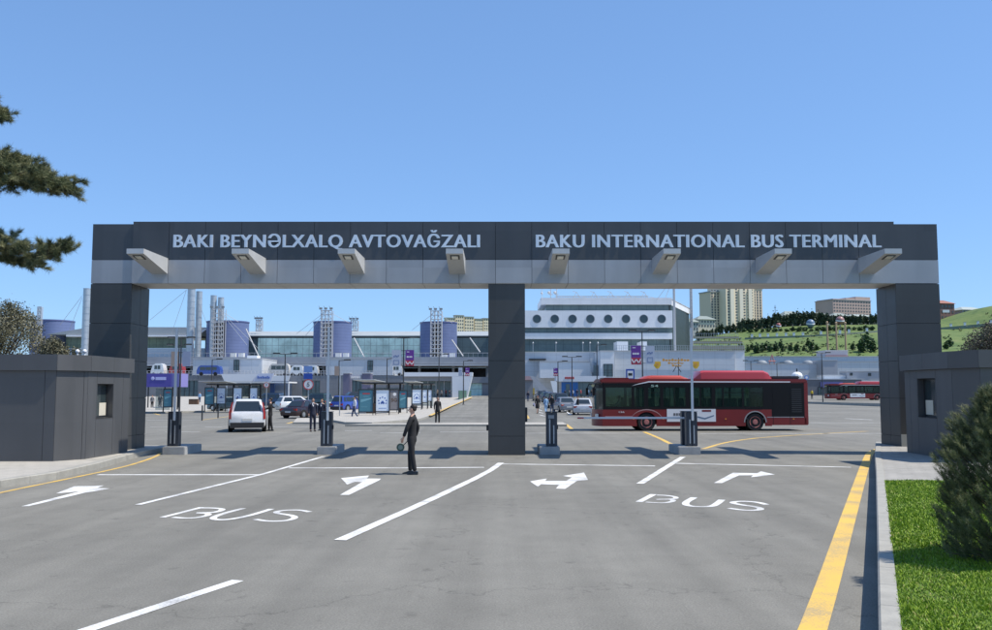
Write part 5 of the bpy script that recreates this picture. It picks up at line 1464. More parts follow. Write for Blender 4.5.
# upper hall: glass, roof, drums, masts
YU = 250
def zx(x, Y): return WX(x,Y,345)
t = thing('glass_hall', 'long glazed terminal hall with a pale flat roof behind the blue drums', 'building', (WX(330,YU),YU,WZ(357,YU)))
m = MB().use(ROOFM); xa0, xb0, za0, zb0 = WX(196,YU,335), WX(500,YU,335), WZ(336.5,YU), WZ(330.6,YU)
m.extr([(xa0,YU-.6,za0),(xa0,YU-.6,za0+.25),(xa0,YU+7,zb0+.25),(xa0,YU+30,zb0+.3),(xa0,YU+30,za0)], (xb0-xa0,0,0)); part('roof', m, t)
m = MB(); PB(m, 196, 500, 336.6, 338, YU-.3, 28, M['dark']); part('eave', m, t)
m = MB(); PB(m, 258, 425, 338.1, 358, YU-1.0, .3, TEALG); part('glass_wall', m, t)
m = MB(); PB(m, 425.2, 500, 338.1, 358, YU-.9, .3, DKG); part('glass_wall', m, t)
m = MB(); PB(m, 205, 257.8, 338.1, 358, YU+.2, .3, DKG); part('glass_wall', m, t)
t2 = thing('glass_canopy_hall', 'left wing with a broad pale sloping roof over green glass', 'building', (WX(150,YU),YU-8,WZ(350,YU)))
Y = YU-8
m = MB().use(ROOFM)
m.extr([xz(45,334.5,Y),xz(196,334.5,Y),xz(207,330,Y),xz(205,327.3,Y),xz(92,326.8,Y)], (0,30,0)); part('roof', m, t2)
m = MB(); PB(m, 66, 190, 334.8, 336.5, Y-.3, 20, M['white']); part('edge_beam', m, t2)
m = MB(); PB(m, 66, 190, 336.7, 348, Y+4, .3, panel_mat('olive_glass', (.14,.19,.13), .15, 1.8, 1.6, .5, lw=.12, var=.3)); part('glass_wall', m, t2)
m = MB(); PB(m, 66, 205, 348.2, 357.5, Y+3, 1, mat('pale_base_wall', (.50,.58,.66), .6)); part('base_wall', m, t2)
m = MB().use(M['white']); m.extr([xz(190,338.5,Y-1),xz(205,328.5,Y-1),xz(207,328.8,Y-1),xz(191.5,339.8,Y-1)], (0,.6,0)); part('truss', m, t2)
def drum(xc, ya, yb, hw, label, Y=236):
    r = hw*Y/FPX; r = hw*(Y+r)/FPX; x = zx(xc,Y+r); z0, z1 = WZ(yb,Y), WZ(ya,Y)
    t = thing('drum_tower', label, 'drum tower', (x,Y+r,z0), group='blue drum towers of the terminal')
    m = MB().use(BLUCYL); m.lathe([(r,z0),(r,z1)], (x,Y+r,0), 40); part('wall', m, t, smooth=40)
    m = MB().use(mat('drum_rim', (.10,.12,.26), .5)); m.lathe([(r-.1,z1),(r+.12,z1+.02),(r+.12,z1+.35),(r-.1,z1+.36)], (x,Y+r,0), 40); part('rim', m, t, smooth=30)
    m = MB().use(M['white'])
    for dx in (hw*.35,hw*.75): p = zx(xc+dx,Y); m.bbox(p-.7,p+.7,Y-1.5,Y-.5,z0-.2,z0+1,.03)
    part('roof_vents', m, t)
drum(227.5,321.5,357,20.5,'blue drum tower with tall silver chimneys beside it')
drum(332.5,322,357,19,'blue drum tower in the middle, above the left of the two shelters')
drum(438.5,322.5,357,18.5,'blue drum tower nearest the central pillar')
drum(52,320.5,357,20,'blue drum tower seen over the left guard booth', Y=245)
LAT = mat('lattice_white', (.50,.50,.50), .5)
def mast(x0, x1, ytop, ybot, label, Y=228, dishes=True, cables=()):
    a, b = zx(x0,Y), zx(x1,Y); z0, z1 = WZ(ybot,Y), WZ(ytop,Y); w = b-a
    t = thing('lattice_mast', label, 'lattice mast', (a,Y,z0), group='white lattice masts of the terminal')
    m = MB().use(LAT)
    for x in (a, a+w*.36, a+w*.64, b):
        for y in (Y, Y+w*.6): m.tube((x,y,z0),(x,y,z1),.10,n=6)
    part('uprights', m, t)
    m = MB().use(LAT); n = int((z1-z0)/1.05)
    for i in range(n+1):
        z = z0+(z1-z0)*i/n
        m.box(a,b,Y-.1,Y+.1,z-.11,z+.11); m.box(a-.1,a+.1,Y,Y+w*.6,z-.1,z+.1)
        if i < n:
            zz = z0+(z1-z0)*(i+1)/n
            m.tube((a,Y,z),(a+w*.36,Y,zz),.07,n=4); m.tube((b,Y,z),(a+w*.64,Y,zz),.07,n=4)
    part('rungs', m, t)
    if ybot == 357 and x0 > 200:
        m = MB().use(SHAD); m.box(a+.3,b-.3,Y+w*.6+.2,Y+w*.6+.4,z0,WZ(322,Y)); part('ladder_backing', m, t)  # thin dark sheet added behind the rungs to darken their gaps
    if dishes:
        m = MB().use(mat('dish_grey', (.25,.27,.28), .5))
        for u in (0,.45,.95): m.bbox(a+w*u-.45,a+w*u+.35,Y-.3,Y,z1+.25,z1+.75,.05); m.tube((a+w*u,Y,z1),(a+w*u-.6,Y,z1+1.2),.06,n=4)
        part('floodlights', m, t)
    if cables:
        m = MB().use(LAT)
        for (cx,cy_,dy) in cables: m.tube(((a+b)/2,Y+.3,z1), (zx(cx,Y+dy),Y+dy,WZ(cy_,Y+dy)), .055, n=4)
        part('cables', m, t)
mast(211,223,309,357,'white lattice mast in front of the leftmost visible drum tower', cables=((262,352,0),(238,322,6),(247,345,-3)))
mast(320.5,331.5,310.5,357,'white lattice mast in front of the middle drum tower', cables=((296,334,6),(349,323,6),(305,336,8)))
mast(430.5,441.5,311,357,'white lattice mast in front of the drum tower by the central pillar', cables=((412,330,6),(452,323,6)))
for (x0,x1,yt,yb,lb) in ((255.5,261.5,320,331,'small rooftop lattice between the left and middle drums'),(350.5,357.5,320.5,331,'small rooftop lattice just right of the middle drum'),(36,40,307,345,'pale lattice mast behind the grey shrub over the left booth')):
    mast(x0,x1,yt,yb,lb, Y=252 if x0 > 50 else 238, dishes=x0>50)
STK = mat('chimney_steel', (.46,.50,.53), .35, .5, var=.12, scale=.6)
def chimney(x0, x1, ytop, ybot, label, Y=233):
    a, b = zx(x0,Y), zx(x1,Y); r = (b-a)/2; z0, z1 = WZ(ybot,Y), WZ(ytop,Y); n = int((z1-z0)/1.6)
    t = thing('chimney', label, 'chimney', ((a+b)/2,Y,z0), group='tall silver chimneys')
    m = MB().use(STK); pr = []
    for i in range(n):
        z = z0+(z1-z0)*i/n; zn = z0+(z1-z0)*(i+1)/n; pr += [(r,z),(r,zn-.12),(r*1.06,zn-.1),(r*1.06,zn)]
    m.lathe(pr,((a+b)/2,Y,0),20); part('flue', m, t, smooth=30)
    return t
chimney(186.3,193.8,277,357,'thick silver chimney left of its pair, passing behind the gate beam')
chimney(194.8,201,291.5,357,'slimmer silver chimney right of its pair', Y=236)
chimney(209.5,215.5,295.5,357,'silver chimney behind the lattice mast, left of its pair', Y=231)
chimney(217,222.8,297.5,357,'silver chimney behind the lattice mast, right of its pair', Y=231)
chimney(81.5,88.5,288.5,357,'silver chimney between the left shrub and the left pillar')
m = MB().use(LAT)
for x0,y0,x1,y1 in ((186.5,290,150,320),(186.5,290,171,335),(198,300,208,327),(82,296,60,325),(82,298,68,334)):
    p, q = xz(x0,y0,233), xz(x1,y1,238); m.tube(p, (q[0],238,q[2]), .05, n=4)
solo('stay_cables', 'thin white stay cables running down from the silver chimneys', 'cables', m, (0,233,20))
m = MB().use(LAT)   # raking white struts beside the drums
for i,(x0,y0,x1,y1) in enumerate(((246,329,259,357),(354,338,364,357),(470,338,480,352),(452,340,463,356))):
    m = MB().use(LAT); p, q = xz(x0,y0,232), xz(x1,y1,229); m.tube(p, q, .16, n=8)
    solo('raking_strut', ['white raking strut right of the left drum','white raking strut right of the middle drum','white raking strut at the edge of the central pillar','white raking strut right of the drum by the central pillar'][i], 'strut', m, q, smooth=40)

# ============================================================ TERMINAL, RIGHT
YO = 232
t = thing('office_building', 'white office block with a row of eight round windows', 'office building', (WX(600,YO),YO,WZ(352,YO)))
XR = 672
def band(name, x0, x1, ya, yb, dY, mt, dy=18, parent=None):
    m = MB(); PB(m, x0, x1, ya, yb, YO+dY, dy, mt); return part(name, m, parent or t)
band('upper_band', 541, XR, 297.8, 304.5, .8, W_PAN2, 20)
band('window_strip', 546, XR-.4, 304.7, 310.3, 1.6, DKG, 18)
band('porthole_band', 500, XR+.6, 310.5, 327.5, 0, W_PAN2, 20)
band('window_strip', 500, XR, 327.7, 332.8, 1.2, DKG, 18)
band('middle_band', 500, XR+.4, 333, 339, .2, W_PAN2, 20)
band('window_strip', 500, XR, 339.2, 351.5, 1.4, DKG, 18)
for k in range(8):
    xc = zx(537+k*17.85,YO); zc = WZ(318.9,YO); r = 4.1*YO/FPX
    m = MB().use(mat('porthole_glass', (.045,.075,.09), .25)); m.lathe([(r,-.04),(r,.03)], (xc,YO,zc), 28, 'y'); w = part('round_window', m, t)
    m = MB().use(mat('porthole_ring', (.3,.32,.34), .4))
    for i in range(28):
        a, c = 2*PI*i/28, 2*PI*(i+1)/28
        m.extr([(xc+r*1.08*math.cos(a),YO-.1,zc+r*1.08*math.sin(a)),(xc+r*1.08*math.cos(c),YO-.1,zc+r*1.08*math.sin(c)),(xc+r*.98*math.cos(c),YO-.1,zc+r*.98*math.sin(c)),(xc+r*.98*math.cos(a),YO-.1,zc+r*.98*math.sin(a))], (0,.09,0))
    part('ring', m, w)
# receding right side wall with dark glass
xa_, ya_ = zx(XR,YO), YO+1; xb_, yb2 = WX(690.5,262,330), 262
m = MB().use(W_PAN2); m.slab((xa_,ya_),(xb_,yb2),.4,WZ(304.5,YO),WZ(297.8,YO),1); part('side_band', m, t)
m = MB().use(panel_mat('side_glass', (.03,.045,.045), .45, 2.5, 3.2, .5, lw=.12)); m.slab((xa_,ya_+.2),(xb_-.3,yb2),.4,WZ(352,YO),WZ(304.6,YO)-.02,1); part('side_glazing', m, t)
m = MB().use(DECK); m.prism([(WX(541,YO),YO+1),(xa_,YO+1),(xb_,yb2),(WX(541,262),262)], WZ(297.8,YO)-.4, WZ(297.8,YO)-.05); part('roof', m, t)
m = MB().use(LAT)
zr = WZ(297.8,YO)
for i in range(60):
    x = zx(556+i*1.55,YO+6); m.box(x,x+.1,YO+6,YO+6.2,zr,zr+1.0)
m.box(zx(556,YO+6),zx(649,YO+6),YO+6,YO+6.2,zr+.9,zr+1.1); m.box(zx(556,YO+6),zx(649,YO+6),YO+5,YO+9,zr+.4,zr+.55)
part('roof_truss', m, t)
m = MB().use(LAT)
for px in (577,594.5,611.5,628.5,645):
    x = zx(px,YO+5); m.tube((x-1.2,YO+5,zr),(x,YO+5,zr+2),.09,n=4); m.tube((x+1.2,YO+5,zr),(x,YO+5,zr+2),.09,n=4); m.tube((x,YO+5,zr+2),(x-1,YO+5,zr+2.2),.09,n=4); m.tube((x,YO+5,zr+1.2),(x+2.6,YO+5,zr+.5),.07,n=4)
part('roof_brackets', m, t)
m = MB().use(LAT)
for px in (551,557):
    x = zx(px,YO+8); m.tube((x,YO+8,zr-.5),(x,YO+8,zr+3.4),.1,n=6); m.box(x-.5,x+.5,YO+8,YO+8.2,zr+1.6,zr+1.8); m.ball((x-.5,YO+8,zr+2.2),.4,8,6)
x = zx(542,YO+4); m.tube((x,YO+4,zr),(x,YO+4,zr+2.6),.08,n=5); m.ball((x,YO+4,zr+1.6),.3,8,6)
part('aerials', m, t)
mast(674.2,675.6,277,352,'tall slim white mast at the right corner of the office block', Y=226, dishes=False, cables=((655,303,8),(664,303,9)))
mast(691,693,277,346,'white antenna mast right of the office block', Y=260, dishes=True)
# front buildings
block(497, 602, 352.5, 399, 212, 12, W_PAN, 'long pale panelled block below the round windows', door=[(573,577.5,361.5,371)])
m = MB(); PB(m, 529, 546, 358.6, 360, 211, 1.2, M['dark']); solo('dark_canopy', 'thin dark canopy on the pale block below the round windows', 'canopy', m, (WX(530,211),211,WZ(360,211)))
block(540, 592, 362, 378, 206, 5, W_PAN2, 'lower pale block in front, right of the central pillar', name='front_block')
block(600.5, 614.5, 351.2, 399, 200, 12, W_PAN2, 'tall projecting block with a large dark gridded window', door=[(603.8,612.4,364,376.5)], name='projecting_block')
m = MB(); PB(m, 593.5, 600.3, 365, 376.8, 204, .3, M['glassb']); solo('blue_glass_link', 'narrow blue glass link left of the gridded window', 'window', m, (WX(594,204),204,WZ(376,204)))
m = MB(); PB(m, 590.5, 593.3, 358, 372, 205.5, .8, W_PAN); solo('stair_tower', 'slim pale stair tower left of the blue glass link', 'tower', m, (WX(591,205),205.5,WZ(372,205)))
block(614.8, 735, 351.2, 399, 205, 30, W_PAN, 'long pale panelled hall behind the roof of the red bus', door=[], name='panelled_hall')
block(735.2, 745, 351, 399, 205.5, 30, W_PAN2, 'lighter end bay of the panelled hall with a green window', door=[(736,743,373,379.5)], name='end_bay')
m = MB(); PB(m, 617, 628, 341.5, 351, 214, 6, M['white']); solo('roof_cabin', 'white rooftop cabin behind the purple banner over the bus', 'cabin', m, (WX(620,214),214,WZ(351,214)))
m = MB(); PB(m, 641, 647, 341.5, 351, 214, 6, M['white']); solo('roof_cabin', 'white rooftop cabin just right of the tall lamp over the bus', 'cabin', m, (WX(643,214),214,WZ(351,214)))
t = thing('railing', 'thin grey railing along the roof edge of the panelled hall', 'railing', (WX(615,204),204.5,WZ(351,204.5)))
m = MB().use(M['steel']); a, b = WX(615,204.5), WX(745,204.5); zz = WZ(350.4,204.5)
for h in (.5,1.1): m.box(a,b,204.45,204.52,zz+h,zz+h+.06)
for i in range(60): x = a+(b-a)*i/59; m.box(x,x+.08,204.45,204.53,zz,zz+1.1)
part('rails', m, t)
# round pipes/heads clutter along the roof edge left
m = MB().use(M['steel'])
for px in (533,556,583,590,598):
    p = xz(px,352,208); m.tube((p[0],208,p[2]),(p[0],208,p[2]+2+2*((px*7)%3==0)),.06,n=5); m.ball((p[0],208,p[2]+2.1),.22,8,6)
solo('roof_vent_pipes', 'row of thin vent pipes on the pale block below the round windows', 'pipes', m, (WX(560,208),208,WZ(352,208)))
# shop with white fascia
Y = 190
t = thing('shop', 'small shop with white fascia and blue front left of the red bus', 'shop', (WX(580,Y),Y,zg(Y)))
m = MB(); PB(m, 556, 606, 376, 381.5, Y, 5, mat('portal_white', (.66,.68,.71), .5)); part('fascia', m, t)
m = MB().use(P_RED)
for i in range(5): p = xz(565+i*1.9,379,Y-.1); m.box(p[0],p[0]+.32,Y-.1,Y-.001,p[2],p[2]+.45)
part('lettering', m, t)
m = MB(); PB(m, 561.5, 578, 382, 396.5, Y+.5, .4, mat('shop_blue', (.03,.14,.38), .4)); part('blue_front', m, t)
m = MB(); PB(m, 578.2, 600, 382, 396.5, Y+.7, .3, DKG); part('glazing', m, t)
m = MB(); PB(m, 566, 570, 384, 396.3, Y+.35, .1, DKG); part('door', m, t)
m = MB().use(M['white']); m.extr([xz(550.5,381,Y),xz(557,381,Y),xz(557,396.5,Y),xz(554.5,396.5,Y)], (0,.5,0)); part('side_wall', m, t)
# sloping stair wall
m = MB().use(W_MID); Y = 165
m.extr([xz(530,376,Y),xz(534,376,Y),xz(556,398.2,Y),xz(545,398.8,Y)], (0,.6,0)); solo('stair_ramp_wall', 'sloping grey stair wall right of the central pillar', 'wall', m, (WX(545,Y),Y,zg(Y)))
m = MB(); PB(m, 530.5, 534.5, 388, 398.6, 170, .5, mat('yellow_board', (.55,.42,.05), .5)); solo('yellow_board', 'yellow board behind the sloping stair wall', 'board', m, (WX(532,170),170,zg(170)))
m = MB(); PB(m, 520, 534, 376, 380, 168, 2, mat('red_white_band', (.45,.3,.3), .5)); PB(m, 520, 533, 380.1, 399, 168.5, 1, W_GRY); solo('ticket_kiosk', 'grey kiosk with a reddish top edge beside the central pillar', 'kiosk', m, (WX(527,168),168,zg(168)))
# yellow signs and orange gantry frame above the bus
YEL = mat('sign_yellow', (.70,.42,.03), .5); ORG_ = mat('orange_paint', (.62,.30,.05), .5)
Y = 150
for px, lb in ((657.3,'yellow arrow sign left of the orange lettering frame'),(695.8,'yellow arrow sign right of the orange lettering frame')):
    x = WX(px,Y,365); z0, z1 = WZ(368.5,Y), WZ(361.5,Y); w = .58
    t = thing('arrow_sign', lb, 'sign', (x,Y,z0)); m = MB().use(YEL)
    zc = (z0+z1)/2
    m.extr([(x-w,Y,z1),(x+w,Y,z1),(x+w,Y,zc-.1),(x+w*.4,Y,z0),(x-w*.4,Y,z0),(x-w,Y,zc-.1)], (0,.12,0)); part('board', m, t)
    m = MB().use(ORG_); m.lathe([(.25,-.03),(.25,.0)], (x,Y,zc+.1), 14, 'y'); part('symbol', m, t)
    m = MB().use(M['steel']); m.tube((x,Y+.2,zg(Y)),(x,Y+.2,z1),.06,n=6); part('pole', m, t)
t = thing('lettering_frame', 'orange lettering frame on thin dark legs above the bus roof', 'sign', (WX(677,Y),Y,WZ(362,Y)))
m = MB()
for x0, x1, ya, yb in ((662.5,690,358.6,361.2),(668,684,362,364),(672,682,364.5,366.5)):
    a, b = WX(x0,Y,360), WX(x1,Y,360); n = int((b-a)/.5)
    m.use(ORG_)
    for i in range(n):
        xx = a+(b-a)*i/n; m.box(xx,xx+.34,Y,Y+.1,WZ(yb,Y),WZ(ya,Y)-(.12 if i%3 else 0))
    m.box(a,b,Y+.1,Y+.16,WZ(yb,Y)+.1,WZ(yb,Y)+.2)
part('letters', m, t)
m = MB().use(POSTG)
for p, q in (((673,372),(676.5,366)),((681,372),(677,366)),((678.6,380),(678.6,358))): m.tube(xz(p[0],p[1],Y+.3), xz(q[0],q[1],Y+.3), .06, n=6)
m.tube(xz(678,380,Y+.3),(xz(678,380,Y+.3)[0],Y+.3,zg(Y)),.08,n=6)
part('legs', m, t)
# warehouses to the right
block(745.3, 905, 357, 364.5, 262, 20, W_PAN, 'long low pale warehouse roofline at the foot of the hill', name='far_warehouse')
block(745.5, 823, 364, 380.5, 245, 8, W_PAN, 'pale warehouse with rooftop bumps behind the bus rear', name='warehouse')
block(823.2, 837.5, 360.5, 377, 240, 8, W_MID, 'mid grey square block behind the double lamp', name='grey_block')
block(838, 925, 362, 399, 250, 8, W_PAN, 'pale panelled warehouse left of the right pillar', name='warehouse')
block(847, 905, 371.5, 380, 225, 5, W_MID, 'grey shed with two dark openings above the second bus', door=[(850.3,852,373,375.5),(868.5,870.5,373,376)], name='grey_shed')
block(824, 852, 375.5, 379, 226, 5, W_PAN2, 'narrow white upper wall left of the grey shed', name='white_wall')
block(802, 862, 379.5, 399.5, 222, 6, mat('low_grey_wall', (.14,.145,.16), .7), 'dark low building behind the second red bus', name='low_building', door=[(818.5,822.5,387,399)])
m = MB(); PB(m, 821, 843, 382, 387.5, 221.5, .4, mat('sign_violet', (.12,.12,.32), .5)); solo('violet_sign', 'violet shop sign on the dark low building behind the second bus', 'sign', m, (WX(830,221),221.5,WZ(387,221)))
t = block(826, 848, 351, 362.5, 268, 8, mat('pinkish_grey', (.45,.44,.46), .7), 'raised pinkish block with a red stripe on the warehouse roof', name='striped_block')
m = MB(); PB(m, 825.6, 848.4, 355.5, 359, 267.6, .3, mat('brick_red_stripe', (.36,.14,.10), .7)); part('stripe', m, t)
for i, px in enumerate((762,788,808,822)):
    m = MB().use(mat('roof_dome', (.22,.25,.28), .6)); p = xz(px,364,255); m.ball((p[0],255,p[2]),(1.6,1.2,1.1),12,8); solo('roof_dome', 'small dark roof dome, %s from the left on the pale warehouse'%('first','second','third','fourth')[i], 'dome', m, p, smooth=60, group='roof domes')
for px, lb in ((772,'red and white trestle on the warehouse roof'),):
    m = MB().use(mat('trestle_red', (.5,.2,.18), .6)); a, b = xz(768.5,361,242), xz(775.5,361,242)
    m.tube(a,b,.15,n=5); m.tube(xz(772,354.5,242),xz(769.5,364,242),.12,n=5); m.tube(xz(772,354.5,242),xz(774.5,364,242),.12,n=5); solo('roof_trestle', lb, 'trestle', m, xz(772,364,242))
m = MB().use(M['white']); p = xz(797,376,190); m.ball((p[0],190,p[2]),(1.2,1,.9),12,8); m.tube((p[0],190,zg(190)),(p[0],190,p[2]),.3,n=8); m.use(M['dark']); m.tube(p,(p[0],190,p[2]+1.6),.3,.1,n=8)
solo('white_globe_lamp', 'white rounded lamp housing above the rear of the red bus', 'lamp', m, (p[0],190,zg(190)))
p = g3(812,399); person('person in a yellow jacket at the foot of the dark low building', p, R(180), 3.0 if False else 1.8, 'stand', mat('yellow_jacket', (.6,.45,.03), .8), C_BLK, suit=False)
m = MB().use(SBL2); q = xz(806.5,377.5,140); m.lathe([(.38,-.04),(.38,0)], (q[0],140,q[2]), 20, 'y'); m.use(BWHT); m.lathe([(.2,-.06),(.2,-.041)], (q[0],140,q[2]), 16, 'y'); m.use(M['steel']); m.tube((q[0],140.05,zg(140)),(q[0],140.05,q[2]),.05,n=6)
solo('round_sign', 'small round blue and white sign beyond the rear of the red bus', 'sign', m, (q[0],140,zg(140)))
m = MB().use(KERB); p0, p1 = gp(806,403.5), gp(905,407.5); m.slab((p0.x,p0.y),(p1.x,p1.y),.4,zg(p0.y)-.1,zg(p0.y)+.28); struct('far_kerb', m)
# ============================================================ HILL
GRASSH = bpy.data.materials.new('hill_grass'); GRASSH.use_nodes = True
def _():
    nt = GRASSH.node_tree; N = nt.nodes; L = nt.links; b = N['Principled BSDF']; geo = N.new('ShaderNodeNewGeometry')
    n = N.new('ShaderNodeTexNoise'); n.inputs['Scale'].default_value = .075; n.inputs['Detail'].default_value = 9; n.inputs['Roughness'].default_value = .7; L.new(geo.outputs['Position'], n.inputs['Vector'])
    cr = N.new('ShaderNodeValToRGB'); L.new(n.outputs['Fac'], cr.inputs['Fac']); e = cr.color_ramp.elements
    e[0].position = .32; e[0].color = (.04,.085,.022,1); e[1].position = .72; e[1].color = (.18,.18,.08,1); k = e.new(.44); k.color = (.095,.15,.038,1); k = e.new(.58); k.color = (.125,.175,.05,1)
    L.new(cr.outputs['Color'], b.inputs['Base Color']); b.inputs['Roughness'].default_value = .95
    bp = N.new('ShaderNodeBump'); bp.inputs['Strength'].default_value = .5; bp.inputs['Distance'].default_value = .6; n2 = N.new('ShaderNodeTexNoise'); n2.inputs['Scale'].default_value = .6; n2.inputs['Detail'].default_value = 6; L.new(geo.outputs['Position'], n2.inputs['Vector']); L.new(n2.outputs['Fac'], bp.inputs['Height']); L.new(bp.outputs['Normal'], b.inputs['Normal'])
_()
YT = 520
PROF = [(300,395),(560,388),(640,362),(690,343),(720,334),(750,329.5),(790,326),(830,325),(877,324),(925,323.5),(948,321),(965,315.5),(992,307.5),(1030,300),(1100,292),(1300,290)]
def ztop(X):
    px = X*FPX/YT+CX
    if px <= PROF[0][0]: y = PROF[0][1]
    elif px >= PROF[-1][0]: y = PROF[-1][1]
    else:
        for (a,ya),(b,yb) in zip(PROF[:-1],PROF[1:]):
            if a <= px <= b: y = ya+(yb-ya)*(px-a)/(b-a); break
    return CAMH+(390-y)*YT/FPX
def hillz(X, Y):
    zt = ztop(X)
    t = (Y-300)/(YT-300)
    if t <= 0: return zg(Y)
    t = min(t,1)
    s = t
    # terrace shelf a little above half-way
    s = s - .035*math.exp(-((t-.62)/.05)**2) + .03*math.exp(-((t-.50)/.05)**2)
    s = s**1.05
    z = zg(300)+(zt-zg(300))*s
    if Y > YT: z = zt + min(6,(Y-YT)*.02)
    return z + .5*math.sin(X*.06+Y*.03)*t*(1 if Y<YT-15 else .2)
m = MB().use(GRASSH)
xs = [-120+i*7 for i in range(90)]; ys = [300+i*6 for i in range(38)]+[540,580,650,800,1100]
vs = [(x*(1 if y<560 else y/560),y,hillz(x,y)) for y in ys for x in xs]; n = len(xs)
m.add(vs, [(j*n+i,j*n+i+1,(j+1)*n+i+1,(j+1)*n+i) for j in range(len(ys)-1) for i in range(n-1)])
struct('hill', m, smooth=60)
# place something at a picture column on the hill so it sits at that row: search Y
def on_hill(px, py):
    best = None
    d = ray(px, py)
    for i in range(600):
        Y = 302+i*.4
        if Y > 540: break
        X = d[0]/d[1]*Y; z = CAMH+d[2]/d[1]*Y
        if hillz(X,Y) >= z: return Vector((X,Y,hillz(X,Y)))
    Y = 525; X = d[0]/d[1]*Y
    return Vector((X,Y,hillz(X,Y)))
# ============================================================ FOLIAGE HELPERS
def leafmesh(name, blobs, n, size, mats, elong=1.0, up=.0, needle=False, shell=.55, seed=1, patch=1.3):
    """leaf-sized faces through the volume of a set of ellipsoids ((cx,cy,cz),(rx,ry,rz))"""
    rng = np.random.default_rng(seed)
    vol = np.array([b[1][0]*b[1][1]*b[1][2] for b in blobs])**.8; vol /= vol.sum()
    which = rng.choice(len(blobs), n, p=vol)
    C = np.array([b[0] for b in blobs])[which]; Rr = np.array([b[1] for b in blobs])[which]
    dirs = rng.normal(size=(n,3)); dirs /= np.linalg.norm(dirs,axis=1)[:,None]
    rad = (shell+(1-shell)*rng.random(n)**.7)*(1+.12*rng.normal(size=n))
    P = C+dirs*Rr*rad[:,None]
    a = rng.normal(size=(n,3)); a[:,2] += up
    if needle: a = dirs*1.2+a*.6
    a /= np.linalg.norm(a,axis=1)[:,None]
    b = np.cross(a, rng.normal(size=(n,3))); b /= np.linalg.norm(b,axis=1)[:,None]
    s = size*(.6+.8*rng.random(n))
    A = a*(s*elong)[:,None]; B = b*(s/elong if not needle else s*.09)[:,None]
    V = np.empty((n,4,3)); V[:,0] = P-B*.5; V[:,1] = P+B*.5
    V[:,2] = P+A+B*.25; V[:,3] = P+A-B*.25
    if not needle: V[:,0] = P; V[:,1] = P+A*.5+B*.5; V[:,2] = P+A; V[:,3] = P+A*.5-B*.5
    me = bpy.data.meshes.new(name)
    me.vertices.add(4*n); me.vertices.foreach_set('co', V.reshape(-1).astype(np.float32))
    me.loops.add(4*n); me.loops.foreach_set('vertex_index', np.arange(4*n,dtype=np.int32))
    me.polygons.add(n); me.polygons.foreach_set('loop_start', np.arange(0,4*n,4,dtype=np.int32))
    for q in mats: me.materials.append(q)
    f = np.sin(P[:,0]*patch*2.1+P[:,1]*1.3)*np.sin(P[:,1]*patch*1.7+P[:,2]*2.3*patch)+rng.normal(size=n)*.35
    idx = np.clip(((f+1)/2*len(mats)),0,len(mats)-1).astype(np.int32)
    me.polygons.foreach_set('material_index', idx)
    me.update(calc_edges=True); me.validate()
    return me
def leafm(name, c): 
    return mat(name, c, .6, spec=.3)
BARK = mat('bark', (.09,.07,.055), .95, var=.3, scale=6, bump=.6)
CYP = [leafm('cypress_dark', (.048,.075,.042)), leafm('cypress_mid', (.07,.10,.058))]
def shift(o_parent, me, name):
    o = bpy.data.objects.new(name, me); COL.objects.link(o); o.parent = o_parent; ORG[o.name] = (0,0,0); return o
# cypress proto: one small far mesh
def far_tree(name, label, cat, blobs, n, size, mats, th, seed, group):
    t = thing(name, label, cat, (0,0,0), 0, group, local=True)
    m = MB().use(BARK); m.tube((0,0,-.3),(0,0,th),.16,.06,6); part('trunk', m, t)
    shift(t, leafmesh('crown', blobs, n, size, mats, seed=seed, shell=.3), 'crown')
    return t
cy = [far_tree('cypress_tree','dark cypress tree in the row along the top of the hill','cypress',[((0,0,2.6),(1.0,1.0,2.6)),((0,0,4.2),(.6,.6,2.2))],260,.9,CYP,5,3,'cypresses along the hilltop'),
      far_tree('cypress_tree','dark cypress tree in the row along the top of the hill','cypress',[((0,0,2.2),(1.3,1.3,2.3)),((.2,0,3.6),(.8,.8,1.8))],260,.9,CYP,4,4,'cypresses along the hilltop')]
first = [True,True]
rnd = random.Random(5)
for i in range(72):
    px = 697+i*2.56+rnd.uniform(-.6,.6)
    if px > 879: break
    X = (px-CX)*522/FPX; z = hillz(X,520); k = i%2; s = rnd.uniform(.8,1.15)*(1.25 if 770<px<830 else 1)
    if px < 740: s *= .85
    lb = 'dark cypress tree in the row along the top of the hill'
    if first[k]: first[k] = False; cy[k].location = (X,521,z); cy[k].scale = (s,)*3
    else: dup(cy[k], (X,521+rnd.uniform(-2,2),z), rnd.uniform(0,6), lb, s)
SH = [leafm('shrub_green', (.05,.10,.03)), leafm('shrub_dark', (.035,.065,.028))]
sh = far_tree('young_conifer','small dark conifer on the lower grass slope of the hill','conifer',[((0,0,1.6),(1.5,1.5,1.6)),((0,0,2.9),(.8,.8,1.5))],240,.9,SH,2,5,'young conifers on the lower slope')
pts_ = [(748,352),(752,349),(757,353),(762,352),(766,350),(770,352),(776,351),(781,348),(783,352),(791,351),(797,352),(804,351),(808,346),(812,351),(817,350),(853,350),(862,352),(868,349),(873,351),(866,345),(722,352),(735,352),(741,351),(946,349),(950,347)]
for i,(px,py) in enumerate(pts_):
    p = on_hill(px,py); s = .55+.5*rnd.random()
    if px > 860 and px < 880: s *= 1.5
    if i == 0: sh.location = p; sh.scale = (s,)*3
    else: dup(sh, p, rnd.uniform(0,6), None, s)
bs = far_tree('round_shrub','small round shrub in the row across the upper grass slope','shrub',[((0,0,.8),(1.2,1.2,.9))],120,.7,SH,.6,6,'round shrubs on the upper slope')
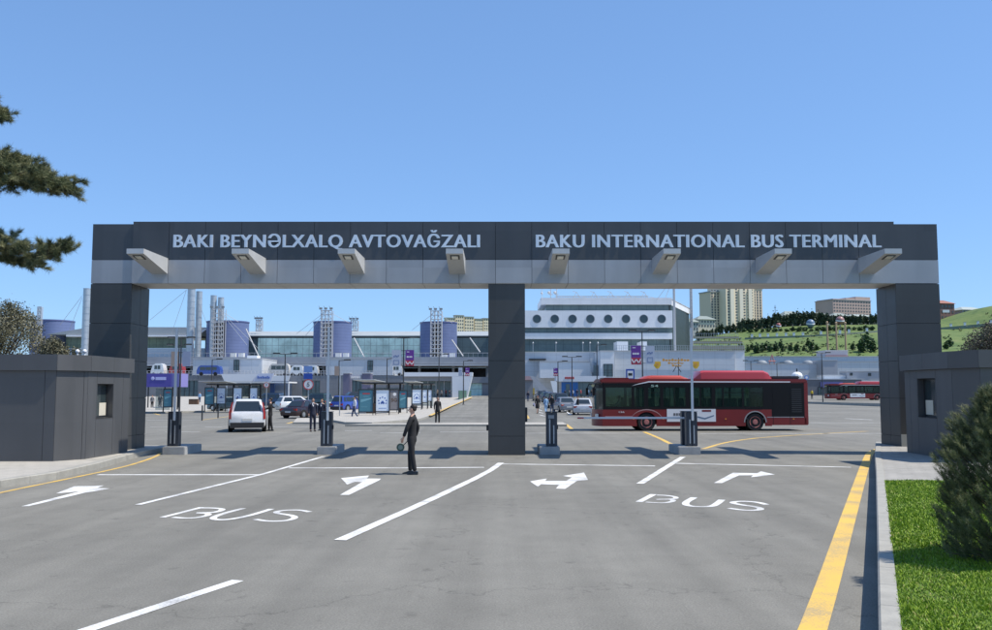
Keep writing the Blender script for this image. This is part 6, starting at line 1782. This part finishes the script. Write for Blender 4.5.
for i in range(24):
    px = 732+i*6.1; p = on_hill(px, 332-(i*.10)+(.7 if i%2 else 0))
    if i == 0: bs.location = p
    else: dup(bs, p, i, None, .8+.5*rnd.random())
rs = np.random.default_rng(77); pts3 = []
while len(pts3) < 900:
    Yq = rs.uniform(305, 512); pxq = rs.uniform(690, 1010); Xq = (pxq-CX)*Yq/FPX
    if math.sin(Xq*.09+Yq*.05)*math.sin(Yq*.11-Xq*.04)+rs.normal()*.35 < .15: continue
    pts3.append((Xq,Yq,hillz(Xq,Yq)))
me = leafmesh('hillside_scrub', [((x,y,z+.25),(1.3,.9,.35)) for x,y,z in pts3], 14000, .55, [SH[1], SH[0], leafm('dry_scrub', (.16,.15,.07))], seed=8, shell=.1)
o = bpy.data.objects.new('hillside_scrub', me); COL.objects.link(o); tag(o, 'low scattered scrub and rough tufts over the green hillside', 'scrub', kind='stuff')
# white markers along the terrace and a low wall
mk = MB().use(M['white']); mk.box(-.55,.55,-.3,.3,-.3,2.2); mk.use(DECK); mk.box(-.7,.7,-.4,.4,2.2,2.45)
proto = solo('white_marker', 'small white marker post on the terrace across the hill', 'marker', mk, (0,0,0), local=True, group='white markers on the hill terrace')
for i,(px,py) in enumerate(((752,338.5),(760,338),(768,337.8),(777,337.5),(786,337.2),(794,337),(803,336.8),(821,335.5),(840,334.5),(849,333.8),(867,332.5),(951,328),(965,326.5),(978,325.5),(991,324.5))):
    p = on_hill(px,py)
    if i == 0: proto.location = p
    else: c = proto.copy(); COL.objects.link(c); c.location = p
t = MB().use(mat('terrace_wall', (.20,.24,.19), .9, var=.15, scale=.2))
pp = [on_hill(x,y) for x,y in ((745,339.5),(775,338.3),(805,337.3),(840,335.5),(877,332.5),(940,329.5),(992,325),(1040,322))]
for a, b in zip(pp[:-1],pp[1:]): t.extr([(a.x,a.y,a.z-1),(b.x,b.y,b.z-1),(b.x,b.y,b.z+1.0),(a.x,a.y,a.z+1.0)], (0,.5,0))
solo('terrace_wall', 'low grey-green wall running along the hill terrace', 'wall', t, tuple(pp[0]))
# beige terraced retaining walls left
BEI = mat('beige_stone', (.33,.30,.23), .9, var=.2, scale=.4)
for k,(x0,x1,ya,yb,Y,lb) in enumerate(((688,739,336.5,338.3,330,'highest'),(688,742,341,343.5,318,'middle'),(688,744,346,349.5,306,'lowest'))):
    m = MB(); PB(m, x0, x1, ya, yb, Y, 3, BEI); a, b = WX(x0,Y), WX(x1,Y); z = WZ(ya,Y); m.use(M['steel'])
    for i in range(22): x = a+(b-a)*i/21; m.box(x-.05,x+.05,Y,Y+.1,z,z+1.2)
    m.box(a,b,Y,Y+.1,z+1.1,z+1.2)
    solo('retaining_wall', '%s beige retaining wall with railings left on the hill foot'%lb, 'wall', m, (a,Y,z-1))
# ornamental balls and tan poles
BALLS = [(778.5,325.5,2.6,(.28,.08,.07),'small red ornamental ball on the hilltop'),(810.5,323.5,4.2,(.13,.20,.30),'blue and white ornamental ball on the hilltop'),(840,320.5,4.2,(.30,.16,.15),'brownish red ornamental ball on the hilltop')]
for px,py,r,c,lb in BALLS:
    Y = 505; p = wp(px,py,Y); rr_ = r*Y/FPX; t = thing('ornamental_ball', lb, 'ornamental ball', (p.x,Y,p.z-rr_))
    m = MB().use(mat('ball_'+lb.split()[0], c, .4)); m.ball(p, rr_, 20, 12); part('ball', m, t, smooth=60)
    m = MB().use(M['white']); 
    for i in range(20):
        a, b_ = 2*PI*i/20, 2*PI*(i+1)/20; e = rr_*1.01
        m.add([(p.x+e*math.cos(a),Y+e*math.sin(a)*.98-.0,p.z-.3+.5*math.sin(a)),(p.x+e*math.cos(b_),Y+e*math.sin(b_)*.98,p.z-.3+.5*math.sin(b_)),(p.x+e*math.cos(b_),Y+e*math.sin(b_)*.98,p.z+.3+.5*math.sin(b_)),(p.x+e*math.cos(a),Y+e*math.sin(a)*.98,p.z+.3+.5*math.sin(a))],[(0,1,2,3)])
    part('stripe', m, t); m = MB().use(M['steel']); m.tube((p.x,Y,hillz(p.x,Y)-1),(p.x,Y,p.z-rr_*.9),.3,n=6); part('stand', m, t)
for i,(px,yt) in enumerate(((827,322.5),(836,323),(845,323))):
    Y = 300; a = xz(px,yt,Y); m = MB().use(mat('tan_pole', (.42,.30,.18), .7)); m.tube((a[0],Y,WZ(358,Y)-3),a,.36,.30,8); m.ball(a,.42,8,6)
    solo('tan_pole', '%s of the three tan poles before the hill'%('leftmost','middle','rightmost')[i], 'pole', m, (a[0],Y,WZ(358,Y)-3), group='tan poles before the hill')
m = MB().use(POSTG); a = xz(775,305,530); m.tube((a[0],530,hillz(a[0],525)),a,.22,.12,6); m.box(a[0]-.6,a[0]+.6,529.9,530.1,a[2]-1.6,a[2]-1.3); solo('aerial_mast', 'thin dark aerial mast on the hilltop', 'mast', m, (a[0],530,40))
# ============================================================ HOUSES AND TOWERS ON THE HILL
def facade_windows(t, Y, x0, x1, z0, z1, nx, nz, wf, hf, mt, skip=None, cap=100, side=None):
    out = 0; rest = MB().use(mt)
    for j in range(nz):
        for i in range(nx):
            w = (x1-x0)/nx; h = (z1-z0)/nz; a = x0+(i+.5-wf/2)*w; b = a+w*wf; c = z0+(j+.5-hf/2)*h; d_ = c+h*hf
            if out < cap:
                m = MB().use(mt); m.box(a,b,Y-.12,Y-.02,c,d_); part('window', m, t); out += 1
            else: rest.box(a,b,Y-.12,Y-.02,c,d_)
    if rest.v: part('windows', rest, t, kind='stuff')
WIND = mat('far_window', (.10,.11,.12), .2)
TW = mat('tower_beige', (.82,.69,.51), .8, var=.06, scale=.1); TW2 = mat('tower_tan', (.68,.56,.42), .8)
Y = 640
t = thing('tower_block', 'tall beige apartment tower on the hill with stepped bays', 'apartment tower', (WX(742,Y),Y,50))
def RX(x, Y): return WX(x,Y,320)
zb = WZ(328,Y)
for x0,x1,ya,dy,mt in ((713.5,723.5,292,8,TW2),(723.6,758,286,0,TW),(758.2,770,288,2,TW2)):
    m = MB().use(mt); m.box(RX(x0,Y),RX(x1,Y),Y+dy,Y+22,zb,WZ(ya,Y)); part('wall', m, t)
    m = MB().use(DECK); m.box(RX(x0,Y)-.4,RX(x1,Y)+.4,Y+dy-.4,Y+22.4,WZ(ya,Y),WZ(ya,Y)+.8); part('roof', m, t)
facade_windows(t, Y, RX(724,Y), RX(757.5,Y), zb, WZ(288,Y), 7, 14, .42, .5, WIND, cap=98)
for k in range(3):
    m = MB().use(mat('bay_cream', (.72,.67,.56), .8)); x = RX((730,741,752)[k],Y); m.box(x-1.5,x+1.5,Y-1.2,Y-.13,zb,WZ(289,Y)); part('balcony_bay', m, t)
rest = MB().use(WIND)
for j in range(14):
    z = zb+j*(WZ(290,Y)-zb)/14+.7
    for px in (715,718.5,722): rest.box(RX(px,Y)-.6,RX(px,Y)+.6,Y+7.9,Y+7.97,z,z+1.4)
    for px in (760.5,764,767.5): rest.box(RX(px,Y)-.6,RX(px,Y)+.6,Y+1.9,Y+1.97,z,z+1.4)
part('windows', rest, t, kind='stuff')
t.rotation_euler.z = math.radians(22)
def apartment(label, x0, x1, ya, yb, Y, nx, nz, mt, steps=(), roofm=None, hip=False, yroof=None, win=.5):
    t = thing('apartment_building' if not hip else 'house', label, 'apartment building' if not hip else 'house', (RX((x0+x1)/2,Y),Y,WZ(yb,Y)))
    a, b = RX(x0,Y), RX(x1,Y); z0, z1 = WZ(yb,Y), WZ(ya,Y); D = min(18,(b-a)*.8)
    m = MB().use(mt); m.box(a,b,Y,Y+D,z0-3,z1)
    for sx0, sx1, sy in steps: m.box(RX(sx0,Y),RX(sx1,Y),Y+.3,Y+D-1,z1+.01,WZ(sy,Y))
    part('wall', m, t)
    if hip:
        zr = WZ(yroof,Y); c = (b-a)*.28; o = .8; m = MB().use(roofm)
        m.add([(a-o,Y-o,z1),(b+o,Y-o,z1),(b+o,Y+D+o,z1),(a-o,Y+D+o,z1),(a+c,Y+D/2,zr),(b-c,Y+D/2,zr)], [(0,1,5,4),(1,2,5),(2,3,4,5),(3,0,4),(3,2,1,0)])
        part('roof', m, t)
    else:
        m = MB().use(DECK); m.box(a-.4,b+.4,Y-.4,Y+D+.4,z1,z1+.35); part('roof', m, t)
    facade_windows(t, Y, a, b, z0, z1, nx, nz, win, .45, WIND, cap=90)
    t.rotation_euler.z = math.radians(14 if hip else 20)
    return t
PINKW = mat('pinkish_wall', (.50,.37,.33), .85, var=.08, scale=.1); CREAM = mat('cream_wall', (.62,.57,.47), .85, var=.06, scale=.1); GREYW = mat('greyish_wall', (.46,.46,.44), .85, var=.08, scale=.1)
REDR = mat('red_roof', (.30,.13,.10), .8, var=.1, scale=.2); GRNR = mat('green_grey_roof', (.24,.28,.26), .7, var=.08, scale=.2); BRICKW = mat('brick_wall', (.20,.12,.11), .9, var=.1, scale=.3)
apartment('long pinkish apartment block with stepped top left of the right pillar', 829, 876, 300.5, 316, 620, 14, 5, PINKW, steps=((829.5,845,299.3),(845.5,857,298),(857.5,876,296.5)))
for k,(x0,x1,h) in enumerate(((446,455,318),(455.3,464,315.5),(464.3,474,317),(474.3,483,319),(483.3,492,318.5))):
    apartment(['pale distant apartment slab %s'%w for w in ('leftmost of the cluster beside the central pillar','second in the cluster, the tallest','third in the cluster beside the central pillar','fourth in the cluster beside the central pillar','touching the central pillar')][k], x0, x1, h, 336, 700+k*4, 4, 6, mat('distant_cream', (.75,.66,.50), .85))
apartment('cream house with a greenish hip roof left of the beige tower', 697, 716, 319.5, 328, 560, 6, 2, CREAM, roofm=GRNR, hip=True, yroof=315.5)
apartment('wide greyish house with hip roof right of the beige tower', 783, 806, 316.5, 323, 570, 8, 2, GREYW, roofm=GRNR, hip=True, yroof=310.5)
apartment('long low house with pale hip roof between the ornamental balls', 813, 832, 316, 323, 566, 7, 2, GREYW, roofm=GRNR, hip=True, yroof=312)
apartment('brownish house with flat roof behind the brown-red ball', 833, 851, 316, 324, 575, 6, 2, mat('brownish_wall', (.27,.22,.19), .85), roofm=GRNR, hip=True, yroof=312.5)
apartment('low house with pale green roof next to the right pillar', 850, 878, 316.5, 323, 568, 8, 2, GREYW, roofm=mat('pale_green_roof', (.35,.40,.38), .7), hip=True, yroof=313.5)
apartment('grey house low on the hill edge behind the antenna mast', 684, 699, 322, 331, 555, 5, 2, GREYW, roofm=GRNR, hip=True, yroof=318)
apartment('dark brick house with reddish roof right of the right pillar', 936, 956.5, 303.5, 320, 540, 5, 3, BRICKW, roofm=REDR, hip=True, yroof=299.5)
apartment('grey house with pale roof on the slope right of the brick house', 961, 990, 310, 317, 545, 8, 2, GREYW, roofm=mat('pale_green_roof', (.35,.40,.38), .7), hip=True, yroof=306)
m = MB().use(M['white']); p = wp(946,311.2,537.5); m.box(p.x-2,p.x+2,537.3,537.5,p.z-.8,p.z+.8); solo('white_banner', 'white banner across the front of the dark brick house', 'banner', m, p)

# ============================================================ NEAR TREES
def limb(mb, pts, r0, r1):
    n = len(pts)-1
    for i in range(n): mb.tube(pts[i], pts[i+1], r0+(r1-r0)*i/n, r0+(r1-r0)*(i+1)/n, 8)
# shrubs over the booth roofs
def bushy(name, label, cat, base, blobs, n, size, mats, seed, branches=12, br=.05, shell=.2):
    t = thing(name, label, cat, base)
    m = MB().use(BARK); rnd2 = random.Random(seed); b = Vector(base)
    top = Vector(blobs[0][0]); limb(m, [b, b.lerp(top,.35)+Vector((.1,0,0)), b.lerp(top,.7)], br*2.4, br*1.2)
    for i in range(branches):
        bl = blobs[i%len(blobs)]; c = Vector(bl[0]); e = c+Vector((rnd2.uniform(-.8,.8)*bl[1][0],rnd2.uniform(-.8,.8)*bl[1][1],rnd2.uniform(-.3,1.0)*bl[1][2]))
        s = b.lerp(top, rnd2.uniform(.15,.65)); mid = s.lerp(e,.5)+Vector((0,0,.2)); limb(m, [s,mid,e], br*.8, br*.18)
    part('trunk', m, t)
    me = leafmesh('crown', blobs, n, size, mats, elong=1.3, seed=seed, shell=shell)
    me.transform(Matrix.Translation(-Vector(base)))
    o = bpy.data.objects.new('crown', me); COL.objects.link(o); o.parent = t; ORG[o.name] = base
    return t
OLV = [leafm('olive_leaf_dark', (.10,.10,.06)), leafm('olive_leaf', (.16,.155,.095)), leafm('olive_leaf_pale', (.21,.20,.13))]
def blob(px, py, Y, r): p = wp(px,py,Y); return ((p.x,p.y,p.z), (r*Y/FPX, r*Y/FPX*.9, r*Y/FPX))
Y = 41
random.seed(3)
bl = [blob(-5,335,Y,34),blob(15,320,Y+1,18),blob(10,308,Y,9),blob(30,330,Y-1,14),blob(38,345,Y,12),blob(-20,318,Y,24),blob(24,316,Y+.5,8),blob(-45,345,Y,30),blob(33,318,Y,5)]
bushy('olive_tree', 'grey-green olive tree rising behind the left guard booth at the picture edge', 'tree', (WX(-8,Y),Y,0), bl, 30000, .062, OLV, 21, 26, .05)
bl = [blob(53,347,Y-1,10),blob(62,352,Y-1,8),blob(47,352,Y-1,8),blob(76,352,Y-1,5)]
bushy('grey_shrub', 'smaller grey-green shrub behind the left guard booth, right of the olive tree', 'shrub', (WX(55,Y-1),Y-1,0), bl, 6000, .062, OLV, 22, 10, .03)
BRN_ = [leafm('brown_leaf_dark', (.07,.06,.045)), leafm('brown_leaf', (.13,.11,.085)), leafm('brown_leaf_pale', (.17,.16,.11))]
Y = 48
bl = [blob(985,345,Y,20),blob(975,350,Y,14),blob(998,338,Y,18),blob(990,330,Y,10),blob(1015,340,Y,20),blob(968,356,Y,10)]
bushy('bare_brown_tree', 'brownish half-bare tree behind the right guard booth', 'tree', (WX(990,Y),Y,0), bl, 12000, .07, BRN_, 23, 26, .05)
# dwarf pine bush on the lawn, right
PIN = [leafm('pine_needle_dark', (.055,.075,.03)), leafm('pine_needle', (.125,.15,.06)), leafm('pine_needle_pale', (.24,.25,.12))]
c0 = gp(1012, 562, .28); base = (c0.x, c0.y, .27)
t = thing('dwarf_pine', 'dark bushy dwarf pine on the lawn at the right picture edge', 'pine bush', base)
rnd3 = random.Random(9); m = MB().use(BARK); nv = []; tips = []
H = 1.95; Rm = .76
for i in range(2500):
    h = .06+(H-.10)*rnd3.random()**.9; a = rnd3.uniform(0,6.283)
    lump = 1+.16*math.sin(a*3+h*4)+.12*math.sin(a*5-h*7)
    prof = Rm*lump*(1-((h/H-.38)/.64)**2 if h/H > .38 else 1-((.38-h/H)/.62)**2*.55)
    prof = max(.06, prof)
    r = prof*(rnd3.random()**.33); root = Vector((math.cos(a)*r*.9, math.sin(a)*r*.9, h-.06))
    out = Vector((math.cos(a)*.6, math.sin(a)*.6, rnd3.uniform(.35,1.1))).normalized()*rnd3.uniform(.09,.20)
    tip = root+out
    if i < 100:
        c = Vector((0,0,max(.05,h-.6*r-.15))); limb(m, [c, c.lerp(root,.5)+Vector((0,0,-.03)), root], .012, .005)
    tips.append((root,tip))
limb(m, [Vector((0,0,-.1)),Vector((.02,0,.8)),Vector((0,.02,1.75))], .06, .02)
for v in range(len(m.v)): m.v[v] = tuple(Vector(m.v[v])+Vector(base))
part('trunk', m, t)
def needles(segs, per, ln, wd, mats, base, name='needles', seed=4, spread=.9):
    rng = np.random.default_rng(seed); A = np.array([list(s[0]) for s in segs]); B = np.array([list(s[1]) for s in segs]); k = len(segs)
    idx = np.repeat(np.arange(k), per); n = len(idx); u = rng.random(n)**.75
    P = A[idx]+(B[idx]-A[idx])*u[:,None]+rng.normal(size=(n,3))*ln*.12
    ax = B-A; ax /= np.linalg.norm(ax,axis=1)[:,None]; d_ = ax[idx]*.9+rng.normal(size=(n,3))*spread*.62; d_[:,2] += .25
    d_ /= np.linalg.norm(d_,axis=1)[:,None]; w = np.cross(d_, rng.normal(size=(n,3))); w /= np.linalg.norm(w,axis=1)[:,None]
    L_ = ln*(.6+.7*rng.random(n)); V = np.empty((n,3,3)); V[:,0] = P-w*wd/2; V[:,1] = P+w*wd/2; V[:,2] = P+d_*L_[:,None]
    me = bpy.data.meshes.new(name); me.vertices.add(3*n); me.vertices.foreach_set('co', V.reshape(-1).astype(np.float32)); me.loops.add(3*n); me.loops.foreach_set('vertex_index', np.arange(3*n,dtype=np.int32)); me.polygons.add(n); me.polygons.foreach_set('loop_start', np.arange(0,3*n,3,dtype=np.int32))
    for q in mats: me.materials.append(q)
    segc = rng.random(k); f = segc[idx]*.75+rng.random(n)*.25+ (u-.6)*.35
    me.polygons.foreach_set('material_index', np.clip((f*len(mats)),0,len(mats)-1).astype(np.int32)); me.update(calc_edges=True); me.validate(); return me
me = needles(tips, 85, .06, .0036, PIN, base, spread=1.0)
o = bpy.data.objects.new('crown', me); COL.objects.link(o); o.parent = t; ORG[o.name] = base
# tall pine whose boughs reach in at the left
Y = 13.0
PINT = [leafm('tall_pine_dark', (.055,.075,.04)), leafm('tall_pine', (.13,.15,.07)), leafm('tall_pine_pale', (.27,.27,.14))]
tb = (WX(-260,Y), Y+.5, .16)
t = thing('pine_tree', 'tall pine whose boughs reach into the sky at the left picture edge', 'pine tree', tb)
m = MB().use(BARK); rnd4 = random.Random(31)
top = Vector((tb[0]+.2, tb[1], 9.5)); limb(m, [Vector(tb), Vector((tb[0]+.1,tb[1],4)), Vector((tb[0]+.15,tb[1],7)), top], .24, .06)
segs = []
def bough(pts, spread, tw, ln=.45, droop=0):
    P = [Vector(p) for p in pts]; limb(m, P, .06, .012)
    for i in range(tw):
        u = .12+.88*rnd4.random(); j = min(len(P)-2, int(u*(len(P)-1))); f = u*(len(P)-1)-j; s = P[j].lerp(P[j+1], f)
        dr = (P[j+1]-P[j]).normalized(); sd = Vector((rnd4.uniform(-1,1),rnd4.uniform(-1,1),rnd4.uniform(-.5,.9)))*spread*(1.15-.75*u)
        e = s+sd+dr*ln*rnd4.uniform(.2,1); limb(m, [s, s.lerp(e,.6)+Vector((0,0,-.02)), e], .012, .005)
        segs.append((s.lerp(e,.35), e))
        for q in range(2):
            e2 = e+Vector((rnd4.uniform(-.5,.8),rnd4.uniform(-.6,.6),rnd4.uniform(-.35,.5)))*spread*.55; segs.append((e.lerp(e2,.1), e2))
def W3(px, py, dy=0): return wp(px,py,Y+dy)
tr = lambda z: Vector((tb[0]+.1,tb[1],z))
bough([tr(W3(0,175).z+.3), W3(-110,166), W3(-30,176), W3(18,181,.1), W3(60,187,.2)], .42, 200, ln=.24)
bough([tr(W3(0,165).z+.3), W3(-110,150,.6), W3(-30,164,.4), W3(10,168,.2), W3(34,176,.2)], .38, 130, ln=.22)
bough([tr(W3(0,250).z+.2), W3(-110,250), W3(-30,243), W3(5,247,.1), W3(36,258,-.1), W3(60,250,-.2)], .29, 120, ln=.15)
bough([tr(W3(0,260).z+.2), W3(-110,262,.5), W3(-30,256,.4), W3(0,257,.3), W3(28,264,.2)], .24, 60, ln=.15)
bough([tr(W3(0,110).z+.2), W3(-110,108), W3(-60,116), W3(-20,112), W3(2,116,.1)], .30, 80, ln=.15)
for k in range(12):
    z = rnd4.uniform(3.4, 9.2); a = rnd4.uniform(1.2,5.4); r = 2.6*(1-(z-3)/9)+.6; e = Vector((tb[0]+math.cos(a)*r, tb[1]+math.sin(a)*r, z+.2)); s = tr(z)
    bough([s, s.lerp(e,.5)+Vector((0,0,.1)), e], .4, 30)
part('trunk', m, t)
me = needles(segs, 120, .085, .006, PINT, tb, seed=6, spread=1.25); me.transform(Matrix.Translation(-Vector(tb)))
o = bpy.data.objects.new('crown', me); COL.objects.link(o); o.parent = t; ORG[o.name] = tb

# ============================================================ LIGHT, SKY, CAMERA
EL = 59.0; sdir = Vector((-.51,.075,-.86)).normalized()
L_ = bpy.data.lights.new('sun', 'SUN'); L_.energy = 4.6; L_.angle = math.radians(.53); L_.color = (1,.93,.82)
so = bpy.data.objects.new('sun', L_); COL.objects.link(so); so.rotation_euler = sdir.to_track_quat('-Z','Y').to_euler()
w = bpy.data.worlds.new('World'); scene.world = w; w.use_nodes = True
nt = w.node_tree; bg = nt.nodes['Background']; sk = nt.nodes.new('ShaderNodeTexSky'); sk.sky_type = 'NISHITA'; sk.sun_disc = False
sk.sun_elevation = math.asin(-sdir.z); sk.sun_rotation = math.atan2(-sdir.x, -sdir.y)
sk.air_density = .9; sk.dust_density = .2; sk.ozone_density = 3.5; sk.altitude = 50
gm = nt.nodes.new('ShaderNodeGamma'); gm.inputs['Gamma'].default_value = .55
tint = nt.nodes.new('ShaderNodeVectorMath'); tint.operation = 'MULTIPLY'; tint.inputs[1].default_value = (1.20,1.74,2.48)
nt.links.new(sk.outputs['Color'], gm.inputs['Color']); nt.links.new(gm.outputs['Color'], tint.inputs[0]); nt.links.new(tint.outputs['Vector'], bg.inputs['Color']); bg.inputs['Strength'].default_value = .125
cam = bpy.data.cameras.new('camera'); co = bpy.data.objects.new('camera', cam); COL.objects.link(co)
cam.sensor_width = 36; cam.lens = 36*FPX/992; cam.clip_end = 6000; cam.clip_start = .1
co.location = (0,0,CAMH); co.rotation_euler = (math.pi/2+PITCH,0,0); scene.camera = co
vs_ = scene.view_settings; vs_.view_transform = 'Standard'; vs_.look = 'None'; vs_.exposure = 0.27; vs_.gamma = 1; vs_.use_curve_mapping = False
scene.cycles.max_bounces = 6; scene.cycles.transparent_max_bounces = 16
